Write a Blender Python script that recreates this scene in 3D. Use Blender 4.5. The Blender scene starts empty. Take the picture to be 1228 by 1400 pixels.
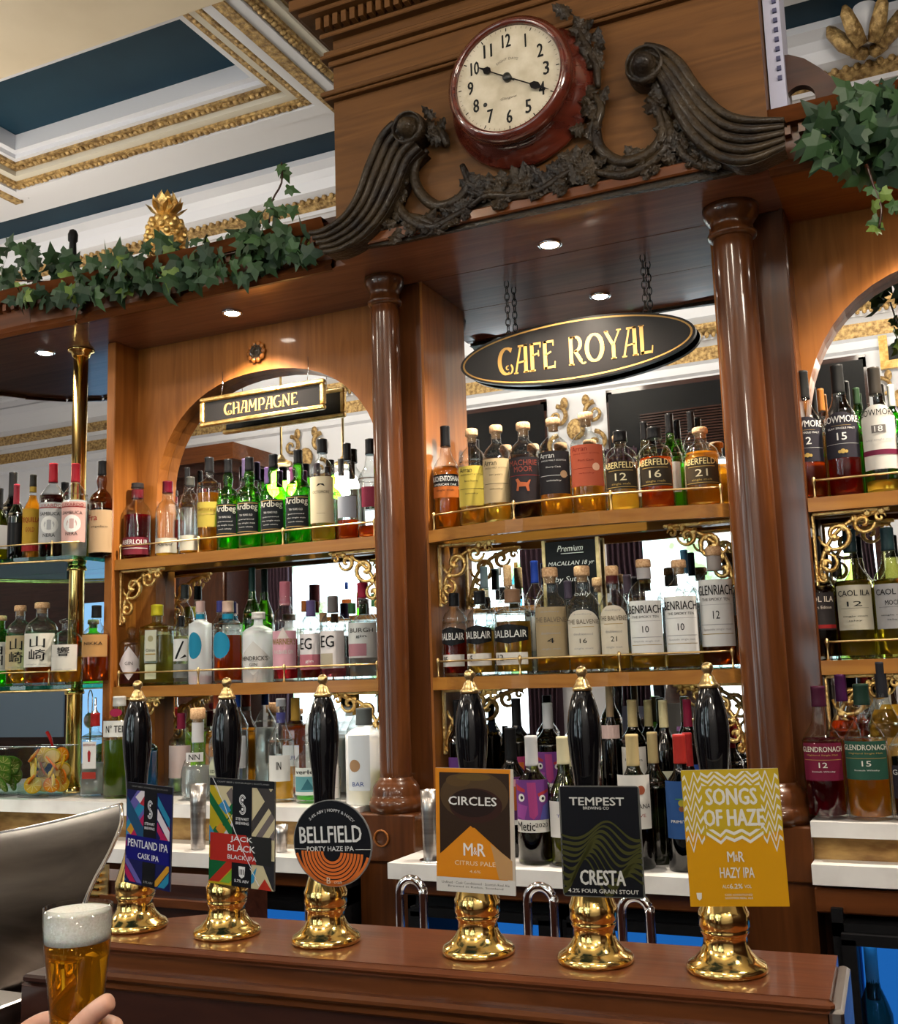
import bpy, math, random
from mathutils import Matrix, Vector, noise
from math import sin, cos, pi, radians as rad, sqrt
random.seed(7)
S = bpy.context.scene
COL = S.collection
# ------------------------------------------------------------------ camera
F, CX, CY = 1465.0, 614.0, 700.0
CAM = Vector((0, 0, 1.52))
def _n(v): return v.normalized()
_X = -_n(Vector((-3214, 320, 1464)))
_U = _n(Vector((-314, -9850, 1464)))
_Z = _n(_U - _U.dot(_X) * _X)
_Y = _Z.cross(_X)
W = Matrix((_X, _Y, _Z))                 # rows: world axes seen by the lens (right, down, forward)
cam = bpy.data.objects.new('camera', bpy.data.cameras.new('camera'))
COL.objects.link(cam); S.camera = cam
cam.data.sensor_fit = 'HORIZONTAL'; cam.data.sensor_width = 36; cam.data.lens = F / 1228 * 36
cam.data.clip_start = 0.02; cam.data.clip_end = 100
_R = Matrix((( W[0][0], -W[0][1], -W[0][2]), (W[1][0], -W[1][1], -W[1][2]), (W[2][0], -W[2][1], -W[2][2])))
cam.matrix_world = Matrix.Translation(CAM) @ _R.to_4x4()
def at(px, py, X=None, Y=None, Z=None):
    r = W @ Vector((px - CX, py - CY, F))
    t = (X - CAM.x) / r.x if X is not None else (Y - CAM.y) / r.y if Y is not None else (Z - CAM.z) / r.z
    return CAM + t * r
# ------------------------------------------------------------------ world, light, exposure
S.view_settings.view_transform = 'Standard'; S.view_settings.look = 'None'
S.view_settings.gamma = 1; S.view_settings.exposure = 0.72
S.view_settings.use_curve_mapping = False
cy = S.cycles
cy.max_bounces = 12; cy.diffuse_bounces = 3; cy.glossy_bounces = 6; cy.transmission_bounces = 8
cy.transparent_max_bounces = 28; cy.caustics_reflective = False; cy.caustics_refractive = False
cy.sample_clamp_indirect = 4; cy.blur_glossy = 0.3
wd = bpy.data.worlds.new('world'); S.world = wd; wd.use_nodes = True
wd.node_tree.nodes['Background'].inputs[0].default_value = (0.72, 0.85, 1.0, 1)
wd.node_tree.nodes['Background'].inputs[1].default_value = 1.0
def light(name, kind, loc, energy, color=(1, 1, 1), rot=(0, 0, 0), parent=None, **k):
    d = bpy.data.lights.new(name, kind); d.energy = energy; d.color = color
    for a, v in k.items(): setattr(d, a, v)
    o = bpy.data.objects.new(name, d); COL.objects.link(o); o.location = loc; o.rotation_euler = rot
    if parent: o.parent = parent; o.location = Vector(loc) - parent.location
    return o
GLOBES = ((-3.926, 0.16, 2.78), (-3.45, 0.16, 2.72), (0.7, -1.0, 3.05), (0.9, 1.35, 3.2), (-5.6, 1.5, 3.1), (2.2, -1.4, 3.0), (-4.6, 3.6, 3.1), (-2.58, -.9, 4.12), (-5.0, -.7, 4.12), (-.36, -.9, 4.12))  # first two show in the left arch; the rest are unseen fill lights, added
# ------------------------------------------------------------------ materials
MATS = {}
def nd(t, kind, **k):
    n = t.nodes.new(kind)
    for a, v in k.items(): setattr(n, a, v)
    return n
def pm(name, col, rough=0.5, metal=0, coat=0, spec=0.5, **inp):
    if name in MATS: return MATS[name]
    m = bpy.data.materials.new(name); m.use_nodes = True
    b = m.node_tree.nodes['Principled BSDF']
    b.inputs['Base Color'].default_value = (*col, 1); b.inputs['Roughness'].default_value = rough
    b.inputs['Metallic'].default_value = metal; b.inputs['Coat Weight'].default_value = coat
    b.inputs['Coat Roughness'].default_value = 0.08
    b.inputs['Specular IOR Level'].default_value = spec
    for a, v in inp.items(): b.inputs[a.replace('_', ' ')].default_value = v
    MATS[name] = m; return m
def mixnoise(m, c1, c2, scale=(4, 4, 4), detail=6, bump=0.0, lo=0.35, hi=0.65, bscale=None, dist=0.0):
    t = m.node_tree; L = t.links; b = t.nodes['Principled BSDF']
    tc = nd(t, 'ShaderNodeTexCoord'); mp = nd(t, 'ShaderNodeMapping'); mp.inputs['Scale'].default_value = scale
    nz = nd(t, 'ShaderNodeTexNoise'); nz.inputs['Scale'].default_value = 1; nz.inputs['Detail'].default_value = detail
    nz.inputs['Distortion'].default_value = dist
    cr = nd(t, 'ShaderNodeValToRGB'); e = cr.color_ramp.elements
    e[0].position = lo; e[0].color = (*c1, 1); e[1].position = hi; e[1].color = (*c2, 1)
    L.new(tc.outputs['Object'], mp.inputs['Vector']); L.new(mp.outputs[0], nz.inputs['Vector'])
    L.new(nz.outputs['Fac'], cr.inputs['Fac']); L.new(cr.outputs[0], b.inputs['Base Color'])
    if bump:
        bn = nd(t, 'ShaderNodeBump'); bn.inputs['Strength'].default_value = bump; bn.inputs['Distance'].default_value = 0.01
        src = nz
        if bscale:
            src = nd(t, 'ShaderNodeTexNoise'); src.inputs['Scale'].default_value = bscale; src.inputs['Detail'].default_value = 3
            L.new(tc.outputs['Object'], src.inputs['Vector'])
        L.new(src.outputs['Fac'], bn.inputs['Height']); L.new(bn.outputs[0], b.inputs['Normal'])
    return m
def wood(name, c1, c2, axis='x', rough=0.32, coat=0.55):
    if name in MATS: return MATS[name]
    sc = {'x': (2.2, 26, 26), 'z': (26, 26, 2.2), 'y': (26, 2.2, 26)}[axis]
    return mixnoise(pm(name, c1, rough + .08, coat=coat * .62, spec=0.18), c1, c2, sc, 8, 0.05, 0.3, 0.72, dist=1.6)
honey = wood('honey_veneer', (0.20, 0.060, 0.009), (0.31, 0.105, 0.018), 'x', 0.4, 0.3)
honeyz = wood('honey_veneer_upright', (0.21, 0.066, 0.010), (0.32, 0.112, 0.020), 'z', 0.4, 0.3)
mahog = wood('mahogany', (0.068, 0.019, 0.005), (0.125, 0.038, 0.010), 'x', 0.25, 0.8)
mahogz = wood('mahogany_upright', (0.052, 0.015, 0.004), (0.100, 0.031, 0.008), 'z', 0.22, 0.8)
soffm = wood('soffit_veneer', (0.17, 0.065, 0.036), (0.27, 0.115, 0.065), 'x', 0.2, 1.0)
fascm = wood('fascia_veneer', (0.078, 0.031, 0.008), (0.130, 0.054, 0.014), 'x', 0.5, 0.12)
shelfm = wood('shelf_edge_oak', (0.25, 0.095, 0.013), (0.35, 0.150, 0.024), 'x', 0.42, 0.25)
darkw = wood('dark_mahogany', (0.020, 0.006, 0.004), (0.045, 0.014, 0.008), 'x', 0.3, 0.6)
barm = wood('bar_top_mahogany', (0.085, 0.024, 0.009), (0.145, 0.044, 0.016), 'x', 0.2, 0.9)
carvem = mixnoise(pm('carved_dark_wood', (0.05, 0.03, 0.017), 0.45, coat=0.12, spec=0.2), (0.010, 0.006, 0.004), (0.032, 0.020, 0.009), (14, 14, 14), 5, 0.5, bscale=90)
clockm = mixnoise(pm('clock_red_mahogany', (0.12, 0.018, 0.01), 0.18, coat=1.0), (0.050, 0.008, 0.005), (0.110, 0.019, 0.009), (6, 6, 30), 5)
brass = pm('polished_brass', (0.86, 0.60, 0.20), 0.13, 1)
brass2 = mixnoise(pm('satin_brass', (0.62, 0.43, 0.18), 0.3, 1), (0.45, 0.31, 0.13), (0.72, 0.52, 0.24), (30, 30, 30), 4)
goldm = mixnoise(pm('gilt', (0.72, 0.47, 0.16), 0.28, 1), (0.52, 0.31, 0.09), (0.85, 0.6, 0.24), (30, 30, 30), 5, 0.4, bscale=160)
giltpl = mixnoise(pm('gilt_plaster', (0.45, 0.28, 0.08), 0.45, 0.35), (0.20, 0.11, 0.035), (0.62, 0.42, 0.17), (38, 38, 38), 5, 1.0, bscale=55)
steel = mixnoise(pm('brushed_steel', (0.6, 0.6, 0.62), 0.30, 1), (0.30, 0.27, 0.25), (0.48, 0.46, 0.45), (2, 2, 60), 4)
chrome = pm('chrome', (0.8, 0.82, 0.86), 0.07, 1)
marble = mixnoise(pm('white_marble', (0.7, 0.68, 0.66), 0.25, coat=0.3), (0.60, 0.575, 0.56), (0.76, 0.745, 0.73), (7, 7, 7), 8, lo=0.3, hi=0.6)
cream = mixnoise(pm('cream_paint', (0.70, 0.60, 0.44), 0.6), (0.62, 0.52, 0.37), (0.72, 0.62, 0.46), (1.4, 1.4, 1.4), 4)
white = pm('white_gloss_paint', (0.72, 0.73, 0.79), 0.4)
offwhite = pm('ivory_paint', (0.66, 0.62, 0.53), 0.5)
blue = mixnoise(pm('petrol_blue_paint', (0.03, 0.08, 0.12), 0.5, spec=0.12), (0.006, 0.026, 0.050), (0.011, 0.042, 0.072), (1.2, 1.2, 1.2), 4)
black = pm('black_gloss', (0.003, 0.003, 0.004), 0.08, spec=0.45)
blackm = pm('black_satin', (0.006, 0.006, 0.007), 0.45, spec=0.12)
tile = mixnoise(pm('bronze_tile', (0.3, 0.16, 0.05), 0.25, 0.4), (0.20, 0.10, 0.03), (0.42, 0.25, 0.08), (12, 12, 40), 5)
ivym = [pm('ivy_green_%s' % 'abcd'[i], c, 0.5, spec=0.3) for i, c in enumerate(((0.020, 0.050, 0.017), (0.032, 0.075, 0.022), (0.012, 0.032, 0.013), (0.11, 0.17, 0.03)))]
cork = mixnoise(pm('cork', (0.5, 0.3, 0.15), 0.8), (0.38, 0.2, 0.09), (0.62, 0.4, 0.22), (200, 200, 200), 3)
skin = mixnoise(pm('skin', (0.6, 0.32, 0.22), 0.45, Subsurface_Weight=0.15), (0.52, 0.255, 0.17), (0.64, 0.36, 0.26), (40, 40, 40), 4)
def emis(name, col, st):
    if name in MATS: return MATS[name]
    m = pm(name, (0, 0, 0), 0.5); b = m.node_tree.nodes['Principled BSDF']
    b.inputs['Emission Color'].default_value = (*col, 1); b.inputs['Emission Strength'].default_value = st
    return m
mirm = pm('mirror_silvering', (0.86, 0.88, 0.88), 0.0, 1)
def glass(name, tint=(0.93, 0.96, 0.95), refl=1.0, frost=0.0):
    """thin glass: tinted see-through wall with a fresnel reflection"""
    if name in MATS: return MATS[name]
    m = bpy.data.materials.new(name); m.use_nodes = True; t = m.node_tree; t.nodes.clear(); L = t.links
    out = nd(t, 'ShaderNodeOutputMaterial'); mx = nd(t, 'ShaderNodeMixShader'); tr = nd(t, 'ShaderNodeBsdfTransparent')
    gl = nd(t, 'ShaderNodeBsdfGlossy'); gl.inputs['Roughness'].default_value = 0.03
    lw = nd(t, 'ShaderNodeLayerWeight'); lw.inputs['Blend'].default_value = 0.5
    pw = nd(t, 'ShaderNodeMath', operation='POWER'); pw.inputs[1].default_value = 3.2; L.new(lw.outputs['Facing'], pw.inputs[0])
    mt = nd(t, 'ShaderNodeMath', operation='MULTIPLY_ADD'); mt.inputs[1].default_value = 0.85 * refl; mt.inputs[2].default_value = 0.045 * refl
    p2 = nd(t, 'ShaderNodeMath', operation='POWER'); p2.inputs[1].default_value = 2.0; L.new(lw.outputs['Facing'], p2.inputs[0])
    mc = nd(t, 'ShaderNodeMixRGB')                       # glass seen edge-on is thicker and darker
    mc.inputs[1].default_value = (*tint, 1); mc.inputs[2].default_value = (*[c ** 2.4 * 0.80 for c in tint], 1)
    L.new(p2.outputs[0], mc.inputs[0]); L.new(mc.outputs[0], tr.inputs['Color'])
    L.new(pw.outputs[0], mt.inputs[0]); L.new(mt.outputs[0], mx.inputs[0])
    L.new(tr.outputs[0], mx.inputs[1]); L.new(gl.outputs[0], mx.inputs[2])
    res = mx
    if frost:
        df = nd(t, 'ShaderNodeBsdfDiffuse'); df.inputs[0].default_value = (0.85, 0.86, 0.88, 1)
        tl = nd(t, 'ShaderNodeBsdfTranslucent'); tl.inputs[0].default_value = (0.85, 0.86, 0.88, 1)
        a = nd(t, 'ShaderNodeAddShader'); L.new(df.outputs[0], a.inputs[0]); L.new(tl.outputs[0], a.inputs[1])
        m2 = nd(t, 'ShaderNodeMixShader'); m2.inputs[0].default_value = frost
        L.new(mx.outputs[0], m2.inputs[1]); L.new(a.outputs[0], m2.inputs[2]); res = m2
    L.new(res.outputs[0], out.inputs[0]); MATS[name] = m; return m
def liquid(name, col, body=0.42):
    if name in MATS: return MATS[name]
    m = bpy.data.materials.new(name); m.use_nodes = True; t = m.node_tree; t.nodes.clear()
    out = nd(t, 'ShaderNodeOutputMaterial'); g = nd(t, 'ShaderNodeBsdfGlass'); g.inputs['IOR'].default_value = 1.33
    g.inputs['Color'].default_value = (*col, 1); g.inputs['Roughness'].default_value = 0.0
    tl = nd(t, 'ShaderNodeBsdfTranslucent'); tl.inputs['Color'].default_value = (*[c ** 1.15 for c in col], 1)
    mx = nd(t, 'ShaderNodeMixShader'); mx.inputs[0].default_value = body
    t.links.new(g.outputs[0], mx.inputs[1]); t.links.new(tl.outputs[0], mx.inputs[2])
    t.links.new(mx.outputs[0], out.inputs[0]); MATS[name] = m; return m
GC = {'clear': (0.965, 0.985, 0.98), 'green': (0.34, 0.88, 0.12), 'olive': (0.42, 0.50, 0.10), 'dark': (0.10, 0.13, 0.05), 'brown': (0.50, 0.22, 0.05),
      'black': (0.03, 0.03, 0.035), 'blue': (0.35, 0.72, 0.88), 'pale': (0.90, 0.93, 0.62), 'teal': (0.10, 0.34, 0.26)}
LC = {'amber': (1.0, 0.62, 0.12), 'gold': (1.0, 0.74, 0.22), 'deep': (0.85, 0.27, 0.04), 'red': (0.72, 0.07, 0.05), 'ruby': (0.45, 0.015, 0.05), 'water': (0.95, 0.97, 0.97),
      'orange': (1.0, 0.30, 0.03), 'pink': (1.0, 0.42, 0.50), 'rose': (1.0, 0.10, 0.18), 'sky': (0.10, 0.62, 0.80), 'green': (0.30, 0.92, 0.12), 'yellow': (1.0, 0.85, 0.25),
      'wine': (0.12, 0.01, 0.02), 'dark': (0.10, 0.03, 0.01), 'lemon': (0.93, 0.90, 0.45), 'lime': (0.55, 0.75, 0.12)}
def paint(c, rough=0.45):
    c = tuple(v * (.45 if max(c) <= .1 else .50 if min(c) < .12 else .60 if min(c) < .3 else .74) for v in c)
    return pm('paint_%02x%02x%02x' % tuple(int(max(0, min(1, v)) * 255) for v in c), c, rough, spec=0.09)
# ------------------------------------------------------------------ mesh helpers (all vertices in world coordinates)
class MB:
    def __init__(s): s.v = []; s.f = []; s.m = []; s.mats = []; s.sm = []
    def mi(s, mat):
        if mat not in s.mats: s.mats.append(mat)
        return s.mats.index(mat)
    def add(s, vs, fs, mat=None, smooth=False, M=None):
        o = len(s.v); i = s.mi(mat)
        s.v += [tuple(M @ Vector(v)) if M else tuple(v) for v in vs]
        for f in fs: s.f.append([a + o for a in f]); s.m.append(i); s.sm.append(smooth)
        return s
    def box(s, a, b, mat=None, M=None, bev=0.0):
        x0, y0, z0 = a; x1, y1, z1 = b
        if x0 > x1: x0, x1 = x1, x0
        if y0 > y1: y0, y1 = y1, y0
        if z0 > z1: z0, z1 = z1, z0
        if bev:
            e = min(bev, (x1 - x0) / 2.1, (y1 - y0) / 2.1, (z1 - z0) / 2.1)
            vs = []
            for (zz, i) in ((z0, e), (z0 + e, 0), (z1 - e, 0), (z1, e)):
                for (px, py, dx, dy) in ((x0, y0, 1, 1), (x1, y0, -1, 1), (x1, y1, -1, -1), (x0, y1, 1, -1)):
                    q = ((px + dx * (e + i), py + dy * i), (px + dx * i, py + dy * (e + i)))
                    if dx * dy < 0: q = q[::-1]
                    if (dx, dy) in ((1, 1), (-1, -1)): q = q[::-1]
                    else: q = q[::-1]
                    vs += [(q[0][0], q[0][1], zz), (q[1][0], q[1][1], zz)]
            fs = [list(range(7, -1, -1)), list(range(24, 32))]
            for k in range(3):
                for j in range(8): fs.append([k * 8 + j, k * 8 + (j + 1) % 8, k * 8 + 8 + (j + 1) % 8, k * 8 + 8 + j])
            return s.add(vs, fs, mat, False, M)
        vs = [(x0, y0, z0), (x1, y0, z0), (x1, y1, z0), (x0, y1, z0), (x0, y0, z1), (x1, y0, z1), (x1, y1, z1), (x0, y1, z1)]
        return s.add(vs, [(3, 2, 1, 0), (4, 5, 6, 7), (0, 1, 5, 4), (1, 2, 6, 5), (2, 3, 7, 6), (3, 0, 4, 7)], mat, False, M)
    def lathe(s, prof, c=(0, 0, 0), n=24, mat=None, M=None, sq=0, dp=1.0, cap=True, smooth=True):
        vs = []; rm = max(p[0] for p in prof)
        for r, z in prof:
            for k in range(n):
                a = 2 * pi * (k + 0.5) / n
                q = 1.0; d = dp
                if sq:
                    t = max(0, min(1, (r / rm - 0.55) / 0.4)); ex = 2 + t * sq
                    q = 1 / (abs(cos(a)) ** ex + abs(sin(a)) ** ex) ** (1 / ex)
                if dp != 1: d = 1 + (dp - 1) * max(0, min(1, (r / rm - 0.4) / 0.5))
                vs.append((c[0] + r * q * cos(a), c[1] + r * q * sin(a) * d, c[2] + z))
        fs = []
        for j in range(len(prof) - 1):
            for k in range(n): fs.append((j * n + k, j * n + (k + 1) % n, (j + 1) * n + (k + 1) % n, (j + 1) * n + k))
        s.add(vs, fs, mat, smooth, M)
        if cap:
            o = len(s.v) - len(vs); i = s.mi(mat)
            for q in ([o + k for k in range(n)][::-1], [o + (len(prof) - 1) * n + k for k in range(n)]):
                s.f.append(q); s.m.append(i); s.sm.append(False)
        return s
    def prism(s, poly, d0, d1, axis='y', mat=None, M=None, smooth=False):
        """polygon in (x,z) extruded along y, or (x,y) along z, or (y,z) along x"""
        mk = {'y': lambda p, d: (p[0], d, p[1]), 'z': lambda p, d: (p[0], p[1], d), 'x': lambda p, d: (d, p[0], p[1])}[axis]
        n = len(poly)
        vs = [mk(p, d0) for p in poly] + [mk(p, d1) for p in poly]
        s.add(vs, [list(range(n))[::-1], [n + k for k in range(n)]], mat, False, M)
        o = len(s.v) - 2 * n; i = s.mi(mat)
        for k in range(n): s.f.append([o + k, o + (k + 1) % n, o + n + (k + 1) % n, o + n + k]); s.m.append(i); s.sm.append(smooth)
        return s
    def tube(s, pts, r, n=8, mat=None, M=None, closed=False, cap=True):
        pts = [Vector(p) for p in pts]; N = len(pts); rr = r if isinstance(r, (list, tuple)) else [r] * N
        vs = []; up = Vector((0.0, 0.0, 1.0)); prev = None
        for i, p in enumerate(pts):
            t = (pts[(i + 1) % N] - pts[i - 1]) if closed else (pts[min(i + 1, N - 1)] - pts[max(i - 1, 0)])
            if t.length < 1e-9: t = Vector((0, 0, 1))
            t.normalize()
            if prev is None: a = t.cross(up) if abs(t.z) < 0.95 else t.cross(Vector((1, 0, 0)))
            else: a = prev - t * prev.dot(t)
            a.normalize(); prev = a; b = t.cross(a)
            for k in range(n):
                w = 2 * pi * k / n; vs.append(p + a * cos(w) * rr[i] + b * sin(w) * rr[i])
        fs = []
        for j in range(N if closed else N - 1):
            q = (j + 1) % N
            for k in range(n): fs.append((j * n + k, j * n + (k + 1) % n, q * n + (k + 1) % n, q * n + k))
        if cap and not closed: fs += [tuple(range(n))[::-1], tuple((N - 1) * n + k for k in range(n))]
        return s.add(vs, fs, mat, True, M)
    def grid(s, fn, nu, nv, mat=None, M=None, smooth=True, closed=False):
        vs = [fn(i / nu, j / nv) for j in range(nv + 1) for i in range(nu + 1)]
        fs = [(j * (nu + 1) + i, j * (nu + 1) + i + 1, (j + 1) * (nu + 1) + i + 1, (j + 1) * (nu + 1) + i) for j in range(nv) for i in range(nu)]
        return s.add(vs, fs, mat, smooth, M)
    def ball(s, c, r, n=12, mat=None, M=None, sc=(1, 1, 1)):
        pr = [(max(1e-4, r * sin(pi * k / (n // 2 + 1))), 0 - r * cos(pi * k / (n // 2 + 1))) for k in range(n // 2 + 2)]
        vs = []
        for rr, z in pr:
            for k in range(n): vs.append((c[0] + rr * cos(2 * pi * k / n) * sc[0], c[1] + rr * sin(2 * pi * k / n) * sc[1], c[2] + z * sc[2]))
        fs = [(j * n + k, j * n + (k + 1) % n, (j + 1) * n + (k + 1) % n, (j + 1) * n + k) for j in range(len(pr) - 1) for k in range(n)]
        return s.add(vs, fs, mat, True, M)
    def ring(s, x0, x1, y0, y1, w, z0, z1, mat=None):
        s.box((x0, y0, z0), (x1, y0 + w, z1), mat); s.box((x0, y1 - w, z0), (x1, y1, z1), mat)
        s.box((x0, y0 + w, z0), (x0 + w, y1 - w, z1), mat); s.box((x1 - w, y0 + w, z0), (x1, y1 - w, z1), mat); return s
def PMW(o):
    m = Matrix.Identity(4)
    while o: m = o.matrix_basis @ m; o = o.parent
    return m
def part(name, mb, mat=None, parent=None, **props):
    me = bpy.data.meshes.new(name)
    inv = PMW(parent).inverted() if parent else Matrix.Identity(4)
    me.from_pydata([tuple(inv @ Vector(v)) for v in mb.v], [], mb.f)
    mats = [m or mat for m in mb.mats]
    for m in mats: me.materials.append(m)
    me.polygons.foreach_set('material_index', mb.m); me.polygons.foreach_set('use_smooth', mb.sm)
    me.update()
    o = bpy.data.objects.new(name, me); COL.objects.link(o); o.parent = parent
    for k, v in props.items(): o[k] = v
    return o
def tag(o, label, cat, group=None, kind=None):
    o['label'] = label; o['category'] = cat
    if group: o['group'] = group
    if kind: o['kind'] = kind
    return o
def thing(name, label, cat, loc=(0, 0, 0), rz=0, group=None):
    o = bpy.data.objects.new(name, None); COL.objects.link(o); o.location = loc; o.rotation_euler = (0, 0, rz)
    o.empty_display_size = 0.02
    return tag(o, label, cat, group)
def struct(name, mb, mat, parent=None):
    o = part(name, mb, mat, parent)
    if not parent: o['kind'] = 'structure'
    return o
def copytree(o, parent=None):
    c = o.copy(); COL.objects.link(c)
    if parent: c.parent = parent
    for ch in list(o.children): copytree(ch, c)
    return c
# ------------------------------------------------------------------ flat print: text and cut-out shapes
_TX = {}
def textmesh(s, bold=0.0):
    k = (s, bold)
    if k in _TX: return _TX[k]
    cu = bpy.data.curves.new('lettering', 'FONT'); cu.body = s; cu.resolution_u = 2; cu.offset = bold; cu.size = 1
    o = bpy.data.objects.new('lettering_source', cu); COL.objects.link(o)
    dg = bpy.context.evaluated_depsgraph_get(); dg.update()
    me = bpy.data.meshes.new_from_object(o.evaluated_get(dg))
    vs = [v.co.copy() for v in me.vertices]; fs = [list(p.vertices) for p in me.polygons]
    bpy.data.objects.remove(o); bpy.data.curves.remove(cu); bpy.data.meshes.remove(me)
    if vs:
        x0 = min(v.x for v in vs); x1 = max(v.x for v in vs); y0 = min(v.y for v in vs); y1 = max(v.y for v in vs)
        vs = [((v.x - x0) / (x1 - x0 or 1) - 0.5, (v.y - y0) / (y1 - y0 or 1) - 0.5) for v in vs]
        asp = (x1 - x0) / (y1 - y0 or 1)
    else: asp = 1
    _TX[k] = (vs, fs, asp); return _TX[k]
def put_text(mb, s, cx, cy, h, to3d, mat, w=None, bold=0.0, rot=0.0, arc=0.0, shear=0.0):
    if bold > .005:                          # heavy lettering: the outline laid down several times, a hair apart
        e = h * bold * .55
        def lift(q):
            def g(u, v):
                p = Vector(to3d(u, v)); a = Vector(to3d(u + .0005, v)) - p; b = Vector(to3d(u, v + .0005)) - p
                return p + a.cross(b).normalized() * q
            return g
        for q, (ox, oy) in enumerate(((-e, 0), (e, 0), (0, e * .6), (0, -e * .6))): put_text(mb, s, cx + ox, cy + oy, h - e, lift(.00008 * q), mat, (w - 2 * e) if w else None, 0, rot, arc, shear)
        return
    vs, fs, asp = textmesh(s, bold)
    ww = w or h * asp * 0.9
    out = []
    for x, y in vs:
        X = x * ww + y * h * shear; Y = y * h
        if arc:
            a = X / arc; X, Y = (arc + Y) * sin(a), (arc + Y) * cos(a) - arc
        X, Y = X * cos(rot) - Y * sin(rot), X * sin(rot) + Y * cos(rot)
        out.append(to3d(cx + X, cy + Y))
    mb.add(out, fs, mat)
GL = {  # stroke letters of the hand-painted signs: lines (x0,y0,x1,y1,w) and arcs (cx,cy,rx,ry,a0,a1,w)
 'C': (0.72, [('a', .40, .5, .34, .46, 55, 290, .15), ('a', .50, .20, .16, .17, 250, 420, .07), ('a', .44, .26, .07, .07, 60, 300, .05), ('l', .58, .80, .64, .96, .06)]),
 'A': (0.70, [('l', .08, .0, .34, .97, .08), ('l', .56, .0, .56, 1.0, .16), ('l', .22, .97, .64, .97, .07), ('l', .18, .38, .56, .42, .06), ('l', 0, .02, .2, .02, .05), ('l', .44, .02, .70, .02, .05)]),
 'F': (0.60, [('l', .16, .0, .16, 1.0, .16), ('l', .10, .96, .56, .96, .08), ('l', .16, .55, .46, .62, .06), ('l', .54, .80, .56, 1.0, .05), ('l', .46, .5, .46, .72, .05), ('l', .04, .02, .30, .02, .05)]),
 'E': (0.62, [('l', .16, .0, .16, 1.0, .16), ('l', .10, .96, .54, .96, .08), ('l', .16, .50, .44, .60, .06), ('l', .10, .04, .58, .06, .08), ('l', .54, .80, .54, 1.0, .05), ('l', .58, .0, .60, .24, .05)]),
 'R': (0.78, [('l', .16, .0, .16, 1.0, .16), ('a', .34, .72, .24, .25, -95, 110, .13), ('l', .10, .96, .36, .97, .07), ('l', .34, .48, .60, .10, .14), ('a', .70, .14, .11, .14, 190, 320, .07), ('l', .04, .02, .28, .02, .05)]),
 'O': (0.86, [('a', .42, .5, .34, .46, 0, 360, .15)]),
 'Y': (0.74, [('l', .06, 1.0, .36, .50, .13), ('l', .66, .98, .40, .50, .06), ('l', .38, .0, .38, .52, .15), ('l', 0, .98, .18, .98, .05), ('l', .54, .98, .74, .98, .05), ('l', .26, .02, .50, .02, .05)]),
 'L': (0.62, [('l', .16, .0, .16, 1.0, .16), ('l', .10, .05, .56, .05, .09), ('l', .56, .0, .60, .26, .05), ('l', .04, .98, .28, .98, .05)]),
 'H': (0.72, [('l', .14, .0, .14, 1.0, .13), ('l', .58, .0, .58, .86, .13), ('l', .14, .45, .58, .55, .07), ('l', .40, .98, .64, .88, .07), ('l', .04, .02, .24, .02, .05), ('l', .48, .02, .68, .02, .05)]),
 'M': (0.86, [('l', .12, .0, .14, .98, .06), ('l', .70, .0, .70, 1.0, .14), ('l', .16, .98, .40, .30, .14), ('l', .66, .98, .42, .30, .06), ('l', .02, .02, .22, .02, .05), ('l', .60, .02, .82, .02, .05)]),
 'P': (0.66, [('l', .16, .0, .16, 1.0, .14), ('a', .34, .70, .24, .27, -100, 110, .12), ('l', .10, .97, .36, .98, .06), ('l', .04, .02, .28, .02, .05)]),
 'G': (0.76, [('a', .40, .5, .33, .46, 60, 330, .13), ('l', .66, .10, .66, .48, .12), ('l', .48, .46, .76, .46, .06)]),
 'N': (0.74, [('l', .12, .0, .12, .98, .07), ('l', .60, .0, .60, 1.0, .07), ('l', .12, .96, .60, .06, .14), ('l', .02, .02, .22, .02, .05), ('l', .50, .98, .70, .98, .05)]),
 ' ': (0.55, [])}
def stroke_word(mb, s, cx, cy, h, w, to3d, mat):
    tot = sum(GL[c][0] for c in s); k = w / tot; x = cx - w / 2
    for c in s:
        adv, st = GL[c]
        for q in st:
            if q[0] == 'l':
                x0, y0, x1, y1, t = q[1:]; pts = [(x0, y0), (x1, y1)]
            else:
                a, b, rx, ry, a0, a1, t = q[1:]
                pts = [(a + rx * cos(rad(a0 + (a1 - a0) * i / 22)), b + ry * sin(rad(a0 + (a1 - a0) * i / 22))) for i in range(23)]
            vs = []
            for i, p in enumerate(pts):
                a = pts[max(i - 1, 0)]; b = pts[min(i + 1, len(pts) - 1)]
                dx, dy = b[0] - a[0], b[1] - a[1]; L = sqrt(dx * dx + dy * dy) or 1
                tt = t * (1.0 if q[0] == 'l' else 0.45 + 0.75 * abs(dy) / L)
                for sg in (-1, 1):
                    vs.append(to3d(x + k * (p[0] - sg * dy / L * tt / 2), cy - h / 2 + h * (p[1] + sg * dx / L * tt / 2)))
            mb.add(vs, [(2 * i, 2 * i + 1, 2 * i + 3, 2 * i + 2) for i in range(len(pts) - 1)], mat)
        x += adv * k
def clipx(poly, lo, hi, ax):
    for side in (0, 1):
        out = []; n = len(poly)
        ins = (lambda p: p[ax] >= lo) if side == 0 else (lambda p: p[ax] <= hi); lim = lo if side == 0 else hi
        for i in range(n):
            a, b = poly[i], poly[(i + 1) % n]
            if ins(a): out.append(a)
            if ins(a) != ins(b):
                t = (lim - a[ax]) / (b[ax] - a[ax]); out.append((a[0] + t * (b[0] - a[0]), a[1] + t * (b[1] - a[1])))
        poly = out
        if len(poly) < 3: return []
    return poly
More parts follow.
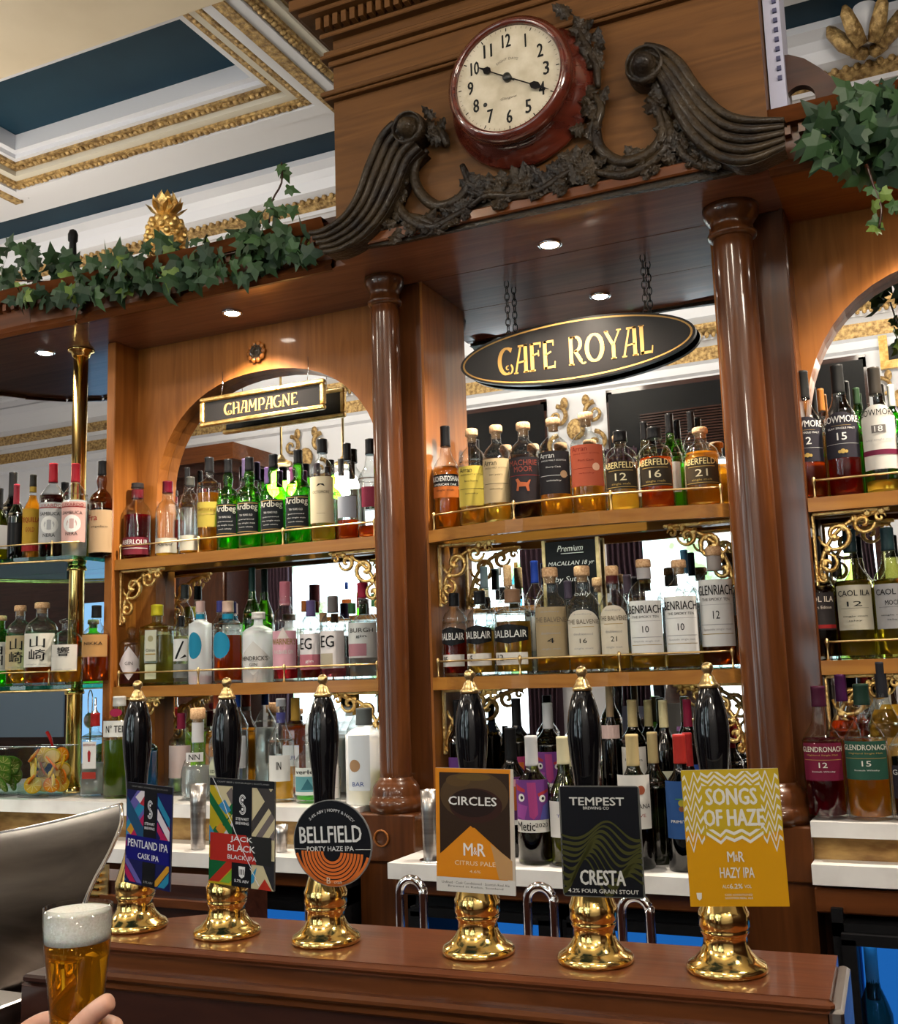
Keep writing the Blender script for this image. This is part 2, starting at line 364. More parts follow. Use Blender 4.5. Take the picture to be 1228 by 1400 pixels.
def art(mb, poly, mat, to3d, box=(0, 1, 0, 1)):
    p = clipx(clipx(list(poly), box[0], box[1], 0), box[2], box[3], 1) if poly else []
    if len(p) >= 3: mb.add([to3d(*q) for q in p], [list(range(len(p)))], mat)
# ================================================================== THE SETTING
MY = 3.03                                   # plane of the back bar's mirrors
XL, XR, YF, YB, ZC = -9.4, 4.2, -2.3, 5.2, 4.4
struct('floor', MB().box((XL, YF, -0.12), (XR, YB, 0.0), darkw), darkw)
ce = struct('ceiling', MB().box((XL, YF, 4.60), (XR, YB, 4.75), cream), cream)
# flat cream fields between the rows of coffers
for y0, y1 in ((2.05, 3.42), (-0.45, -0.15)):
    struct('ceiling_field', MB().box((XL, y0, ZC - 0.04), (XR, y1, 4.6), cream), cream, ce)
def coffer(x0, x1, y0, y1, n):
    """petrol blue panel in stepped white and gilt mouldings"""
    struct('ceiling_panel', MB().box((x0, y0, 4.56), (x1, y1, 4.595), blue), blue, ce)
    b = MB().ring(x0 - .03, x1 + .03, y0 - .03, y1 + .03, .05, 4.47, 4.6, white)
    b.ring(x0 - .05, x1 + .05, y0 - .05, y1 + .05, .03, 4.445, 4.6, white)
    b.ring(x0 - .16, x1 + .16, y0 - .16, y1 + .16, .05, 4.40, 4.6, offwhite)
    b.ring(x0 - .30, x1 + .30, y0 - .30, y1 + .30, .09, 4.37, 4.6, white)
    struct('ceiling_moulding', b, white, ce)
    g = MB().ring(x0 - .11, x1 + .11, y0 - .11, y1 + .11, .062, 4.43, 4.6, giltpl)
    g.ring(x0 - .22, x1 + .22, y0 - .22, y1 + .22, .062, 4.385, 4.6, giltpl)
    struct('gilt_moulding', g, giltpl, ce)
    # leaf bumps on the inner gilt band, nearest the lens only
    return
n = 0
for k in range(-2, 4):
    x0 = -4.50 + 2.22 * k
    for y0, y1 in ((3.55, 4.13), (0.35, 1.75), (-1.35, -0.75)):
        n += 1; coffer(x0, x0 + 1.62, y0, y1, n)
# egg-and-leaf lumps along the gilt bands of the two bays seen over the bar
lump = MB()
def lumps(x0, x1, y0, y1, z, r, step):
    L = sqrt((x1 - x0) ** 2 + (y1 - y0) ** 2); m = int(L / step)
    for i in range(m):
        t = (i + .5) / m; lump.ball((x0 + (x1 - x0) * t, y0 + (y1 - y0) * t, z + random.uniform(-.004, .002)), r, 6, giltpl, sc=(1, 1, .6))
for bx in (-4.50, -2.28):
    x0, x1, y0, y1 = bx, bx + 1.62, 3.55, 4.13
    for e, z in ((.08, 4.43), (.19, 4.385)):
        lumps(x0 - e, x1 + e, y1 + e, y1 + e, z, .02, .034); lumps(x1 + e, x1 + e, y0 - e, y1 + e, z, .02, .034)
        lumps(x0 - e, x0 - e, y0 - e, y1 + e, z, .02, .034); lumps(x0 - e, x1 + e, y0 - e, y0 - e, z, .02, .034)
o = part('gilt_leaf_ornament', lump, giltpl, ce); o['kind'] = 'stuff'
for k in range(-2, 4):                      # guilloche ribs between the bays
    x = -2.28 + 2.22 * k - .30
    g = MB().box((x - .03, -1.7, 4.36), (x + .03, 2.05, 4.6), giltpl).box((x - .03, 3.42, 4.36), (x + .03, 4.45, 4.6), giltpl)
    struct('ceiling_rib', MB().box((x - .075, -1.7, 4.375), (x + .075, 2.05, 4.6), white).box((x - .075, 3.42, 4.375), (x + .075, 4.45, 4.6), white), white, ce)
    struct('gilt_rib', g, giltpl, ce)
struct('ceiling_band', MB().box((XL, 4.60, 4.43), (XR, 4.95, 4.6), blue).box((XL, -1.95, 4.5), (XR, -1.78, 4.6), blue), blue, ce)
struct('ceiling_fillet', MB().box((XL, 4.44, 4.38), (XR, 4.62, 4.6), white).box((XL, -1.78, 4.34), (XR, -1.62, 4.6), white), white, ce)
def cornice(name, fn):
    """fn(d,z) maps a profile point (distance from the wall, height) into the room"""
    pr = [(0, 3.78), (.03, 3.80), (.03, 3.86), (.06, 3.88), (.06, 3.99), (.11, 4.02), (.13, 4.02), (.13, 4.06), (.19, 4.10), (.19, 4.14), (.27, 4.17), (.30, 4.26), (.34, 4.32), (.42, 4.36), (.42, 4.42), (0, 4.6)]
    b = MB()
    a = [fn(d, z, 0) for d, z in pr]; c = [fn(d, z, 1) for d, z in pr]
    for i in range(len(pr) - 1):
        gold = i in (3, 7, 8)
        b.add([a[i], c[i], c[i + 1], a[i + 1]], [(0, 1, 2, 3)], giltpl if gold else white)
    o = struct(name, b, white); return o
cornice('trim_1', lambda d, z, t: ((XL, XR)[t], YB - d * .75, 4.44 - (4.44 - z) * .6 if z < 4.5 else z))
cornice('trim_2', lambda d, z, t: ((XR, XL)[t], YF + d, z))
cornice('trim_3', lambda d, z, t: (XL + d, (YF, YB)[t], z))
lb = MB()
for i in range(150): lb.ball((-6.5 + i * .05, YF + .185, 4.045), .028, 6, giltpl, sc=(.7, .6, 1))
for i in range(130): lb.ball((-6.4 + i * .05, YB - .15, 4.255), .026, 6, giltpl, sc=(.7, .6, .8))
o = part('cornice_leaf_ornament', lb, giltpl, ce); o['kind'] = 'stuff'
struct('wall_back', MB().box((XL, YB, 0), (XR, YB + .15, 4.6), offwhite), offwhite)
struct('wall_left', MB().box((XL - .15, YF, 0), (XL, YB, 4.6), white), white)
struct('wall_right', MB().box((XR, YF, 0), (XR + .15, YB, 4.6), darkw), darkw)
# wall behind the lens with its four tall windows, seen in the mirrors
WIN = [(-5.62, -3.98), (-3.78, -2.90), (-2.38, -1.30), (-1.02, -0.38)]
HEAD = (3.16, 3.74, 3.74, 3.74)
wf = MB(); edges = [XL] + [e for w in WIN for e in w] + [XR]
for i in range(0, len(edges), 2): wf.box((edges[i], YF - .2, 0), (edges[i + 1], YF, 4.6), white)
for a, b_ in WIN: wf.box((a, YF - .2, 0), (b_, YF, .95), darkw); pass
for (a, b_), h_ in zip(WIN, HEAD): wf.box((a, YF - .2, h_), (b_, YF, 4.6), white)
struct('wall_front', wf, white)
day = emis('daylit_pane', (0.84, 0.93, 1.0), 3.4)
_t = day.node_tree; _tc = nd(_t, 'ShaderNodeTexCoord'); _nz = nd(_t, 'ShaderNodeTexNoise'); _nz.inputs['Scale'].default_value = 2.6; _nz.inputs['Detail'].default_value = 7
_cr = nd(_t, 'ShaderNodeValToRGB'); _e = _cr.color_ramp.elements; _e[0].position = .36; _e[0].color = (.16, .30, .12, 1); _e[1].position = .60; _e[1].color = (.9, .97, 1, 1)
_q = _cr.color_ramp.elements.new(.47); _q.color = (.55, .72, .80, 1)
_t.links.new(_tc.outputs['Object'], _nz.inputs['Vector']); _t.links.new(_nz.outputs['Fac'], _cr.inputs['Fac']); _t.links.new(_cr.outputs[0], _t.nodes['Principled BSDF'].inputs['Emission Color'])
for i, (a, b_) in enumerate(WIN):
    h_ = HEAD[i]
    w = struct('window_%d' % (i + 1), MB().box((a - .04, YF - .18, .90), (b_ + .04, YF + .07, .95), darkw), darkw)
    fr = MB(); fr.box((a, YF - .16, .95), (a + .05, YF + .02, h_), darkw); fr.box((b_ - .05, YF - .16, .95), (b_, YF + .02, h_), darkw)
    fr.box((a, YF - .16, h_ - .08), (b_, YF + .02, h_ + .02), darkw); fr.box((a, YF - .16, .93), (b_, YF + .05, 1.0), darkw); fr.box((a, YF - .13, 2.62), (b_, YF - .07, 2.67), darkw)
    part('window_frame', fr, darkw, w)
    part('pane', MB().box((a + .05, YF - .11, 1.0), (b_ - .05, YF - .10, h_ - .08), day), day, w)
    bl = MB().box((a + .02, YF - .05, (2.98, 3.2, 3.10, 3.0)[i]), (b_ - .02, YF + .03, h_ - .02), blackm)
    o = part('window_blind', bl, blackm); tag(o, ['black roller blind at the head of the tall window left of the plaster medallion', 'black roller blind at the head of the window beside the drapes', 'broad black blind with a grille over the tall window', 'narrow black blind over the window behind the palm'][i], 'blind')
    if i == 2:
        gr = MB()
        for k in range(14): gr.box((a + .28, YF + .03, 3.22 + k * .022), (b_ - .10, YF + .045, 3.232 + k * .022), darkw)
        part('grille', gr, blackm, o)['kind'] = 'stuff'
dr = pm('drape_velvet', (0.045, 0.02, 0.035), 0.9)
def drape(x0, x1, lab):
    b = MB().grid(lambda u, v: (x0 + (x1 - x0) * (u if v > .5 else u * (0.72 + .56 * v) + .14 - .28 * v * .5), YF + .10 + .035 * sin(u * 40), .95 + 2.3 * v), 40, 10, dr)
    b.grid(lambda u, v: (x0 + (x1 - x0) * u, YF + .05, .95 + 2.3 * v), 2, 2, dr)
    tag(part('window_drape', b, dr), lab, 'curtain', 'dark drapes at the windows')
drape(-3.16, -2.86, 'dark gathered velvet drape hanging left of the plaster medallion')
drape(-2.42, -2.14, 'dark velvet drape hanging at the edge of the window with the grille')
drape(-5.66, -5.42, 'dark velvet drape beside the mahogany cupboard')
drape(-0.60, -0.44, 'narrow dark drape behind the palm fronds')
# gilt plaster scrollwork on the white piers between the windows
def spiral(cx, cz, r0, a0, turns, n=22, sg=1, f=0.12):
    return [(cx + r0 * (1 - (1 - f) * i / n) * cos(a0 + sg * turns * 2 * pi * i / n), cz + r0 * (1 - (1 - f) * i / n) * sin(a0 + sg * turns * 2 * pi * i / n)) for i in range(n + 1)]
def ornament(cx, cz, s, lab):
    t = thing('plaster_medallion', lab, 'ornament', (cx, YF + .02, cz), group='gilt plaster medallions on the window wall')
    part('boss', MB().ball((cx, YF + .055, cz), .13 * s, 12, giltpl, sc=(1, .35, 1.15)), giltpl, t)
    for sx in (-1, 1):
        for sz in (-1, 1):
            b = MB().tube([(x, YF + .045, z) for x, z in spiral(cx + sx * .26 * s, cz + sz * .2 * s, .15 * s, pi / 2 if sx > 0 else pi / 2, 1.3, 22, sx * sz)], [.035 * s * (1 - .6 * i / 22) for i in range(23)], 6, giltpl)
            b.ball((cx + sx * .15 * s, YF + .045, cz + sz * .38 * s), .07 * s, 8, giltpl, sc=(.8, .35, 1.2))
            part('scroll', b, giltpl, t)
ornament(-2.64, 3.46, .62, 'gilt plaster medallion with scrolls on the white pier between drapes')
ornament(-5.26, 3.52, .62, 'gilt plaster medallion on the white pier beside the mahogany cupboard')
ornament(-0.16, 3.38, .5, 'gilt plaster medallion at the right end over the palm')
# mahogany cupboard and far panelling
t = thing('mahogany_cupboard', 'tall mahogany cupboard with a stepped cornice against the window wall', 'cupboard', (-6.2, YF + .3, 0))
b = MB().box((-6.9, YF + .01, 0), (-5.78, YF + .55, 3.35), darkw); b.box((-6.98, YF + .01, 3.35), (-5.68, YF + .62, 3.45), darkw); b.box((-7.02, YF + .01, 3.45), (-5.62, YF + .68, 3.6), mahog)
part('carcass', b, darkw, t)
for x in (-6.85, -6.3): part('door', MB().box((x, YF + .55, .3), (x + .5, YF + .575, 3.2), mahogz, bev=.008), mahogz, t)
t = thing('dark_partition', 'dark mahogany partition with a blue lit doorway at the far left', 'partition', (-8.3, YF + .3, 0))
b = MB().box((-9.3, YF + .05, 0), (-7.15, YF + .2, 2.75), darkw).box((-9.35, YF + .02, 2.75), (-7.1, YF + .3, 2.95), mahog); part('panel', b, darkw, t)
b = MB().box((-7.75, YF + .2, .6), (-7.3, YF + .22, 2.3), emis('blue_doorway', (.25, .5, .8), .8)); part('lit_doorway', b, None, t)
b = MB().box((-9.0, YF + .2, 1.0), (-8.0, YF + .22, 1.85), pm('etched_glass', (.2, .3, .42), .3)); part('etched_pane', b, None, t)
for i in range(9):
    tag(part('festoon_bulb', MB().ball((-9.05 + i * .135, YF + .42, 2.9 - .004 * (i - 4) ** 2), .05, 10, emis('bulb_glow', (1, .95, .85), 4)), None), 'small white round bulb in the string under the dark canopy', 'bulb', 'string of bulbs at the far left')
# gilt picture frame high on the window wall
t = thing('picture_frame', 'gilt framed dark picture hanging by the right arch', 'picture', (-.05, YF + .03, 4.0))
part('frame', MB().box((-.28, YF + .005, 3.62), (.34, YF + .05, 3.68), goldm).box((-.28, YF + .005, 3.93), (.34, YF + .05, 3.99), goldm).box((-.28, YF + .005, 3.68), (-.22, YF + .05, 3.93), goldm).box((.28, YF + .005, 3.68), (.34, YF + .05, 3.93), goldm), goldm, t)
part('canvas', MB().box((-.22, YF + .01, 3.68), (.28, YF + .02, 3.93), blackm), blackm, t)
# palm standing by the right-hand window, leaning over a dark tub
def frond(b, base, az, L, droop, mat):
    pts = []
    for i in range(9):
        u = i / 8; pts.append(Vector(base) + Vector((cos(az) * L * u * .75, sin(az) * L * u * .75, L * (u * .95 - droop * u * u))))
    b.tube(pts, [.006 * (1 - .7 * i / 8) for i in range(9)], 4, mat)
    for i in range(1, 8):
        d = (pts[i + 1] - pts[i]).normalized(); sd = d.cross(Vector((0, 0, 1))).normalized()
        for sg in (-1, 1):
            for h in (0, .5):
                p = pts[i].lerp(pts[i + 1], h); l = L * .36 * (1 - abs(i / 8 - .45))
                tip = p + sd * sg * l * .8 + d * l * .6 - Vector((0, 0, l * .35)); mid = p.lerp(tip, .5) + Vector((0, 0, l * .08))
                b.add([p, mid + d * .016, tip, mid - d * .016], [(0, 1, 2, 3)], mat)
def palm(x, y, z, L, lab):
    t = thing('potted_palm', lab, 'plant', (x, y, 0), group=None)
    part('tub', MB().lathe([(.14, 0.0), (.2, .4), (.21, z - .25), (.19, z - .24)], (x, y, 0), 16, darkw), darkw, t)
    m = pm('palm_green', (.05, .17, .04), .4)
    for i in range(11):
        b = MB(); frond(b, (x, y, z - .25), pi * (i + .5) / 11, L * (.8 + .4 * random.random()), .35 + .5 * random.random(), m); part('frond', b, m, t)
palm(-.60, YF + .45, 1.75, .8, 'leafy green palm in a dark tub by the narrow window')
palm(-3.62, YF + .42, 1.85, .75, 'green palm in a dark tub left of the dark gathered drape')
palm(-1.80, YF + .42, 1.75, .45, 'green palm before the window with the grille')
# white gilt corbel at the upper right of the far wall
t = thing('wall_corbel', 'white corbel with gilt acanthus leaves on the far cornice', 'corbel', (-.03, YB - .5, 4.2))
cxk = at(1183, 18, Z=4.4)
part('shaft', MB().lathe([(.055, -.02), (.05, .2), (.06, .3)], (cxk.x, cxk.y, cxk.z - .12), 14, white), white, t)
for i in range(6):
    a = i * pi / 3; b = MB().tube([(cxk.x + .05 * cos(a), cxk.y + .05 * sin(a), cxk.z - .17), (cxk.x + .10 * cos(a), cxk.y + .10 * sin(a), cxk.z - .12), (cxk.x + .15 * cos(a), cxk.y + .15 * sin(a), cxk.z - .05), (cxk.x + .16 * cos(a), cxk.y + .16 * sin(a), cxk.z - .02)], [.03, .04, .03, .01], 6, giltpl)
    part('gilt_leaf', b, giltpl, t)
GM = emis('globe_glow', (1.0, .90, .75), 44)
for i, (x, y, z) in enumerate(GLOBES):  # globes past the first pair are added only to brighten walls and ceiling
    t = thing('pendant_or_fill_globe', ['glowing globe pendant seen in the left arch, the left one', 'glowing globe pendant seen in the left arch, the right one', 'added unseen fill-light globe over the room behind the pump bar', 'added unseen fill-light globe at the right over the bar', 'added unseen fill-light globe far to the left', 'added unseen fill-light globe in the far right corner of the room', 'added unseen fill-light globe beyond the back bar', 'added unseen fill-light globe at the ceiling over the middle of the room', 'added unseen fill-light globe at the ceiling over the left of the room', 'added unseen fill-light globe at the ceiling over the right of the room'][i], 'lamp', (x, y, z))
    part('globe', MB().ball((x, y, z), .10 if i < 2 else .16, 20, GM), GM, t); part('rod', MB().tube([(x, y, z + .15), (x, y, 4.36)], .008, 6, brass2), brass2, t)
    part('gallery', MB().lathe([(.06, .13), (.065, .15), (.03, .17), (.012, .20)], (x, y, z), 14, brass2), brass2, t)
# ================================================================== THE BACK BAR
BB = thing('back_bar', 'tall mahogany back bar with columns, arches, mirrors and a carved pediment', 'back bar', (-1.4, 2.9, 0))
ZH = 2.72
def bb(name, mb, mat, **k): return part(name, mb, mat, BB, **k)
# soffit boards
so = [(-2.556, 2.636), (-2.75, 2.622), (-2.904, 2.623), (-3.05, 2.625), (-3.19, 2.635), (-3.32, 2.70), (-3.43, 2.82), (-3.50, 2.95), (-3.51, MY)]
bb('soffit', MB().prism([(-1.52, 2.636)] + so + [(-1.52, MY)], ZH, ZH + .03, 'z', soffm), soffm)
bb('soffit', MB().box((-1.52, 2.556, ZH), (-.30, 2.870, ZH + .03), soffm), soffm)
bb('soffit', MB().box((-1.52, 2.874, ZH), (-.30, MY, ZH + .03), soffm), soffm)
bb('soffit', MB().box((-.30, 2.636, ZH), (.9, MY, ZH + .03), honey), honey)
# left and right headers: fascia, stepped mouldings, dentils, top board
def header(x0, x1, pts=None):
    line = pts or [(x0, 2.636), (x1, 2.636)]
    def band(d0, z0, d1, z1, m):
        b = MB()
        for (ax, ay), (bx, by) in zip(line, line[1:]):
            n = Vector((by - ay, ax - bx, 0)).normalized()
            if n.y > 0 and abs(n.y) > .5: n = -n
            nx, ny = n.x, n.y
            q = [(ax, ay + 0, z0), (bx, by, z0), (bx + nx * d1, by + ny * d1, z1), (ax + nx * d1, ay + ny * d1, z1)]
            q[0] = (ax + nx * d0, ay + ny * d0, z0); q[1] = (bx + nx * d0, by + ny * d0, z0)
            b.add(q, [(0, 1, 2, 3)], m)
        return b
    bb('fascia', band(0, ZH - .002, 0, ZH + .02, mahog).add(*[v for v in ([], [])], mahog), mahog)
    for d0, z0, d1, z1 in ((0.012, ZH - .012, .022, ZH + .0), (.022, ZH, .012, ZH + .022), (.012, ZH + .022, .016, ZH + .075), (.05, ZH + .10, .075, ZH + .13), (.016, ZH + .075, .016, ZH + .10), (.016, ZH + .10, .05, ZH + .10), (0, ZH - .012, .012, ZH - .012), (.075, ZH + .13, 0, ZH + .13)):
        bb('moulding', band(d0, z0, d1, z1, mahog), mahog)
    L = 0
    for (ax, ay), (bx, by) in zip(line, line[1:]):
        seg = sqrt((bx - ax) ** 2 + (by - ay) ** 2); n = Vector((by - ay, ax - bx, 0)).normalized()
        if n.y > 0 and abs(n.y) > .5: n = -n
        k = max(1, int(seg / .034))
        for i in range(k):
            t = (i + .5) / k; x, y = ax + (bx - ax) * t + n.x * .028, ay + (by - ay) * t + n.y * .028
            bb('dentil', MB().box((x - .008, y - .010, ZH + .074), (x + .008, y + .014, ZH + .098), mahog), mahog)
header(-2.55, -1.56)
header(0, 0, [(x, y) for x, y in so])
header(-.30, .9)
bb('top_board', MB().prism([(-1.52, 2.60)] + [(x - .04, y - .04) for x, y in so] + [(-1.52, 3.2)], ZH + .12, ZH + .14, 'z', darkw), darkw)
bb('top_board', MB().box((-.30, 2.60, ZH + .12), (.9, 3.2, ZH + .14), darkw), darkw)
# arched veneer panels in front of the side mirrors
def arch_panel(x0, x1, cx, hw, zs, ztop, z1):
    """panel with an arched opening down to the marble"""
    N = 26; inner = []
    for i in range(N + 1):
        a = pi - pi * i / N; c, s_ = cos(a), sin(a); ex = 2 / 2.25
        inner.append((cx + hw * (abs(c) ** ex) * (1 if c > 0 else -1), zs + (ztop - zs) * abs(s_) ** ex))
    outer = []
    for i in range(N + 1): outer.append((max(x0, min(x1, inner[i][0])), z1))
    outer[0] = (x0, z1); outer[-1] = (x1, z1)
    b = MB(); yf, yb = 2.98, MY - .0004
    def quad(a, bq, c, d, m): b.add([a, bq, c, d], [(0, 1, 2, 3)], m)
    for i in range(N):
        (ix, iz), (jx, jz) = inner[i], inner[i + 1]; (ox, oz), (px, pz) = outer[i], outer[i + 1]
        quad((ix, yf, iz), (jx, yf, jz), (px, yf, pz), (ox, yf, oz), honeyz)
        quad((ix, yf, iz), (ix, yb, iz), (jx, yb, jz), (jx, yf, jz), honeyz)
    for xx0, xx1 in ((x0, cx - hw), (cx + hw, x1)):
        quad((xx0, yf, 1.16), (xx1, yf, 1.16), (xx1, yf, zs), (xx0, yf, zs), honeyz)
        if xx0 == x0: b.add([(x0, yf, zs), (xx1, yf, zs), (x0, yf, z1)], [(0, 1, 2)], honeyz)
        else: b.add([(x1, yf, zs), (x1, yf, z1), (xx0, yf, zs)], [(0, 1, 2)], honeyz)
    quad((cx - hw, yf, 1.16), (cx - hw, yb, 1.16), (cx - hw, yb, zs), (cx - hw, yf, zs), honeyz)
    quad((cx + hw, yf, 1.16), (cx + hw, yb, 1.16), (cx + hw, yb, zs), (cx + hw, yf, zs), honeyz)
    bb('arch_panel', b, honeyz)
arch_panel(-2.60, -1.50, -2.055, .455, 2.15, 2.562, ZH)
arch_panel(-.34, .56, .10, .40, 2.10, 2.552, ZH)
ro = MB().lathe([(.032, 0), (.030, .010), (.022, .012), (.020, .006), (.010, .012), (.002, .016)], M=Matrix.Translation((-2.077, 2.98, 2.629)) @ Matrix.Rotation(pi / 2, 4, 'X'), mat=carvem, n=20)
R_ = bb('rosette', ro, carvem)
for k in range(10):
    a = k * pi / 5; part('petal', MB().ball((-2.077 + .030 * cos(a), 2.973, 2.629 + .030 * sin(a)), .011, 6, honey, sc=(1, .6, 1)), honey, R_)
# mirrors
bb('mirror', MB().box((-3.48, MY, .95), (-2.62, MY + .01, ZH), mirm), mirm)
bb('mirror', MB().box((-2.60, MY, 1.1), (-1.50, MY + .01, 2.62), mirm), mirm)
bb('mirror', MB().box((-1.40, MY, 1.0), (-.49, MY + .01, ZH), mirm), mirm)
bb('mirror', MB().box((-.34, MY, 1.1), (.56, MY + .01, 2.62), mirm), mirm)
bb('backing_board', MB().box((-3.5, MY + .012, 0), (.9, MY + .05, ZH + .10), darkw), darkw)
# uprights
bb('end_post', MB().box((-2.637, 2.86, 1.14), (-2.600, MY, ZH), honeyz, bev=.003), honeyz)
bb('pier', MB().box((-1.56, 2.87, 0), (-1.396, MY + .01, ZH), mahogz, bev=.003), mahogz)
bb('side_board', MB().box((-1.396, 2.872, 1.0), (-1.388, MY, ZH - .001), honeyz), honeyz)
bb('side_board', MB().box((-.500, 2.872, 1.0), (-.494, MY, ZH - .001), honeyz), honeyz)
bb('pier', MB().box((-.494, 2.87, 0), (-.30, MY + .01, ZH), mahogz, bev=.003), mahogz)
bb('bead', MB().box((-.312, 2.862, 1.14), (-.304, 2.87, ZH), mahogz).box((-.49, 2.862, 1.14), (-.483, 2.87, ZH), mahogz), mahogz)
# columns
def column(x, y, r):
    c = bb('column', MB().lathe([(r * 1.05, 1.20), (r, 1.24), (r * 1.0, 1.9), (r * .93, 2.60), (r * .90, 2.66)], (x, y, 0), 28, mahogz), mahogz)
    base = [(r * 1.62, 1.13), (r * 1.70, 1.145), (r * 1.72, 1.155), (r * 1.62, 1.168), (r * 1.50, 1.172), (r * 1.50, 1.180), (r * 1.45, 1.198), (r * 1.25, 1.212), (r * 1.1, 1.218), (r * 1.05, 1.226)]
    part('column_base', MB().lathe(base, (x, y, 0), 28, mahogz), mahogz, c)
    cp = [(r * .90, 2.63), (r * 1.12, 2.636), (r * 1.15, 2.645), (r * 1.0, 2.652), (r * .98, 2.672), (r * 1.08, 2.678), (r * 1.28, 2.695), (r * 1.32, 2.708), (r * 1.32, ZH - .001)]
    part('capital', MB().lathe(cp, (x, y, 0), 28, mahogz), mahogz, c)
column(-1.478, 2.795, .046); column(-.428, 2.795, .056)
for x0, x1 in ((-1.57, -1.385), (-.515, -.335)):
    p = bb('pedestal', MB().box((x0, 2.72, 1.0), (x1, 2.90, 1.13), mahogz, bev=.004).box((x0 + .004, 2.735, 0), (x1 - .004, 2.90, 1.0), mahogz), mahogz)
    xm = (x0 + x1) / 2 - .01
    b = MB().tube([(xm + .022 * cos(a * .524), 2.716, 1.065 + .022 * sin(a * .524)) for a in range(12)], .003, 6, honey, closed=True)
    part('turned_roundel', b, honey, p)
# ---------------- pediment board with clock
YP = 2.556
PX0, PX1, PZ = -1.505, -.288, 3.60
bb('fascia', MB().box((PX0, YP, ZH + .031), (PX1, YP + .45, PZ), fascm), fascm)
for z0, z1, d in ((3.19, 3.20, .022), (3.20, 3.215, .03), (3.215, 3.225, .014), (3.30, 3.318, .012), (3.318, 3.33, .03), (3.33, 3.345, .022), (3.385, 3.40, .03), (3.44, 3.455, .075), (3.455, 3.49, .095), (3.49, 3.60, .105)):
    bb('moulding', MB().box((PX0 - d, YP - d, z0), (PX1 + d * .3, YP + .45, z1), fascm, bev=.003), fascm)
for i in range(44):
    x = PX0 - .028 + i * .0288
    bb('dentil', MB().box((x, YP - .052, 3.402), (x + .016, YP - .026, 3.438), fascm), fascm)
bb('bottom_rail', MB().box((PX0 - .02, YP - .03, ZH - .001), (PX1 + .01, YP, ZH + .03), mahog, bev=.004), mahog)
# white dentilled return right of the pediment
lil = paint((.52, .52, .66)); b = MB().box((-.285, 2.62, 2.86), (-.245, 2.75, 4.3), lil)
bb('painted_return', b, lil)
drk = paint((.12, .12, .22))
for i in range(40): bb('dentil', MB().box((-.262, 2.614, 2.95 + i * .026), (-.252, 2.622, 2.961 + i * .026), drk), drk)
# pierced scroll board standing on the right header
hb = [(-.30, ZH + .12), (-.30, 3.03), (-.27, 3.035), (-.235, 3.03), (-.20, 3.01), (-.165, 2.975), (-.13, 2.93), (-.09, 2.90), (-.03, 2.885), (.3, 2.88), (.3, ZH + .12)]
hc, hr = (-.216, 2.905), .036
b = MB(); ring_i = [(hc[0] + hr * cos(2 * pi * i / 24), hc[1] + hr * sin(2 * pi * i / 24)) for i in range(24)]
def edge_hit(a):
    d = (cos(a), sin(a)); best = None
    for i in range(len(hb)):
        p, q = hb[i], hb[(i + 1) % len(hb)]; ex, ez = q[0] - p[0], q[1] - p[1]; den = d[0] * ez - d[1] * ex
        if abs(den) < 1e-9: continue
        t = ((p[0] - hc[0]) * ez - (p[1] - hc[1]) * ex) / den; u = ((p[0] - hc[0]) * d[1] - (p[1] - hc[1]) * d[0]) / den
        if t > 0 and -1e-6 <= u <= 1 + 1e-6 and (best is None or t < best): best = t
    return (hc[0] + d[0] * best, hc[1] + d[1] * best)
import math as _m
angs = sorted(set([2 * pi * i / 48 for i in range(48)] + [_m.atan2(p[1] - hc[1], p[0] - hc[0]) % (2 * pi) for p in hb]))
inn = [(hc[0] + hr * cos(a), hc[1] + hr * sin(a)) for a in angs]; ou = [edge_hit(a) for a in angs]
for i in range(len(angs)):
    j = (i + 1) % len(angs)
    for y, fl in ((2.65, 0), (2.675, 1)):
        q = [(inn[i][0], y, inn[i][1]), (inn[j][0], y, inn[j][1]), (ou[j][0], y, ou[j][1]), (ou[i][0], y, ou[i][1])]
        b.add(q if fl else q[::-1], [(0, 1, 2, 3)], darkw)
    for R2 in (inn, ou): b.add([(R2[i][0], 2.65, R2[i][1]), (R2[j][0], 2.65, R2[j][1]), (R2[j][0], 2.675, R2[j][1]), (R2[i][0], 2.675, R2[i][1])], [(0, 1, 2, 3)], darkw)
bb('pierced_scroll_board', b, darkw)
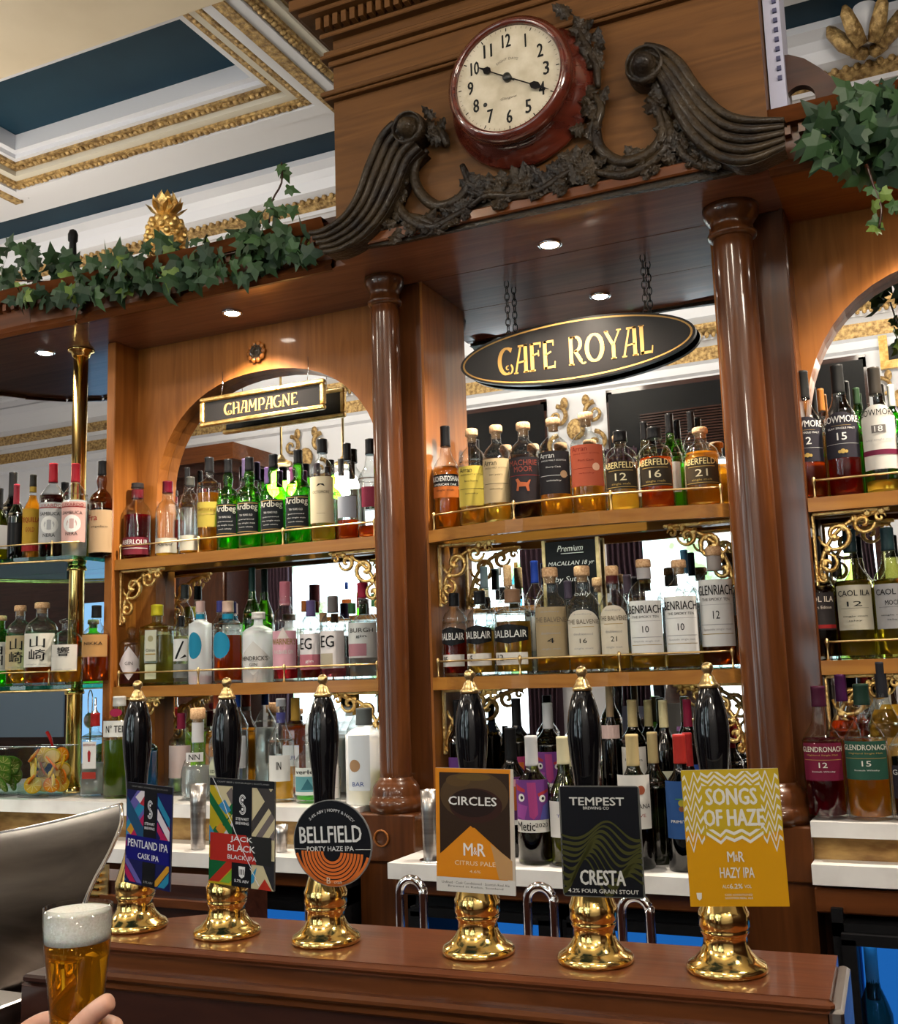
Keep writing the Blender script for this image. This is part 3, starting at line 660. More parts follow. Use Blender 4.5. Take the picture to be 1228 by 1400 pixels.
# fluted swan-neck scrolls: volute, then a reeded band sweeping outwards
def px2(pts, Y): return [at(x, y, Y=Y) for x, y in pts]
def smooth(pts, n=6):
    pts = [Vector(p) for p in pts]; out = []
    for i in range(len(pts) - 1):
        p0, p1, p2, p3 = pts[max(i - 1, 0)], pts[i], pts[i + 1], pts[min(i + 2, len(pts) - 1)]
        for k in range(n):
            t = k / n; out.append(.5 * ((2 * p1) + (p2 - p0) * t + (2 * p0 - 5 * p1 + 4 * p2 - p3) * t * t + (3 * p1 - p0 - 3 * p2 + p3) * t ** 3))
    return out + [pts[-1]]
def reeds(outer, inner, n=5, Y=2.5):
    a = smooth(px2(outer, Y)); b_ = smooth(px2(inner, Y))
    L = bb('swan_neck_scroll', MB().add([], [], carvem), carvem)
    m = MB()
    for i in range(len(a) - 1):
        for d in (0,): m.add([a[i] + Vector((0, .055, 0)), a[i + 1] + Vector((0, .055, 0)), a[i + 1], a[i]], [(0, 1, 2, 3)], carvem); m.add([b_[i] + Vector((0, .055, 0)), b_[i + 1] + Vector((0, .055, 0)), b_[i + 1], b_[i]], [(0, 1, 2, 3)], carvem); m.add([a[i], a[i + 1], b_[i + 1], b_[i]], [(0, 1, 2, 3)], carvem)
    part('band', m, carvem, L)
    for k in range(n):
        t = (k + .5) / n; pts = [p.lerp(q, t) + Vector((0, -.002, 0)) for p, q in zip(a, b_)]
        wd_ = [max(.003, (p - q).length / n * .40) for p, q in zip(a, b_)]
        part('reed', MB().tube(pts, wd_, 8, carvem), carvem, L)
    return L
LS = reeds([(536, 165), (518, 185), (500, 225), (486, 265), (466, 295), (440, 312), (422, 316)], [(578, 205), (560, 225), (545, 262), (525, 298), (500, 325), (470, 343), (446, 348)])
RS = reeds([(880, 58), (905, 62), (930, 80), (952, 112), (985, 145), (1020, 158), (1072, 160)], [(905, 108), (915, 130), (930, 165), (952, 198), (985, 222), (1025, 226), (1074, 204)])
def volute(px, py, r, par):
    c = at(px, py, Y=2.50)
    M_ = Matrix.Translation((c.x, 2.545, c.z)) @ Matrix.Rotation(pi / 2, 4, 'X')
    part('volute', MB().lathe([(r, 0), (r, .05), (r * .9, .07), (r * .82, .062), (r * .78, .05), (r * .62, .055), (r * .5, .075), (r * .25, .09), (.001, .092)], n=24, M=M_, mat=carvem), carvem, par)
volute(560, 177, .048, LS); volute(882, 91, .050, RS)
# carved relief ground, C-scrolls and acanthus leaves
rp = [(470, 343), (520, 304), (538, 262), (552, 290), (585, 308), (622, 306), (648, 285), (640, 250), (660, 240), (705, 262), (760, 248), (796, 212), (812, 200), (832, 226), (870, 230), (905, 212), (922, 165), (955, 205), (990, 228), (1040, 228), (990, 241), (820, 272), (543, 333)]
bb('carved_relief_ground', MB().prism([(q.x, q.z) for q in [at(x, y, Y=2.545) for x, y in rp]], 2.540, YP, 'y', carvem), carvem)
def cscroll(pts, r0, Y=2.525):
    p = smooth(px2(pts, Y), 4); n = len(p)
    bb('carved_scroll', MB().tube(p, [r0 * (.45 + .55 * sin(pi * (i + 1) / (n + 1))) for i in range(n)], 8, carvem), carvem)
cscroll([(585, 205), (570, 222), (567, 245), (578, 268), (600, 282), (628, 272), (640, 250), (632, 226)], .016)
cscroll([(545, 255), (545, 280), (560, 300), (590, 312), (615, 300), (640, 285)], .015)
cscroll([(530, 262), (548, 292), (578, 300), (604, 312), (622, 296)], .012)
cscroll([(640, 285), (665, 268), (700, 268), (735, 262), (770, 240), (800, 222)], .012)
cscroll([(812, 130), (822, 148), (815, 175), (822, 205), (850, 222), (885, 212), (905, 185), (900, 150), (885, 135)], .016)
cscroll([(905, 150), (918, 180), (905, 210), (880, 230), (850, 240), (815, 235)], .015)
cscroll([(925, 190), (935, 212), (955, 225), (980, 232)], .012)
cscroll([(790, 40), (800, 60), (815, 90), (818, 120)], .012)
cscroll([(600, 175), (608, 188), (612, 200)], .012)
def acanthus(b, c, az, L, wv, curl, mat, toY=-1):
    """lobed leaf lying on the board, its tip curling forward"""
    d = Vector((cos(az), 0, sin(az))); s_ = Vector((-sin(az), 0, cos(az)))
    def fn(u, v):
        w = wv * (max(0, sin(pi * min(1, .12 + v * .88))) ** .6) * (1 + .28 * cos(v * 22)) * (1 - .25 * v)
        return Vector(c) + d * (L * v) + s_ * (w * (u - .5) * 2) + Vector((0, -.010 - curl * v * v - .012 * cos((u - .5) * pi) - .006 * abs(cos(u * 9)), 0))
    b.grid(fn, 6, 12, mat)
rl = random.Random(3)
def spray(pxs, n, L, jit=14):
    p = [Vector((x, y, 0)) for x, y in pxs]; sm = smooth(p, 8)
    for i in range(n):
        q = sm[int((i + .5) / n * (len(sm) - 1))]; px, py = q.x + rl.uniform(-jit, jit), q.y + rl.uniform(-jit * .7, jit * .7)
        c = at(px, py, Y=2.545); b = MB(); acanthus(b, c, rl.uniform(0, 2 * pi), L * rl.uniform(.7, 1.3), L * rl.uniform(.38, .55), rl.uniform(.005, .022), carvem)
        bb('carved_leaf', b, carvem)
spray([(515, 300), (545, 310), (580, 310), (620, 305), (645, 285)], 30, .045, 9)
spray([(540, 225), (535, 250), (545, 275)], 10, .05, 8)
spray([(650, 275), (690, 262), (740, 262), (790, 245), (820, 225)], 40, .045, 13)
spray([(650, 262), (700, 255), (760, 245), (800, 225)], 22, .05, 9)
spray([(840, 235), (880, 225), (915, 215), (950, 215), (985, 232)], 32, .042, 10)
spray([(905, 130), (918, 155), (930, 185)], 12, .05, 8)
spray([(806, 120), (815, 145), (810, 175), (806, 205)], 14, .045, 8)
spray([(782, 28), (800, 45), (812, 70), (818, 100)], 12, .045, 7)
spray([(596, 165), (604, 185), (612, 200)], 6, .04, 5)
# downlights in the soffits, with their lamps
for i, (x, y, m) in enumerate(((-2.06, 2.813, 1), (-.935, 2.785, 1), (-2.905, 2.83, .6), (.12, 2.80, 1))):
    t = thing('downlight', ['recessed downlight in the soffit over the champagne sign', 'recessed downlight in the soffit over the oval cafe sign', 'recessed downlight in the soffit over the brass pole', 'recessed downlight over the right arch'][i], 'lamp', (x, y, ZH))
    part('bezel', MB().lathe([(.034, .0), (.036, -.004), (.030, -.007), (.026, -.004), (.026, 0)], (x, y, ZH), 20, chrome), chrome, t)
    part('lens', MB().lathe([(.0255, -.001), (.024, -.005), (.012, -.009), (.001, -.010)], (x, y, ZH), 16, emis('lamp_glow', (1, .93, .82), 40)), None, t)
    light('downlight_lamp', 'SPOT', (x, y, ZH - .02), 72 * m, (1, .87, .70), parent=t, spot_size=rad(125), spot_blend=.8, shadow_soft_size=.02)
# ================================================================== SHELVES, RAILS, BRACKETS
ZU, ZL, ZM, ZB = 1.938, 1.503, 1.145, 1.03
plate = glass('shelf_glass', (.86, .95, .92), 1.0)
def shelf(x0, x1, z, bow, lab, th=.036):
    def yfront(x):
        t = (x - x0) / (x1 - x0); return 2.87 - bow * (1 - (2 * t - 1) ** 2)
    N = 16 if bow else 1
    fx = [x0 + (x1 - x0) * i / N for i in range(N + 1)]
    t = thing('bar_shelf', lab, 'shelf', ((x0 + x1) / 2, 2.95, z))
    fr = [(x, yfront(x)) for x in fx]
    part('wooden_edge', MB().prism(fr + [(x, y + .022) for x, y in fr[::-1]], z - th, z, 'z', shelfm), shelfm, t)
    part('wooden_edge', MB().box((x0, MY - .018, z - th), (x1, MY - .001, z), shelfm), shelfm, t)
    part('glass_plate', MB().prism([(x, y + .022) for x, y in fr] + [(x1, MY - .018), (x0, MY - .018)], z - .011, z - .001, 'z', plate), plate, t)
    rt = thing('gallery_rail', 'brass gallery rail along the front of the ' + lab.split(' shelf')[0] + ' shelf', 'rail', ((x0 + x1) / 2, 2.87, z))
    rz = z + .046
    part('rod', MB().tube([(x, yfront(x) + .010, rz) for x in [x0 + .015 + (x1 - x0 - .03) * i / 20 for i in range(21)]], .0028, 8, brass2), brass2, rt)
    for k in range(4):
        x = x0 + .018 + (x1 - x0 - .036) * k / 3; y = yfront(x) + .010
        part('post', MB().lathe([(.006, 0), (.003, .006), (.0025, .03), (.005, .040), (.0062, .046), (.005, .052), (.001, .056)], (x, y, z), 10, brass2), brass2, rt)
    return yfront
ycu = shelf(-1.388, -.500, ZU, .085, 'upper bowed middle shelf under the oval sign')
ycl = shelf(-1.388, -.500, ZL, .085, 'lower bowed middle shelf holding pale-labelled whiskies')
shelf(-2.600, -1.560, ZU, 0, 'upper left shelf under the champagne sign')
shelf(-2.600, -1.560, ZL, 0, 'lower left shelf of gin bottles')
shelf(-.300, .60, ZU - .006, 0, 'upper right shelf under the right arch')
shelf(-.300, .60, ZL + .014, 0, 'lower right shelf of tall whisky bottles')
def bracket(x, z, s, lab, h=.19, w=.19, y=2.93):
    """openwork brass corner: upright, top bar and scrolls; s=+1 reaches to the right"""
    t = thing('shelf_bracket', lab, 'bracket', (x, y, z - h), group='openwork brass brackets under the shelves')
    part('upright', MB().box((min(x, x + s * .008), y - .008, z - h), (max(x, x + s * .008), y + .008, z), goldm, bev=.002), goldm, t)
    part('top_bar', MB().box((min(x, x + s * w), y - .008, z - .009), (max(x, x + s * w), y + .008, z), goldm, bev=.002), goldm, t)
    def sc(cx, cz, r, a0, tn, r0=.0065, sg=1):
        pts = [(x + s * (a - x), y - .004, b) for a, b in spiral(x + cx, z - cz, r, a0, tn, 20, sg)]
        part('scroll', MB().tube(pts, [r0 * (.55 + .6 * sin(pi * i / 20)) for i in range(21)], 6, goldm), goldm, t)
    sc(.060, .062, .044, pi, 1.4); sc(.125, .036, .028, 0, 1.3, .006, -1); sc(.034, .135, .026, pi / 2, 1.3, .006, -1); sc(.166, .024, .014, 0, 1.2, .004); sc(.020, .172, .013, pi / 2, 1.1, .004)
    arcp = [(x + s * (.012 + .15 * (1 - cos(a))), y - .002, z - .012 - .16 * (1 - sin(a))) for a in [i * pi / 2 / 12 for i in range(13)]]
    part('curved_rib', MB().tube(arcp, .006, 6, goldm), goldm, t)
    b = MB()
    for i in range(8):
        u = i / 7; a = u * pi / 2; c = Vector((x + s * (.014 + .15 * (1 - cos(a))), y - .006, z - .014 - .16 * (1 - sin(a))))
        part('leaf', MB().ball(c + Vector((s * .006, 0, .006)), .011, 6, goldm, sc=(1, .45, 1)), goldm, t)
    return t
bracket(-1.386, ZU - .036, 1, 'brass openwork bracket at the left end under the upper middle shelf')
bracket(-.502, ZU - .036, -1, 'brass openwork bracket at the right end under the upper middle shelf')
bracket(-1.386, ZL - .036, 1, 'brass openwork bracket at the left end under the lower middle shelf')
bracket(-.502, ZL - .036, -1, 'brass openwork bracket at the right end under the lower middle shelf')
bracket(-2.598, ZU - .036, 1, 'brass openwork bracket by the end post under the upper left shelf', y=2.90)
bracket(-1.562, ZU - .036, -1, 'brass openwork bracket by the left column under the upper left shelf', y=2.90)
bracket(-2.598, ZL - .036, 1, 'brass openwork bracket by the end post under the lower left shelf', y=2.90)
bracket(-1.562, ZL - .036, -1, 'brass openwork bracket by the left column under the lower left shelf', y=2.90)
bracket(-.298, ZU - .042, 1, 'brass openwork bracket by the right column under the upper right shelf', y=2.90)
bracket(-.298, ZL - .022, 1, 'brass openwork bracket by the right column under the lower right shelf', y=2.90)
# round-fronted glass shelves on the brass pole
edgeg = glass('green_glass_edge', (.50, .86, .74), 1.0)
gso = [(-2.64, 2.72), (-2.85, 2.66), (-3.05, 2.66), (-3.22, 2.72), (-3.34, 2.83), (-3.40, 2.96), (-3.41, MY - .002), (-2.64, MY - .002)]
gsf = [(p.x, p.y) for p in smooth([Vector((x, y, 0)) for x, y in gso[:7]], 4)] + gso[7:]
for z, w in ((1.945, 'upper'), (1.515, 'lower')):
    t = thing('glass_shelf', w + ' round-fronted glass shelf on the brass pole', 'shelf', (-2.95, 2.85, z))
    part('plate', MB().prism(gsf, z - .012, z, 'z', edgeg), edgeg, t)
    part('rim', MB().tube([(x, y - .002, z - .017) for x, y in gsf[:-1]], .004, 6, brass2), brass2, t)
    rt = part('rail', MB().tube([(x + .01, y + .014, z + .046) for x, y in gsf[:-2]], .0026, 6, brass2), brass2, t)
    for k in (2, 9, 16): part('post', MB().lathe([(.005, 0), (.0028, .01), (.0028, .04), (.006, .046), (.001, .054)], (gsf[k][0] + .01, gsf[k][1] + .014, z), 8, brass2), brass2, rt)
t = thing('brass_pole', 'thick polished brass pole through the glass shelves', 'pole', (-2.775, 2.875, 1.15))
part('shaft', MB().lathe([(.026, 0), (.026, ZH - 1.15)], (-2.775, 2.875, 1.15), 24, brass), brass, t)
for z in (1.15, 1.50, 1.93): part('collar', MB().lathe([(.032, 0), (.034, .006), (.030, .018), (.027, .02)], (-2.775, 2.875, z - .018 if z > 1.2 else z), 20, brass), brass, t)
part('flange', MB().lathe([(.027, -.03), (.032, -.024), (.034, -.012), (.046, -.008), (.048, 0)], (-2.775, 2.875, ZH), 20, brass), brass, t)
# ================================================================== MARBLE, RISERS, UNDER-COUNTER
def slab(poly, z, th, lab):
    o = part('marble_worktop', MB().prism(poly, z - th, z, 'z', marble), marble); return tag(o, lab, 'worktop')
def R4(x0, y0, x1, y1): return [(x0, y0), (x1, y0), (x1, y1), (x0, y1)]
slab(R4(-1.385, 2.56, -.515, MY - .002), ZB, .040, 'lower white marble worktop between the two columns')
slab(R4(-1.385, 2.79, -.515, MY - .004), ZM, .035, 'narrow raised marble ledge of wine bottles between the columns')
slab(R4(-3.05, 2.56, -1.57, MY - .002), ZB, .040, 'lower white marble worktop left of the left column')
slab([(-3.6, 2.80), (-3.2, 2.70), (-2.6, 2.70), (-1.57, 2.70), (-1.57, MY - .004), (-3.6, MY - .004)], ZM, .040, 'raised white marble ledge with jars and gin bottles at left')
slab(R4(-.335, 2.66, .7, MY - .002), 1.055, .045, 'lower white marble worktop right of the right column')
slab(R4(-.335, 2.70, .7, MY - .004), ZM, .035, 'raised marble ledge under the two sherried whiskies at right')
for x0, x1, y, z0 in ((-1.385, -.515, 2.82, ZB), (-3.3, -1.57, 2.76, ZB), (-.335, .7, 2.735, 1.055)):
    tb = bb('tiled_riser', MB().box((x0, y, z0), (x1, y + .02, ZM - .036), tile), tile)
for x0, x1, y in ((-1.385, -.515, 2.60), (-3.05, -1.57, 2.60), (-.335, .7, 2.68)):
    bb('counter_apron', MB().box((x0, y, ZB - .085), (x1, y + .03, ZB - .041 + (.012 if x0 > -.4 else 0)), mahog, bev=.004), mahog)
blg = emis('blue_led_glow', (.10, .5, .9), 2.0)
fg = glass('fridge_door_glass', (.45, .62, .8), 1.2)
def fridge(x0, x1, ztop, lab):
    t = thing('bottle_fridge', lab, 'fridge', ((x0 + x1) / 2, 2.7, 0))
    y = 2.66
    b = MB().box((x0, y, 0), (x1, MY - .02, .10), blackm); b.box((x0, y, .10), (x0 + .025, MY - .02, ztop + .06), blackm); b.box((x1 - .025, y, .10), (x1, MY - .02, ztop + .06), blackm)
    b.box((x0, y, ztop), (x1, MY - .02, ZB - .10), blackm); b.box((x0, MY - .04, .1), (x1, MY - .02, ztop), pm('blue_liner', (.10, .3, .6), .4))
    part('body', b, blackm, t)
    d = part('door', MB().box((x0 + .02, y - .025, ztop - .012), (x1 - .02, y - .002, ztop + .012), blackm).box((x0 + .02, y - .025, .12), (x0 + .05, y - .002, ztop), blackm).box((x1 - .05, y - .025, .12), (x1 - .02, y - .002, ztop), blackm).box((x0 + .02, y - .025, .10), (x1 - .02, y - .002, .14), blackm), blackm, t)
    part('door_glass', MB().box((x0 + .05, y - .016, .14), (x1 - .05, y - .010, ztop - .012), fg), fg, d)
    part('led_strip', MB().box((x0 + .03, y + .03, ztop - .02), (x1 - .03, y + .05, ztop - .001), blg), None, t)
    part('led_panel', MB().box((x0 + .03, MY - .05, .2), (x1 - .03, MY - .041, ztop - .01), emis('blue_back_glow', (.05, .28, .60), .7)), None, t)
    part('lock', MB().lathe([(.010, 0), (.010, .004), (.006, .006)], M=Matrix.Translation((x0 + .55 * (x1 - x0), y - .002, ztop + .045)) @ Matrix.Rotation(pi / 2, 4, 'X'), n=14, mat=chrome), chrome, t)
    return t
fridge(-2.30, -1.58, .885, 'black blue-lit bottle fridge below the left marble worktop')
fridge(-1.38, -.95, .895, 'black blue-lit bottle fridge under the middle worktop, left one')
fridge(-.945, -.52, .895, 'black blue-lit bottle fridge under the middle worktop, right one')
fridge(-.30, .45, .90, 'blue-lit bottle fridge at the lower right corner')
# light strip under the back edge of the marble ledge behind the fridges' bottles is inside each fridge
def swan(px, py, Y, r, lab, w=.028):
    a = at(px, py, Y=Y); t = thing('swan_neck_tap', lab, 'tap', (a.x, Y, .92), group='chrome swan-neck taps behind the pump bar')
    pts = [(a.x - w, Y, .92), (a.x - w, Y, a.z - .045)] + [(a.x - w * cos(k * pi / 8), Y, a.z - .03 + .024 * sin(k * pi / 8) * 1.25) for k in range(9)] + [(a.x + w, Y - .0, .93)]
    part('spout', MB().tube(smooth(pts, 3), r, 10, chrome), chrome, t)
    part('base', MB().lathe([(.016, 0), (.016, .008), (.011, .014)], (a.x - w, Y, .915), 12, chrome), chrome, t)
swan(436, 1207, 2.1, .0085, 'chrome swan-neck tap behind the round orange beer badge')
swan(562, 1202, 2.1, .0095, 'chrome swan-neck tap between the round badge and the orange pale-ale badge')
swan(738, 1212, 2.1, .0095, 'chrome swan-neck tap just right of the orange pale-ale badge')
swan(868, 1226, 2.1, .0095, 'chrome swan-neck tap right of the black stout badge')
tag(part('drip_worktop', MB().box((-1.55, 1.95, .88), (-.35, 2.25, .918), steel), steel), 'brushed steel inner worktop carrying the swan-neck taps', 'worktop')
tag(part('worktop_cabinet', MB().box((-1.53, 1.97, 0), (-.37, 2.23, .88), blackm), blackm), 'black cabinet under the inner steel worktop', 'cabinet')
def tumbler(px, py, ph, pw, Y, lab):
    a = at(px, py, Y=Y); d = (W.transposed() @ (a - CAM)).z; r = pw / 2 * d / F; z0 = ZB; h = at(px, ph, Y=Y).z - z0
    o = part('steel_tumbler', MB().lathe([(r * .82, 0), (r * .84, .004), (r * .96, h * .7), (r, h), (r * .95, h), (r * .8, .02)], (a.x, Y, z0), 24, steel), steel)
    tag(o, lab, 'tumbler')
tumbler(271, 1160, 1072, 23, 2.62, 'tall steel shaker cup between the first two beer badges')
tumbler(589, 1168, 1080, 24, 2.62, 'steel shaker cup just right of the left column pedestal')
tumbler(385, 1150, 1128, 18, 2.64, 'short steel measure behind the black and gold badge')
tag(part('coaster_tray', MB().lathe([(.035, 0), (.036, .006), (.03, .006)], (at(592, 1167, Y=2.61).x, 2.61, ZB - .0005), 24, chrome), chrome), 'shallow chrome dish under the steel cup by the pedestal', 'tray')
# brass louvre plate low at left
c = at(134, 1205, Y=2.35); t = thing('louvre_plate', 'small brass louvred plate beyond the curved steel hood', 'vent', (c.x, 2.35, c.z - .06))
part('plate', MB().box((c.x - .04, 2.35, c.z - .07), (c.x + .035, 2.355, c.z + .045), brass2), brass2, t)
for k in range(5): part('slat', MB().box((c.x - .034, 2.335, c.z - .04 + k * .018), (c.x + .016, 2.35, c.z - .032 + k * .018), brass, bev=.002), brass, t)
tag(part('timber_cabinet', MB().box((-3.0, 2.36, 0), (-1.72, 2.5, .985), darkw).box((-3.0, 2.34, .93), (-1.72, 2.36, .95), mahog).box((-3.0, 2.34, .86), (-1.72, 2.36, .87), mahog), darkw), 'dark mahogany cabinet below the left marble beyond the steel hood', 'cabinet')
# ================================================================== SIGNS
def plane_y(Y): return lambda u, v: (u, Y, v)
C0 = Vector((-.948, 2.99, 2.463)); A_, B_ = .369, .097
def ell(a, b, n=64): return [(C0.x + a * cos(2 * pi * i / n), C0.z + b * sin(2 * pi * i / n)) for i in range(n)]
t = thing('oval_sign', 'black oval hanging sign with gold lettering on two chains', 'sign', C0)
signbk = pm('sign_black', (.008, .007, .007), .3, coat=.12, spec=.2); signgd = pm('sign_gold', (.36, .205, .055), .5, 0, spec=.2)
bd = part('board', MB().prism(ell(A_, B_), 2.990, 3.008, 'y', signbk), signbk, t)
b = MB(); o1, o2 = ell(A_ - .008, B_ - .007), ell(A_ - .014, B_ - .012)
for i in range(64): j = (i + 1) % 64; b.add([(o1[i][0], 2.9892, o1[i][1]), (o1[j][0], 2.9892, o1[j][1]), (o2[j][0], 2.9892, o2[j][1]), (o2[i][0], 2.9892, o2[i][1])], [(0, 1, 2, 3)], signgd)
part('gold_line', b, signgd, bd)
b = MB(); stroke_word(b, 'CAFE ROYAL', C0.x + .002, C0.z - .004, .088, .485, plane_y(2.9888), signgd); part('lettering', b, signgd, bd)
def chain(x, z0, z1, Y):
    k = max(2, int((z1 - z0) / .019)); h = (z1 - z0) / k
    for i in range(k):
        z = z0 + (i + .5) * h; an = (i % 2) * pi / 2; ax = Vector((cos(an), sin(an), 0))
        pts = [Vector((x, Y, z)) + ax * (.0075 * cos(w)) + Vector((0, 0, h * .68 * sin(w))) for w in [q * pi / 5 for q in range(10)]]
        part('chain_link', MB().tube(pts, .0017, 5, carvem, closed=True), chrome if i < 2 else pm('iron', (.12, .11, .10), .35, 1), t)
chain(-1.155, 2.535, ZH, 2.999); chain(-.722, 2.535, ZH, 2.999)
t = thing('framed_sign', 'gilt framed black sign with gold capitals hanging in the left arch', 'sign', (-2.05, 2.965, 2.39))
fx0, fx1, fz0, fz1 = -2.306, -1.798, 2.388, 2.492
for a_, b_, m in (((fx0, 2.955, fz0), (fx1, 2.974, fz0 + .016), 0), ((fx0, 2.955, fz1 - .016), (fx1, 2.974, fz1), 0), ((fx0, 2.955, fz0 + .016), (fx0 + .018, 2.974, fz1 - .016), 0), ((fx1 - .018, 2.955, fz0 + .016), (fx1, 2.974, fz1 - .016), 0)):
    part('frame_rail', MB().box(a_, b_, goldm, bev=.004), goldm, t)
bd = part('board', MB().box((fx0 + .017, 2.964, fz0 + .015), (fx1 - .017, 2.972, fz1 - .015), signbk), signbk, t)
b = MB(); stroke_word(b, 'CHAMPAGNE', -2.055, 2.440, .042, .30, plane_y(2.9635), signgd); part('lettering', b, signgd, bd)
for x in (-2.22, -1.87): part('hanging_wire', MB().tube([(x, 2.968, fz1), (x + .003, 2.972, 2.53), (x, 2.975, 2.58)], .0012, 5, chrome), chrome, t)
c = thing('chalkboard', 'small brass-edged chalkboard behind the lower middle shelf bottles', 'sign', (-.99, 3.0, 1.60))
bd = part('board', MB().box((-1.075, 3.004, 1.54), (-.905, 3.012, 1.89), blackm), blackm, c)
for x in (-1.078, -.912): part('brass_edge', MB().box((x, 3.0, 1.54), (x + .010, 3.014, 1.895), brass2), brass2, c)
b = MB(); wm = paint((.75, .75, .75))
put_text(b, 'Premium', -.99, 1.868, .018, plane_y(3.0035), wm, .078, shear=.3); b.box((-1.02, 3.003, 1.852), (-.95, 3.0035, 1.854), wm)
put_text(b, 'MACALLAN 18 yr', -.99, 1.822, .016, plane_y(3.0035), wm, .14, shear=.3)
put_text(b, 'by Sutton', -.99, 1.775, .020, plane_y(3.0035), wm, .10, shear=.3); put_text(b, 'only', -.96, 1.73, .016, plane_y(3.0035), wm, .05, shear=.3)
part('lettering', b, wm, bd)
# ================================================================== CLOCK
cc = Vector((-.912, YP, 3.043))
MC = Matrix.Translation(cc) @ Matrix.Rotation(pi / 2, 4, 'X') @ Matrix.Scale(1.14, 4)       # local +z looks out of the wall
t = thing('wall_clock', 'round red mahogany wall clock with a cream dial reading ten twenty', 'clock', cc)
part('case', MB().lathe([(.165, 0), (.176, .004), (.180, .014), (.176, .022), (.168, .026), (.166, .034), (.150, .045), (.140, .060), (.138, .080)], n=56, M=MC, mat=clockm), clockm, t)
part('bezel', MB().lathe([(.136, .070), (.148, .078), (.152, .090), (.150, .102), (.140, .112), (.132, .116), (.128, .108), (.127, .100)], n=56, M=MC, mat=clockm, cap=False), clockm, t)
dial = mixnoise(pm('aged_dial', (.66, .58, .44), .4), (.40, .34, .24), (.55, .49, .38), (16, 16, 16), 4)
dl = part('dial', MB().lathe([(.1285, .099), (.1285, .102), (.001, .102)], n=56, M=MC, mat=dial, smooth=False), dial, t)
ink = paint((.03, .03, .03))
cf = lambda u, v, h=.1028: MC @ Vector((u, v, h))
b = MB()
for k in range(12):
    a = pi / 2 - (k + 1) * pi / 6; s = str(k + 1)
    nb_ = MB(); put_text(nb_, s, .093 * cos(a), .093 * sin(a), .033, cf, ink, .015 if len(s) == 1 and s != '1' else (.004 if s == '1' else .022), bold=.05); part('numeral', nb_, ink, dl)
put_text(b, 'EIGHT DAYS', 0, .048, .006, cf, paint((.3, .27, .22)), .055, arc=.05); put_text(b, 'Glasgow', 0, -.048, .008, cf, paint((.2, .18, .15)), .04, shear=.3)
part('dial_lettering', b, ink, dl)
b = MB()
for k in range(60):
    a = k * pi / 30; r0, r1, w = (.119, .124, .0004) if k % 5 else (.116, .124, .0012)
    b.add([cf(r * cos(a) - s_ * w * sin(a), r * sin(a) + s_ * w * cos(a)) for r, s_ in ((r0, -1), (r0, 1), (r1, 1), (r1, -1))], [(3, 2, 1, 0)], ink)
o = part('minute_marks', b, ink, dl); o['kind'] = 'stuff'
def hand_(a, L, wr, name, h):
    b = MB(); d = (cos(a), sin(a)); n_ = (-sin(a), cos(a))
    prof = [(-.02, .0015), (L * .55, .0012), (L * .62, wr), (L * .72, wr * 1.1), (L * .80, wr * .35), (L, .0003)]
    vs = []
    for r, w in prof:
        for s_ in (-1, 1): vs += [cf(d[0] * r + s_ * n_[0] * w, d[1] * r + s_ * n_[1] * w, h), cf(d[0] * r + s_ * n_[0] * w, d[1] * r + s_ * n_[1] * w, h + .0015)]
    fs = []
    for i in range(len(prof) - 1):
        o = i * 4; fs += [(o + 1, o + 5, o + 7, o + 3), (o, o + 2, o + 6, o + 4), (o, o + 4, o + 5, o + 1), (o + 2, o + 3, o + 7, o + 6)]
    b.add(vs, fs, black); part(name, b, pm('clock_hand_black', (.01, .012, .01), .4), t)
hk = pm('clock_hand_black', (.01, .012, .01), .4)
hand_(rad(148), .085, .008, 'hour_hand', .106); hand_(rad(-30), .114, .008, 'minute_hand', .109)
part('hub', MB().lathe([(.010, .102), (.010, .112), (.001, .114)], n=16, M=MC, mat=hk), hk, t)
part('winding_hole', MB().lathe([(.005, .1022), (.005, .1032), (.001, .1032)], n=12, M=MC @ Matrix.Translation((-.058, -.050, 0)), mat=hk), hk, t)
# ================================================================== IVY, PINEAPPLE, FINIAL POST
def ivy_mesh(k, L):
    out = [(0, 0), (.22, -.12), (.50, -.05), (.36, .18), (.52, .42), (.24, .50), (0, 1.0), (-.24, .50), (-.52, .42), (-.36, .18), (-.50, -.05), (-.22, -.12)]
    me = bpy.data.meshes.new('leaf'); vs = [(0, .28 * L, .05 * L)] + [(x * L * .9, y * L, -.10 * L * (abs(x) * 2) ** 2 - (.16 * L if y > .8 else 0)) for x, y in out]
    me.from_pydata(vs, [], [(0, i + 1, (i + 1) % 12 + 1) for i in range(12)]); me.materials.append(ivym[k]); me.update(); return me
LEAF = [ivy_mesh(k, 1.0) for k in range(4)]
ri = random.Random(11)
def ivy(lab, loc, stems, leaves):
    t = thing('ivy_garland', lab, 'ivy', loc)
    for st in stems: part('stem', MB().tube(smooth(st, 3), .003, 5, darkw), pm('ivy_stem', (.05, .035, .02), .7), t)
    for (p, L, k) in leaves:
        o = bpy.data.objects.new('leaf', LEAF[k]); COL.objects.link(o); o.parent = t
        o.location = Vector(p) - t.location; o.scale = (L, L, L)
        o.rotation_euler = (rad(ri.uniform(60, 125)), rad(ri.uniform(-40, 40)), rad(ri.uniform(-60, 60)))
        o.rotation_euler.rotate_axis('Z', rad(ri.choice((0, 150, 180, 210, 90, -90)) + ri.uniform(-25, 25)))
    return t
def pix(px, py, Y): a = at(px, py, Y=Y); return (a.x, a.y, a.z)
lv = []
top = [(0, 330), (60, 345), (120, 365), (170, 345), (220, 330), (270, 330), (320, 320), (350, 300), (385, 310), (415, 325)]
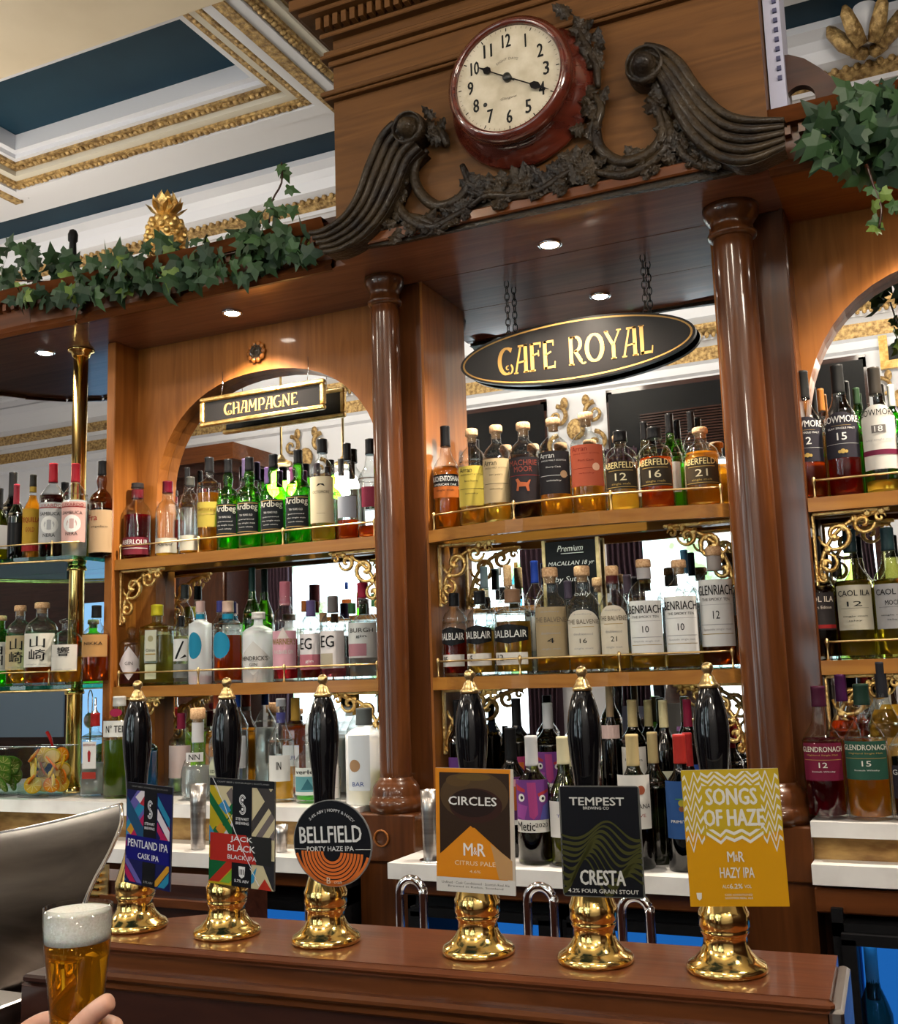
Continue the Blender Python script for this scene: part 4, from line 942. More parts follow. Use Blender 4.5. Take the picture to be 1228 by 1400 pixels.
bot = [(0, 418), (60, 425), (110, 418), (160, 395), (215, 405), (270, 380), (310, 378), (350, 375), (390, 352), (420, 350)]
def lerpx(t_, x):
    for (x0, y0), (x1, y1) in zip(t_, t_[1:]):
        if x <= x1: return y0 + (y1 - y0) * (x - x0) / (x1 - x0)
    return t_[-1][1]
for i in range(284):
    x = ri.uniform(-8, 420); a_, b_ = lerpx(top, max(0, x)), lerpx(bot, max(0, x)); y = ri.uniform(a_ - (8 if x < 110 else 0), b_)
    q = pix(x, y, ri.uniform(2.52, 2.66)); L = ri.uniform(.046, .078)
    lv.append((q, L, ri.choice((0, 0, 1, 2, 2, 0)) if ri.random() < .93 else 3))
for x, y in ((388, 232), (392, 258), (400, 282), (370, 285), (392, 290), (365, 275), (385, 225)): lv.append((pix(x, y, 2.56), .045, 1))
ivy('long ivy garland with variegated leaves along the left header', (-2.1, 2.6, ZH + .14),
    [[Vector(pix(x, y, 2.59)) for x, y in ((-5, 380), (60, 385), (140, 378), (220, 360), (300, 350), (360, 335), (415, 335))], [Vector(pix(x, y, 2.56)) for x, y in ((368, 305), (372, 275), (385, 250), (385, 222))]], lv)
lv = []
top = [(1105, 195), (1125, 165), (1150, 130), (1180, 118), (1228, 125)]; bot = [(1105, 190), (1125, 205), (1150, 235), (1180, 238), (1228, 232)]
for i in range(130):
    x = ri.uniform(1112, 1250); a_, b_ = lerpx(top, x), lerpx(bot, x); q = pix(x, ri.uniform(a_, b_), ri.uniform(2.46, 2.62)); lv.append((q, ri.uniform(.05, .08), ri.choice((0, 0, 2, 2, 1))))
for x, y in ((1190, 255), (1205, 262), (1222, 280), (1196, 275), (1192, 300), (1205, 303), (1215, 285), (1200, 312), (1120, 185), (1135, 200), (1160, 215)): lv.append((pix(x, y, 2.50), .04, ri.choice((3, 3, 1))))
ivy('bushy ivy clump trailing from the right header beside the pierced board', (-.1, 2.55, ZH + .14),
    [[Vector(pix(x, y, 2.52)) for x, y in ((1120, 190), (1160, 180), (1200, 175), (1235, 180))], [Vector(pix(x, y, 2.5)) for x, y in ((1185, 225), (1195, 255), (1205, 285), (1202, 312))]], lv)
for x, y, k in ((38, 545, 0), (48, 552, 1), (60, 560, 0), (118, 550, 2), (130, 553, 0)): pass
t = thing('gilt_pineapple', 'gilt carved pineapple finial rising out of the left ivy', 'finial', (-2.285, 2.75, ZH + .14))
pb = MB(); pc = Vector((-2.285, 2.75, ZH + .14))
part('pedestal', MB().lathe([(.05, 0), (.055, .02), (.03, .04), (.035, .06)], pc, 16, goldm), goldm, t)
bd = part('fruit', MB().lathe([(.035, .06), (.06, .085), (.074, .13), (.076, .17), (.068, .22), (.05, .255), (.03, .27)], pc, 20, goldm), goldm, t)
for r_ in range(6):
    for k in range(11):
        a = (k + .5 * (r_ % 2)) * 2 * pi / 11; z = .09 + r_ * .028; R2 = (.062, .072, .077, .075, .070, .060)[r_]
        part('scale', MB().ball(pc + Vector((R2 * cos(a), R2 * sin(a), z)), .016, 6, goldm), goldm, bd)
for r_ in range(3):
    for k in range(8):
        a = (k + .5 * r_) * pi / 4; o_ = (.085, .06, .03)[r_]; h = (.05, .085, .11)[r_]
        q = [pc + Vector((cos(a) * u[0], sin(a) * u[0], .255 + u[1])) for u in ((.02, 0), (.035 + o_ * .3, h * .6), (o_, h))]
        sd = Vector((-sin(a), cos(a), 0)) * .020
        part('crown_leaf', MB().add([q[0] - sd * .6, q[0] + sd * .6, q[1] + sd, q[1] - sd, q[2], q[1] + Vector((0, 0, .008))], [(0, 1, 2, 5), (0, 5, 3), (2, 4, 5), (5, 4, 3)], goldm), goldm, t)
t.scale = (.84, .84, .84)
c = at(100, 312, Y=2.8)
tag(part('finial_post', MB().lathe([(.014, 0), (.014, .20), (.012, .24), (.017, .245), (.018, .27), (.012, .285), (.003, .29)], (c.x, 2.8, ZH + .14), 14, blackm), darkw), 'slim dark turned post standing in the ivy left of the pineapple', 'finial')
# ================================================================== BOTTLES
SH = {  # outline as (radius share, height share), then default cap start and cap radius share, neck radius share
 'whisky': ([(.90, 0), (1, .014), (1, .58), (.97, .625), (.84, .67), (.56, .72), (.37, .76), (.31, .82), (.31, .93)], .84, .36),
 'round': ([(.90, 0), (1, .014), (1, .58), (.985, .64), (.92, .70), (.76, .75), (.52, .79), (.36, .815), (.34, .84), (.34, .925)], .92, .42),
 'bulb': ([(.90, 0), (1, .014), (1, .54), (.95, .595), (.76, .65), (.46, .685), (.36, .705), (.40, .745), (.45, .78), (.42, .82), (.33, .855), (.32, .95)], .85, .37),
 'balv': ([(.90, 0), (1, .014), (1, .57), (.95, .635), (.74, .70), (.50, .74), (.44, .78), (.46, .82), (.42, .86), (.36, .89), (.36, .93)], .90, .44),
 'wine': ([(.92, 0), (1, .012), (1, .57), (.98, .61), (.82, .655), (.54, .70), (.40, .74), (.37, .78), (.36, .98)], .74, .385),
 'burg': ([(.92, 0), (1, .012), (1, .46), (.92, .54), (.70, .62), (.50, .68), (.38, .74), (.36, .98)], .72, .385),
 'tall': ([(.90, 0), (1, .012), (1, .54), (.96, .585), (.80, .64), (.56, .69), (.42, .735), (.40, .77), (.34, .82), (.33, .95)], .80, .37),
 'squat': ([(.93, 0), (1, .014), (1, .66), (.97, .71), (.82, .755), (.50, .79), (.30, .82), (.28, .90)], .865, .44),
 'flask': ([(.70, 0), (.90, .03), (1, .12), (1, .22), (.95, .32), (.78, .42), (.50, .50), (.36, .56), (.34, .62), (.34, .90)], .87, .36),
 'long': ([(.90, 0), (1, .012), (1, .60), (.92, .66), (.68, .72), (.40, .77), (.31, .80), (.30, .95)], .80, .35),
 'spirit': ([(.92, 0), (1, .012), (1, .66), (.93, .715), (.62, .75), (.36, .775), (.33, .80), (.33, .93)], .83, .40)}
NB = [0]; BOT = []
def strip(mb, poly, f, mat):
    for i in range(20): art(mb, clipx(list(poly), -1.5 + i * .15 * 1.0, -1.5 + (i + 1) * .15, 0), mat, f, (-9, 9, -9, 9))
def bottle(px, yt, w, row, shape, gl, lq, lev, cap, labs, desc, kind='whisky_bottle', rz=0, sq=0, dp=1.0, spout=False, foil=None, Yv=None, frost=0):
    fy, z0, grp = row
    a = at(px, yt, Y=2.9); d = (W.transposed() @ (at(px, yt, Y=2.92 if Yv is None else Yv) - CAM)).z; R = w / 2 * d / F
    Y = Yv if Yv is not None else (fy(a.x, R) if callable(fy) else fy)
    a = at(px, yt + 20, Y=Y); H = at(px, yt, Y=Y).z - z0
    prof, zc, rc = SH[shape]; n = 24
    col = None
    if isinstance(cap, tuple) and len(cap) == 2: cap, zc = cap[0], cap[1]
    t = thing(kind, desc, 'bottle', (0, 0, 0), 0, grp)
    pr = [Vector((r * R, z * H, 0)) for r, z in prof]
    P_ = [pr[0]] + smooth(pr[1:], 2)
    gm = glass('glass_%s%s' % (gl, '_frosted' if frost else ''), GC[gl], frost=frost)
    pf = [(p.x, p.y) for p in P_]
    b = MB().lathe(pf, (0, 0, 0), n, gm, sq=sq, dp=dp, cap=False)
    b.lathe([(.001, .012 * H), (pf[0][0] * .8, .003), (pf[0][0], 0)], (0, 0, 0), n, gm, sq=0, dp=dp, cap=False)
    part('glass_body', b, gm, t)
    if lq:
        lp = []
        for (r, z), (r2, z2) in zip(pf, pf[1:]):
            if z >= lev * H: break
            lp.append((max(.001, r * .93 - .0008), max(z, .010)))
            if z2 > lev * H: k = (lev * H - z) / (z2 - z); lp.append(((r + (r2 - r) * k) * .93 - .0008, lev * H))
        if len(lp) > 1: part('liquid', MB().lathe([(.001, lp[0][1])] + lp + [(.001, lp[-1][1])], (0, 0, 0), n, liquid('liquid_' + lq, LC[lq]), sq=sq, dp=dp, cap=False), None, t)
    nr = prof[-1][0] * R
    if cap == 'cork':
        part('cork', MB().lathe([(nr * .85, (zc - .05) * H), (nr * .88, zc * H + .001), (nr * 1.28, zc * H + .002), (nr * 1.32, zc * H + .006), (nr * 1.3, H - .003), (nr * 1.1, H)], (0, 0, 0), 16, cork), cork, t)
    elif cap == 'glass':
        part('stopper', MB().lathe([(nr * .8, (zc - .05) * H), (nr * .85, zc * H), (nr * 1.4, zc * H + .003), (nr * 1.5, zc * H + .012), (nr * 1.2, H - .004), (nr * .4, H)], (0, 0, 0), 16, glass('glass_clear', GC['clear'])), None, t)
    elif cap:
        m = paint(cap, .3); rr = rc * R
        part('cap', MB().lathe([(rr, zc * H), (rr * 1.04, zc * H + .002), (rr * 1.0, (zc + .03) * H), (rr * .97, H - .008), (rr * 1.0, H - .006), (rr * .98, H - .001), (rr * .8, H)], (0, 0, 0), 18, m), m, t)
    if foil:
        m = paint(foil[0], .35); rr = rc * R * .985
        part('neck_band', MB().lathe([(rr, foil[1] * H), (rr, foil[2] * H)], (0, 0, 0), 18, m, cap=False), m, t)
    if spout:
        part('pour_spout', MB().lathe([(nr * .9, H * .97), (nr * .9, H * 1.0), (.0045, H + .012), (.004, H + .045), (.003, H + .052)], (0, 0, 0), 12, chrome), chrome, t)
    for L in labs:
        za, zb, hw, c, texts = L[:5]; shp = L[5] if len(L) > 5 else 'rect'
        if sq:
            f3 = lambda u, v, k=0: (u, -(R * dp * .995 + .0008 + k), v)
        else:
            f3 = lambda u, v, k=0: ((R + .0006 + k) * sin(u / R), -(R + .0006 + k) * cos(u / R), v)
        hwm = hw * R * (1.15 if not sq else .80)
        b = MB(); m = paint(c, .5)
        if shp == 'rect':
            b.grid(lambda u, v: f3((u * 2 - 1) * hwm, (za + (zb - za) * v) * H), 12, 1, m)
        elif shp == 'arch':
            b.grid(lambda u, v: f3((u * 2 - 1) * hwm, (za + (zb - za - .10 * abs(u * 2 - 1) ** 2.5) * v) * H), 12, 1, m)
        elif shp == 'disc':
            N = 24; strip(b, [(cos(2 * pi * i / N), ((za + zb) / 2) * H + (zb - za) / 2 * H * sin(2 * pi * i / N)) for i in range(N)], lambda u, v: f3(u * hwm, v), m)
        elif shp == 'diamond':
            zm = (za + zb) / 2
            b.grid(lambda u, v: f3((u * 2 - 1) * hwm, (zm + (v - .5) * (zb - za) * max(.02, 1 - abs(u * 2 - 1))) * H), 12, 1, m)
        lo = part('label', b, m, t)
        if texts:
            tb = MB(); z_ = lambda q: (za + (zb - za) * q) * H; hh = (zb - za) * H
            for q in texts:
                if q[0] == '#':      # coloured band or block: (#, u0, u1, v0, v1, colour)
                    mm = paint(q[5], .5); tb.grid(lambda u, v: f3((q[1] + (q[2] - q[1]) * u) * hwm, z_(q[3] + (q[4] - q[3]) * v), .0007), 16, 1, mm)
                elif q[0] == 'o':    # disc: (o, u, v, ru, colour)
                    mm = paint(q[4], .5); N = 16; strip(tb, [(q[1] + q[3] * cos(2 * pi * i / N), z_(q[2]) + q[3] * hwm * sin(2 * pi * i / N)) for i in range(N)], lambda u, v: f3(u * hwm, v, .0009 + .0002 * (q[3] < .25) + .0002 * (q[3] < .12)), mm)
                elif q[0] == 'p':    # polygon in label shares: (p, colour, points)
                    mm = paint(q[1], .5); strip(tb, [(u * 2 - 1, z_(v)) for u, v in q[2]], lambda u, v: f3(u * hwm, v, .0010), mm)
                else:                # text: (string, v, height, width, colour[, u])
                    s, v, h, wd2, cc_ = q[:5]; uu = q[5] if len(q) > 5 else 0
                    put_text(tb, s, uu * hwm, z_(v), h * hh, lambda u, v2: f3(u, v2, .0015), paint(cc_, .5), wd2 * 2 * hwm, bold=.02 if h > .12 else 0)
            part('lettering', tb, ink, lo)
    t.location = (a.x, Y, z0 + .0006); t.rotation_euler = (0, 0, rad(rz) + (.68 if not sq else .25) * math.atan2(-a.x, Y)); NB[0] += 1; BOT.append([t, a.x, Y, R * (1.12 if sq else 1), z0, a.x])
    return t
K, Wt, Cr, Tn, Gy = (.02, .02, .022), (.80, .79, .76), (.72, .64, .46), (.66, .50, .28), (.35, .35, .36)
Gd, Rd, Or, Yl, Pk, Bl, Pu = (.62, .42, .12), (.45, .03, .03), (.75, .20, .04), (.75, .58, .10), (.75, .35, .42), (.04, .10, .42), (.22, .06, .30)
CUf = (lambda x, R: ycu(max(-1.388, min(-.5, x))) + .024 + R, ZU, None)
CLf = (lambda x, R: ycl(max(-1.388, min(-.5, x))) + .024 + R, ZL, None)
CUb, CLb = (2.985, ZU, None), (2.985, ZL, None)
sidef = lambda x, R: 2.888 + R
LUf, LLf, RUf, RLf = (sidef, ZU, None), (sidef, ZL, None), (sidef, ZU - .006, None), (sidef, ZL + .014, None)
Rb = lambda z: (2.994, z, None)
lines = lambda c, n=3, v=.12, w=.6: [('· ' * 0 + 'single malt scotch'[:18], v + .07 * i, .045, w, c) for i in range(n)]
# ---- middle bay, upper shelf
bottle(609, 583, 37, CUf, 'tall', 'clear', 'amber', .60, K, [(.30, .52, .95, K, [('#', -1, 1, 0, .48, Or), ('AUCHENTOSHAN', .80, .22, .98, Wt), ('AMERICAN OAK', .55, .10, .8, Wt), ('single malt', .3, .1, .6, K)])], 'amber whisky with black cap and black over orange label, left end')
ar = lambda c, n: [('Arran', .90, .12, .42, c, -.35), ('SINGLE MALT SCOTCH', .78, .035, .7, c), ('#', -.8, .8, .42, .43, c), ('whisky', .3, .05, .4, c), (n, .62, .05, .4, c)]
bottle(645, 587, 39, CUf, 'round', 'clear', 'gold', .30, 'cork', [(.20, .60, .98, Yl, ar(K, 'Barrel Reserve'))], 'corked whisky with plain yellow label beside the black-capped amber one')
bottle(679, 582, 39, CUf, 'round', 'clear', 'gold', .30, 'cork', [(.20, .64, .98, Tn, ar(K, 'ten years'))], 'corked whisky with tan paper label, third on the upper middle shelf')
bottle(718, 578, 43, CUf, 'round', 'clear', 'dark', .62, 'cork', [(.16, .62, .98, (.05, .04, .045), [('MACHRIE', .88, .12, .8, (.45, .10, .07)), ('MOOR', .74, .12, .5, (.45, .10, .07)), ('p', (.75, .20, .08), [(.30, .28), (.36, .27), (.38, .36), (.56, .36), (.60, .26), (.66, .26), (.64, .38), (.70, .50), (.66, .50), (.60, .44), (.42, .46), (.36, .54), (.28, .52), (.33, .44)]), ('#', -1, 1, .60, .61, Rd)])], 'dark whisky bottle with a red dog on its black label')
bottle(759, 572, 44, CUf, 'round', 'clear', 'amber', .40, 'cork', [(.22, .64, .98, (.04, .035, .04), ar(Wt, 'Sherry Cask') + [('o', .55, .45, .2, (.55, .35, .2))])], 'corked whisky with black label and copper seal')
bottle(800, 565, 46, CUf, 'round', 'clear', 'amber', .42, 'cork', [(.26, .66, .98, (.75, .16, .08), ar((.3, .03, .02), 'Port Cask') + [('o', .5, .45, .2, (.85, .5, .35))])], 'tall corked whisky with bright orange-red label')
ab = lambda n: [('ABERFELDY', .84, .22, .98, (.8, .65, .3)), (n, .42, .26, .3, (.85, .75, .5)), ('#', -.7, .7, .64, .66, Gd), ('single malt', .16, .10, .5, Gd), ('#', -.9, .9, .05, .07, Gd)]
bottle(846, 590, 44, CUf, 'round', 'clear', 'gold', .22, (K, .86), [(.26, .60, .98, (.06, .045, .03), ab('12'), 'arch')], 'clear whisky with black cap and dark gold-lettered 12 label')
bottle(893, 585, 46, CUf, 'round', 'clear', 'deep', .62, (K, .86), [(.26, .60, .98, (.06, .045, .03), ab('16'), 'arch')], 'deep red-amber whisky with black cap and dark 16 label')
bottle(952, 586, 49, CUf, 'round', 'clear', 'amber', .68, 'cork', [(.26, .60, .98, (.10, .07, .04), ab('21'), 'arch')], 'amber whisky with cork and dark 21 label at the right end')
bottle(881, 577, 28, CUb, 'tall', 'pale', 'lemon', .5, K, [(.2, .5, .8, Wt, [])], 'slim pale bottle with a dark neck behind the 16 label')
bottle(916, 566, 30, CUb, 'tall', 'green', 'lemon', .5, K, [(.2, .5, .8, Wt, [])], 'slim green bottle standing behind the two dark-labelled whiskies')
bottle(951, 562, 30, CUb, 'long', 'clear', 'gold', .5, K, [(.2, .5, .8, Tn, [])], 'tall bottle with black neck behind the 21 label')
# ---- middle bay, lower shelf
bl_ = lambda n: [('p', K, [(0, .0), (.5, -.25), (1, .0), (1, 1), (.5, 1.25), (0, 1)]), ('BALBLAIR', .5, .55, .9, Wt)]
for px_, yt_, w_, lq_, cp_, n_, ds in ((621, 811, 34, 'red', K, '05', 'red-amber whisky with black cap and hexagonal black label, left end'), (656, 808, 38, 'gold', K, '15', 'golden whisky with black cap and hexagonal black label, marked 15'), (701, 806, 50, 'gold', (.35, .20, .12), '12', 'broad golden whisky with hexagonal black label, marked 12')):
    bottle(px_, yt_, w_, CLf, 'squat' if w_ > 45 else 'round', 'clear', lq_, .52 if w_ < 45 else .62, (cp_, .84), [(.40, .55, .98, K, bl_(n_)), (.12, .26, .92, (.78, .72, .66), [(n_, .6, .5, .2, K, -.5)])], ds, rz=-10)
bv = lambda n: [('THE BALVENIE', .74, .10, .9, (.2, .16, .12)), ('#', -.6, .6, .62, .63, Gd), (n, .32, .10, .18, K), ('doublewood', .47, .05, .5, Gy), ('single malt', .15, .05, .5, Gy), ('distillery', .9, .04, .5, Gy)]
bottle(755, 776, 45, CLf, 'balv', 'clear', 'amber', .18, 'cork', [(.16, .62, .98, (.50, .38, .22), bv('4'))], 'corked whisky with tan kraft label before the chalkboard')
bottle(799, 774, 45, CLf, 'balv', 'clear', 'amber', .18, 'cork', [(.16, .58, .98, (.72, .66, .54), bv('16'), 'arch')], 'corked whisky with cream arched label right of the tan-labelled one')
bottle(839, 774, 38, CLf, 'balv', 'clear', 'gold', .22, 'cork', [(.16, .62, .98, (.74, .66, .52), bv('21'), 'arch')], 'corked whisky with dark red neck foil and cream label', foil=((.12, .02, .02), .83, .91))
br = lambda s, n: [(s, .84, .15, .92, K), ('THE SMOKY TEN', .70, .045, .7, K), ('#', -.85, .85, .62, .625, Gy), (n, .47, .12, .16, K), ('#', -.85, .85, .32, .33, Gy), ('#', -.85, .85, .18, .19, (.6, .42, .1)), ('Speyside single malt', .25, .04, .7, Gy)]
bottle(879, 765, 46, CLf, 'round', 'clear', 'gold', .14, 'cork', [(.14, .62, .98, (.80, .79, .77), br('BENRIACH', '10'))], 'corked whisky with white label and grey neck foil', foil=((.45, .42, .42), .82, .92))
bottle(926, 766, 46, CLf, 'round', 'clear', 'gold', .14, 'cork', [(.14, .66, .98, (.84, .83, .81), br('BENRIACH', '10'))], 'corked whisky with white label, between two grey-foiled ones')
bottle(972, 748, 48, CLf, 'round', 'clear', 'deep', .45, 'cork', [(.18, .72, .98, (.76, .75, .73), br('GLENRIACH', '12'))], 'tall corked whisky with white label and amber liquid, right end', foil=((.40, .36, .34), .80, .92))
bottle(662, 775, 30, CLb, 'tall', 'clear', None, 0, (.20, .26, .30), [], 'empty clear bottle with a slate-blue neck behind the hexagonal labels')
bottle(694, 773, 30, CLb, 'long', 'clear', None, 0, 'cork', [], 'clear corked bottle behind the broad golden whisky', foil=((.10, .07, .06), .70, .73))
bottle(731, 767, 32, CLb, 'long', 'clear', 'water', .2, (.03, .08, .5), [(.2, .5, .8, Wt, [])], 'clear bottle with a bright blue neck left of the chalkboard')
bottle(777, 794, 30, CLb, 'tall', 'clear', None, 0, (.13, .10, .15), [], 'clear bottle with a dark cap in front of the chalkboard')
bottle(817, 790, 30, CLb, 'balv', 'clear', None, 0, 'cork', [], 'clear corked bottle at the right edge of the chalkboard')
bottle(858, 786, 30, CLb, 'tall', 'clear', 'gold', .2, (.14, .10, .14), [], 'clear dark-capped bottle behind the two cream and white labels')
bottle(936, 752, 30, CLb, 'long', 'clear', 'gold', .2, (.05, .14, .24), [], 'clear bottle with a deep blue neck behind the white labels')
# ---- left bay, upper shelf
bottle(188, 661, 38, LUf, 'balv', 'clear', 'ruby', .58, ((.06, .05, .05), .93), [(.06, .28, .96, (.26, .03, .05), [('ABERLOUR', .72, .28, .9, Wt), ('#', -.9, .9, .34, .38, Wt)])], 'short bottle of dark ruby whisky with a crimson label, left end', foil=((.20, .02, .03), .80, .91), kind='whisky_bottle')
bottle(233, 658, 38, LUf, 'balv', 'clear', 'gold', .10, ((.14, .006, .02), .84), [(.05, .24, .96, (.62, .58, .48), [('Aberlour', .6, .25, .6, K)])], 'nearly empty clear bottle with a wine-red cap')
bottle(264, 652, 30, LUf, 'round', 'clear', 'amber', .22, ((.10, .10, .09), .88), [(.05, .24, .9, (.66, .62, .5), [])], 'small clear bottle with dark cap and low cream label')
bottle(284, 626, 34, LUf, 'spirit', 'clear', 'amber', .62, (K, .84), [(.26, .52, .98, Yl, [('Glenmorangie', .7, .2, .85, (.3, .15, .02)), ('#', -.9, .9, .5, .53, Gd)])], 'tall amber whisky with a yellow label and black cap')
ard = lambda: [('Ardbeg', .82, .26, .9, (.78, .76, .66)), ('TEN YEARS OLD', .58, .06, .5, Wt), ('#', -.95, .95, .05, .07, Gd), ('#', -.95, .95, .94, .96, Gd), ('guaranteed', .44, .05, .6, Wt), ('islay single malt', .32, .05, .7, Wt), ('scotch whisky', .2, .05, .55, Wt)]
for i, (px_, yt_, w_) in enumerate(((315, 628, 33), (345, 625, 33), (378, 621, 36), (411, 615, 34))):
    bottle(px_, yt_, w_, LUf, 'bulb', 'green', 'green', .50, K, [(.16, .50, .98, (.03, .035, .04), ard())], ['bright green bulb-necked bottle with black label, beside the tall amber one', 'bright green bulb-necked bottle with black label, second from the tall amber one', 'bright green bulb-necked bottle with black label, the widest of the four', 'bright green bulb-necked bottle with black label, beside the cream-labelled one'][i], rz=(-8, -8, -6, -4)[i])
bottle(445, 600, 38, LUf, 'round', 'clear', 'gold', .20, (K, .86), [(.18, .62, .98, (.72, .62, .42), [('OCTOMORE', .66, .06, .6, K), ('p', K, [(.35, .78), (.5, .82), (.65, .78), (.60, .84), (.42, .84)]), ('#', -.3, .3, .2, .205, K)])], 'tall clear bottle with a large cream label and black cap')
bottle(478, 606, 30, LUf, 'tall', 'clear', 'deep', .2, (K, .82), [(.22, .44, .85, (.4, .42, .48), [])], 'clear bottle with grey label and a little orange spirit')
bottle(503, 601, 38, LUf, 'tall', 'clear', 'deep', .12, (K, .84), [(.30, .5, .5, (.4, .05, .1), [])], 'clear bottle with black cap hard against the left column')
for px_, yt_, w_, lq_, cp_, ds in ((252, 640, 26, None, K, 'clear bottle with a dark cap behind the wine-red cap'), (331, 628, 26, 'water', (.13, .1, .2), 'clear bottle with a violet-grey cap behind the first green pair'), (362, 640, 26, 'gold', (.15, .09, .25), 'clear bottle with a purple cap behind the middle green bottles'), (396, 640, 26, None, (.28, .08, .2), 'clear bottle with a plum cap behind the green bottles'), (430, 634, 26, None, (.1, .08, .1), 'clear dark-capped bottle behind the cream-labelled bottle'), (462, 628, 26, 'red', (.1, .1, .1), 'clear bottle of red spirit behind the cream-labelled bottle')):
    bottle(px_, yt_, w_, Rb(ZU), 'tall', 'clear', lq_, .2, cp_, [], ds)
# ---- left bay, lower shelf
bottle(181, 857, 33, LLf, 'squat', 'clear', 'pink', .3, 'glass', [(.10, .66, .9, (.74, .66, .66), [('GIN', .5, .1, .3, K)], 'diamond')], 'small round-shouldered gin with a glass stopper and pale diamond label', 'gin_bottle')
bottle(215, 827, 42, LLf, 'spirit', 'pale', 'lemon', .62, ((.75, .62, .03), .86), [(.30, .68, .5, (.66, .66, .5), [('o', 0, .72, .5, (.5, .45, .25)), ('Citron', .35, .1, .8, K), ('#', -.9, .9, .2, .24, Gd)]), (.08, .26, .5, (.68, .70, .45), [])], 'pale yellow square-shouldered gin with a yellow cap', 'gin_bottle', sq=5, dp=.8)
bottle(252, 842, 26, LLf, 'whisky', 'clear', 'water', .3, (K, .84), [(.34, .66, .95, (.8, .8, .78), [('p', K, [(.2, .1), (.35, .1), (.75, .9), (.65, .9)]), ('p', K, [(.5, .1), (.9, .2), (.8, .3)])]), (.10, .3, .95, (.25, .27, .26), [])], 'slim gin with a black and white patterned label', 'gin_bottle')
for px_, gl_, lq_, cp_, ds in ((274, 'clear', 'pink', (.72, .50, .46), 'frosted white gin with a blue disc and pale pink cap'), (312, 'clear', 'orange', (.72, .48, .40), 'orange gin with a blue disc and pale pink cap')):
    bottle(px_, 822, 40, LLf, 'spirit', gl_, lq_, .58 if lq_ == 'orange' else .10, (cp_, .86), [(.30, .62, .62, (.03, .40, .66), [], 'disc')], ds, 'gin_bottle', rz=-22, foil=((.03, .38, .62), .78, .84), frost=.45 if lq_ == 'pink' else .0)
bottle(347, 776, 26, Rb(ZL), 'tall', 'green', 'green', .4, ((.015, .06, .05), .72), [], 'tall green bottle with a dark neck rising behind the diamond label', 'gin_bottle')
bottle(356, 837, 43, LLf, 'squat', 'clear', 'water', .3, ((.70, .66, .64), .90), [(.10, .58, .98, (.70, .69, .66), [("HENDRICK'S", .5, .13, .8, K), ('GIN', .32, .09, .22, K), ('#', -.25, .25, .40, .405, K)], 'diamond')], 'squat milky white gin with a diamond-shaped label', 'gin_bottle', frost=.5, rz=-8)
bottle(394, 795, 44, LLf, 'balv', 'clear', 'rose', .42, ((.62, .20, .26), .78), [(.12, .50, .98, (.80, .42, .50), [("WARNER'S", .72, .16, .9, (.5, .35, .08)), ('p', (.85, .75, .7), [(.3, .8), (.5, 1.1), (.7, .8)]), ('RHUBARB GIN', .45, .1, .7, Wt)])], 'pink gin with a tall stopper and a pink label', 'gin_bottle', foil=((.7, .3, .35), .76, .80))
eg = [('#', -1, 1, .0, .42, (.60, .20, .26)), ('EG', .72, .32, .5, K, -.3), ('gin', .22, .1, .3, Wt)]
bottle(427, 821, 31, LLf, 'round', 'clear', 'red', .22, ((.16, .12, .30), .80), [(.14, .58, .98, (.76, .72, .74), eg)], 'clear gin with purple cap and red spirit', 'gin_bottle')
bottle(458, 815, 36, LLf, 'round', 'clear', 'pink', .16, ((.22, .20, .20), .80), [(.14, .58, .98, (.78, .74, .74), [('#', -.9, .1, .0, .40, (.45, .40, .30)), ('EG', .72, .32, .5, K, -.3)])], 'clear gin with grey cap and pale letter label', 'gin_bottle')
bottle(496, 797, 42, LLf, 'tall', 'clear', 'water', .25, ((.55, .03, .08), .84), [(.22, .58, .98, (.68, .70, .68), [('BURGH', .78, .12, .7, K), ('gin', .6, .1, .3, K), ('#', -.95, .3, .05, .40, (.55, .25, .3))])], 'clear gin with a red cap against the left column', 'gin_bottle')
for px_, yt_, cp_, gl_, ds in ((252, 800, (.05, .06, .06), 'clear', 'clear bottle behind the slim patterned gin'), (297, 822, (.1, .1, .4), 'clear', 'clear bottle with a blue cap between the two blue-disc gins'), (412, 822, (.7, .22, .05), 'clear', 'clear bottle with an orange cap behind the pink gin'), (442, 838, (.7, .45, .25), 'clear', 'clear corked bottle between the two letter labels'), (477, 825, (.1, .3, .12), 'clear', 'clear bottle with a green cap behind the grey-capped gin')):
    bottle(px_, yt_, 26, Rb(ZL), 'round', gl_, 'water', .3, (cp_, .86), [], ds, 'gin_bottle')
# ---- glass shelves at the left end
GU, GL_ = (2.80, 1.945, None), (2.80, 1.515, None)
bottle(-4, 668, 40, GU, 'burg', 'olive', 'yellow', .5, K, [(.2, .5, .9, (.5, .5, .5), [])], 'yellow-green bottle cut by the left edge, upper glass shelf', 'liqueur_bottle')
bottle(18, 646, 30, GU, 'wine', 'black', None, 0, K, [(.2, .5, .9, (.1, .1, .11), [('PORT', .6, .15, .6, Gy)])], 'black bottle with a studded black cap, upper glass shelf', 'liqueur_bottle', Yv=2.90)
bottle(26, 662, 26, GU, 'wine', 'dark', None, 0, (.5, .05, .08), [(.2, .5, .9, K, [])], 'dark bottle with a small red cap, upper glass shelf', 'liqueur_bottle', Yv=2.78)
bottle(42, 650, 30, GU, 'tall', 'clear', 'amber', .76, ((.04, .04, .03), .86), [(.12, .60, .98, (.72, .42, .04), [('TEQUILLA', .72, .14, .9, (.45, .05, .02)), ('GOLD', .5, .1, .4, (.45, .05, .02)), ('#', -1, 1, 0, .14, Rd)])], 'amber bottle with orange-yellow label on the upper glass shelf', 'liqueur_bottle', foil=((.6, .4, .05), .80, .86))
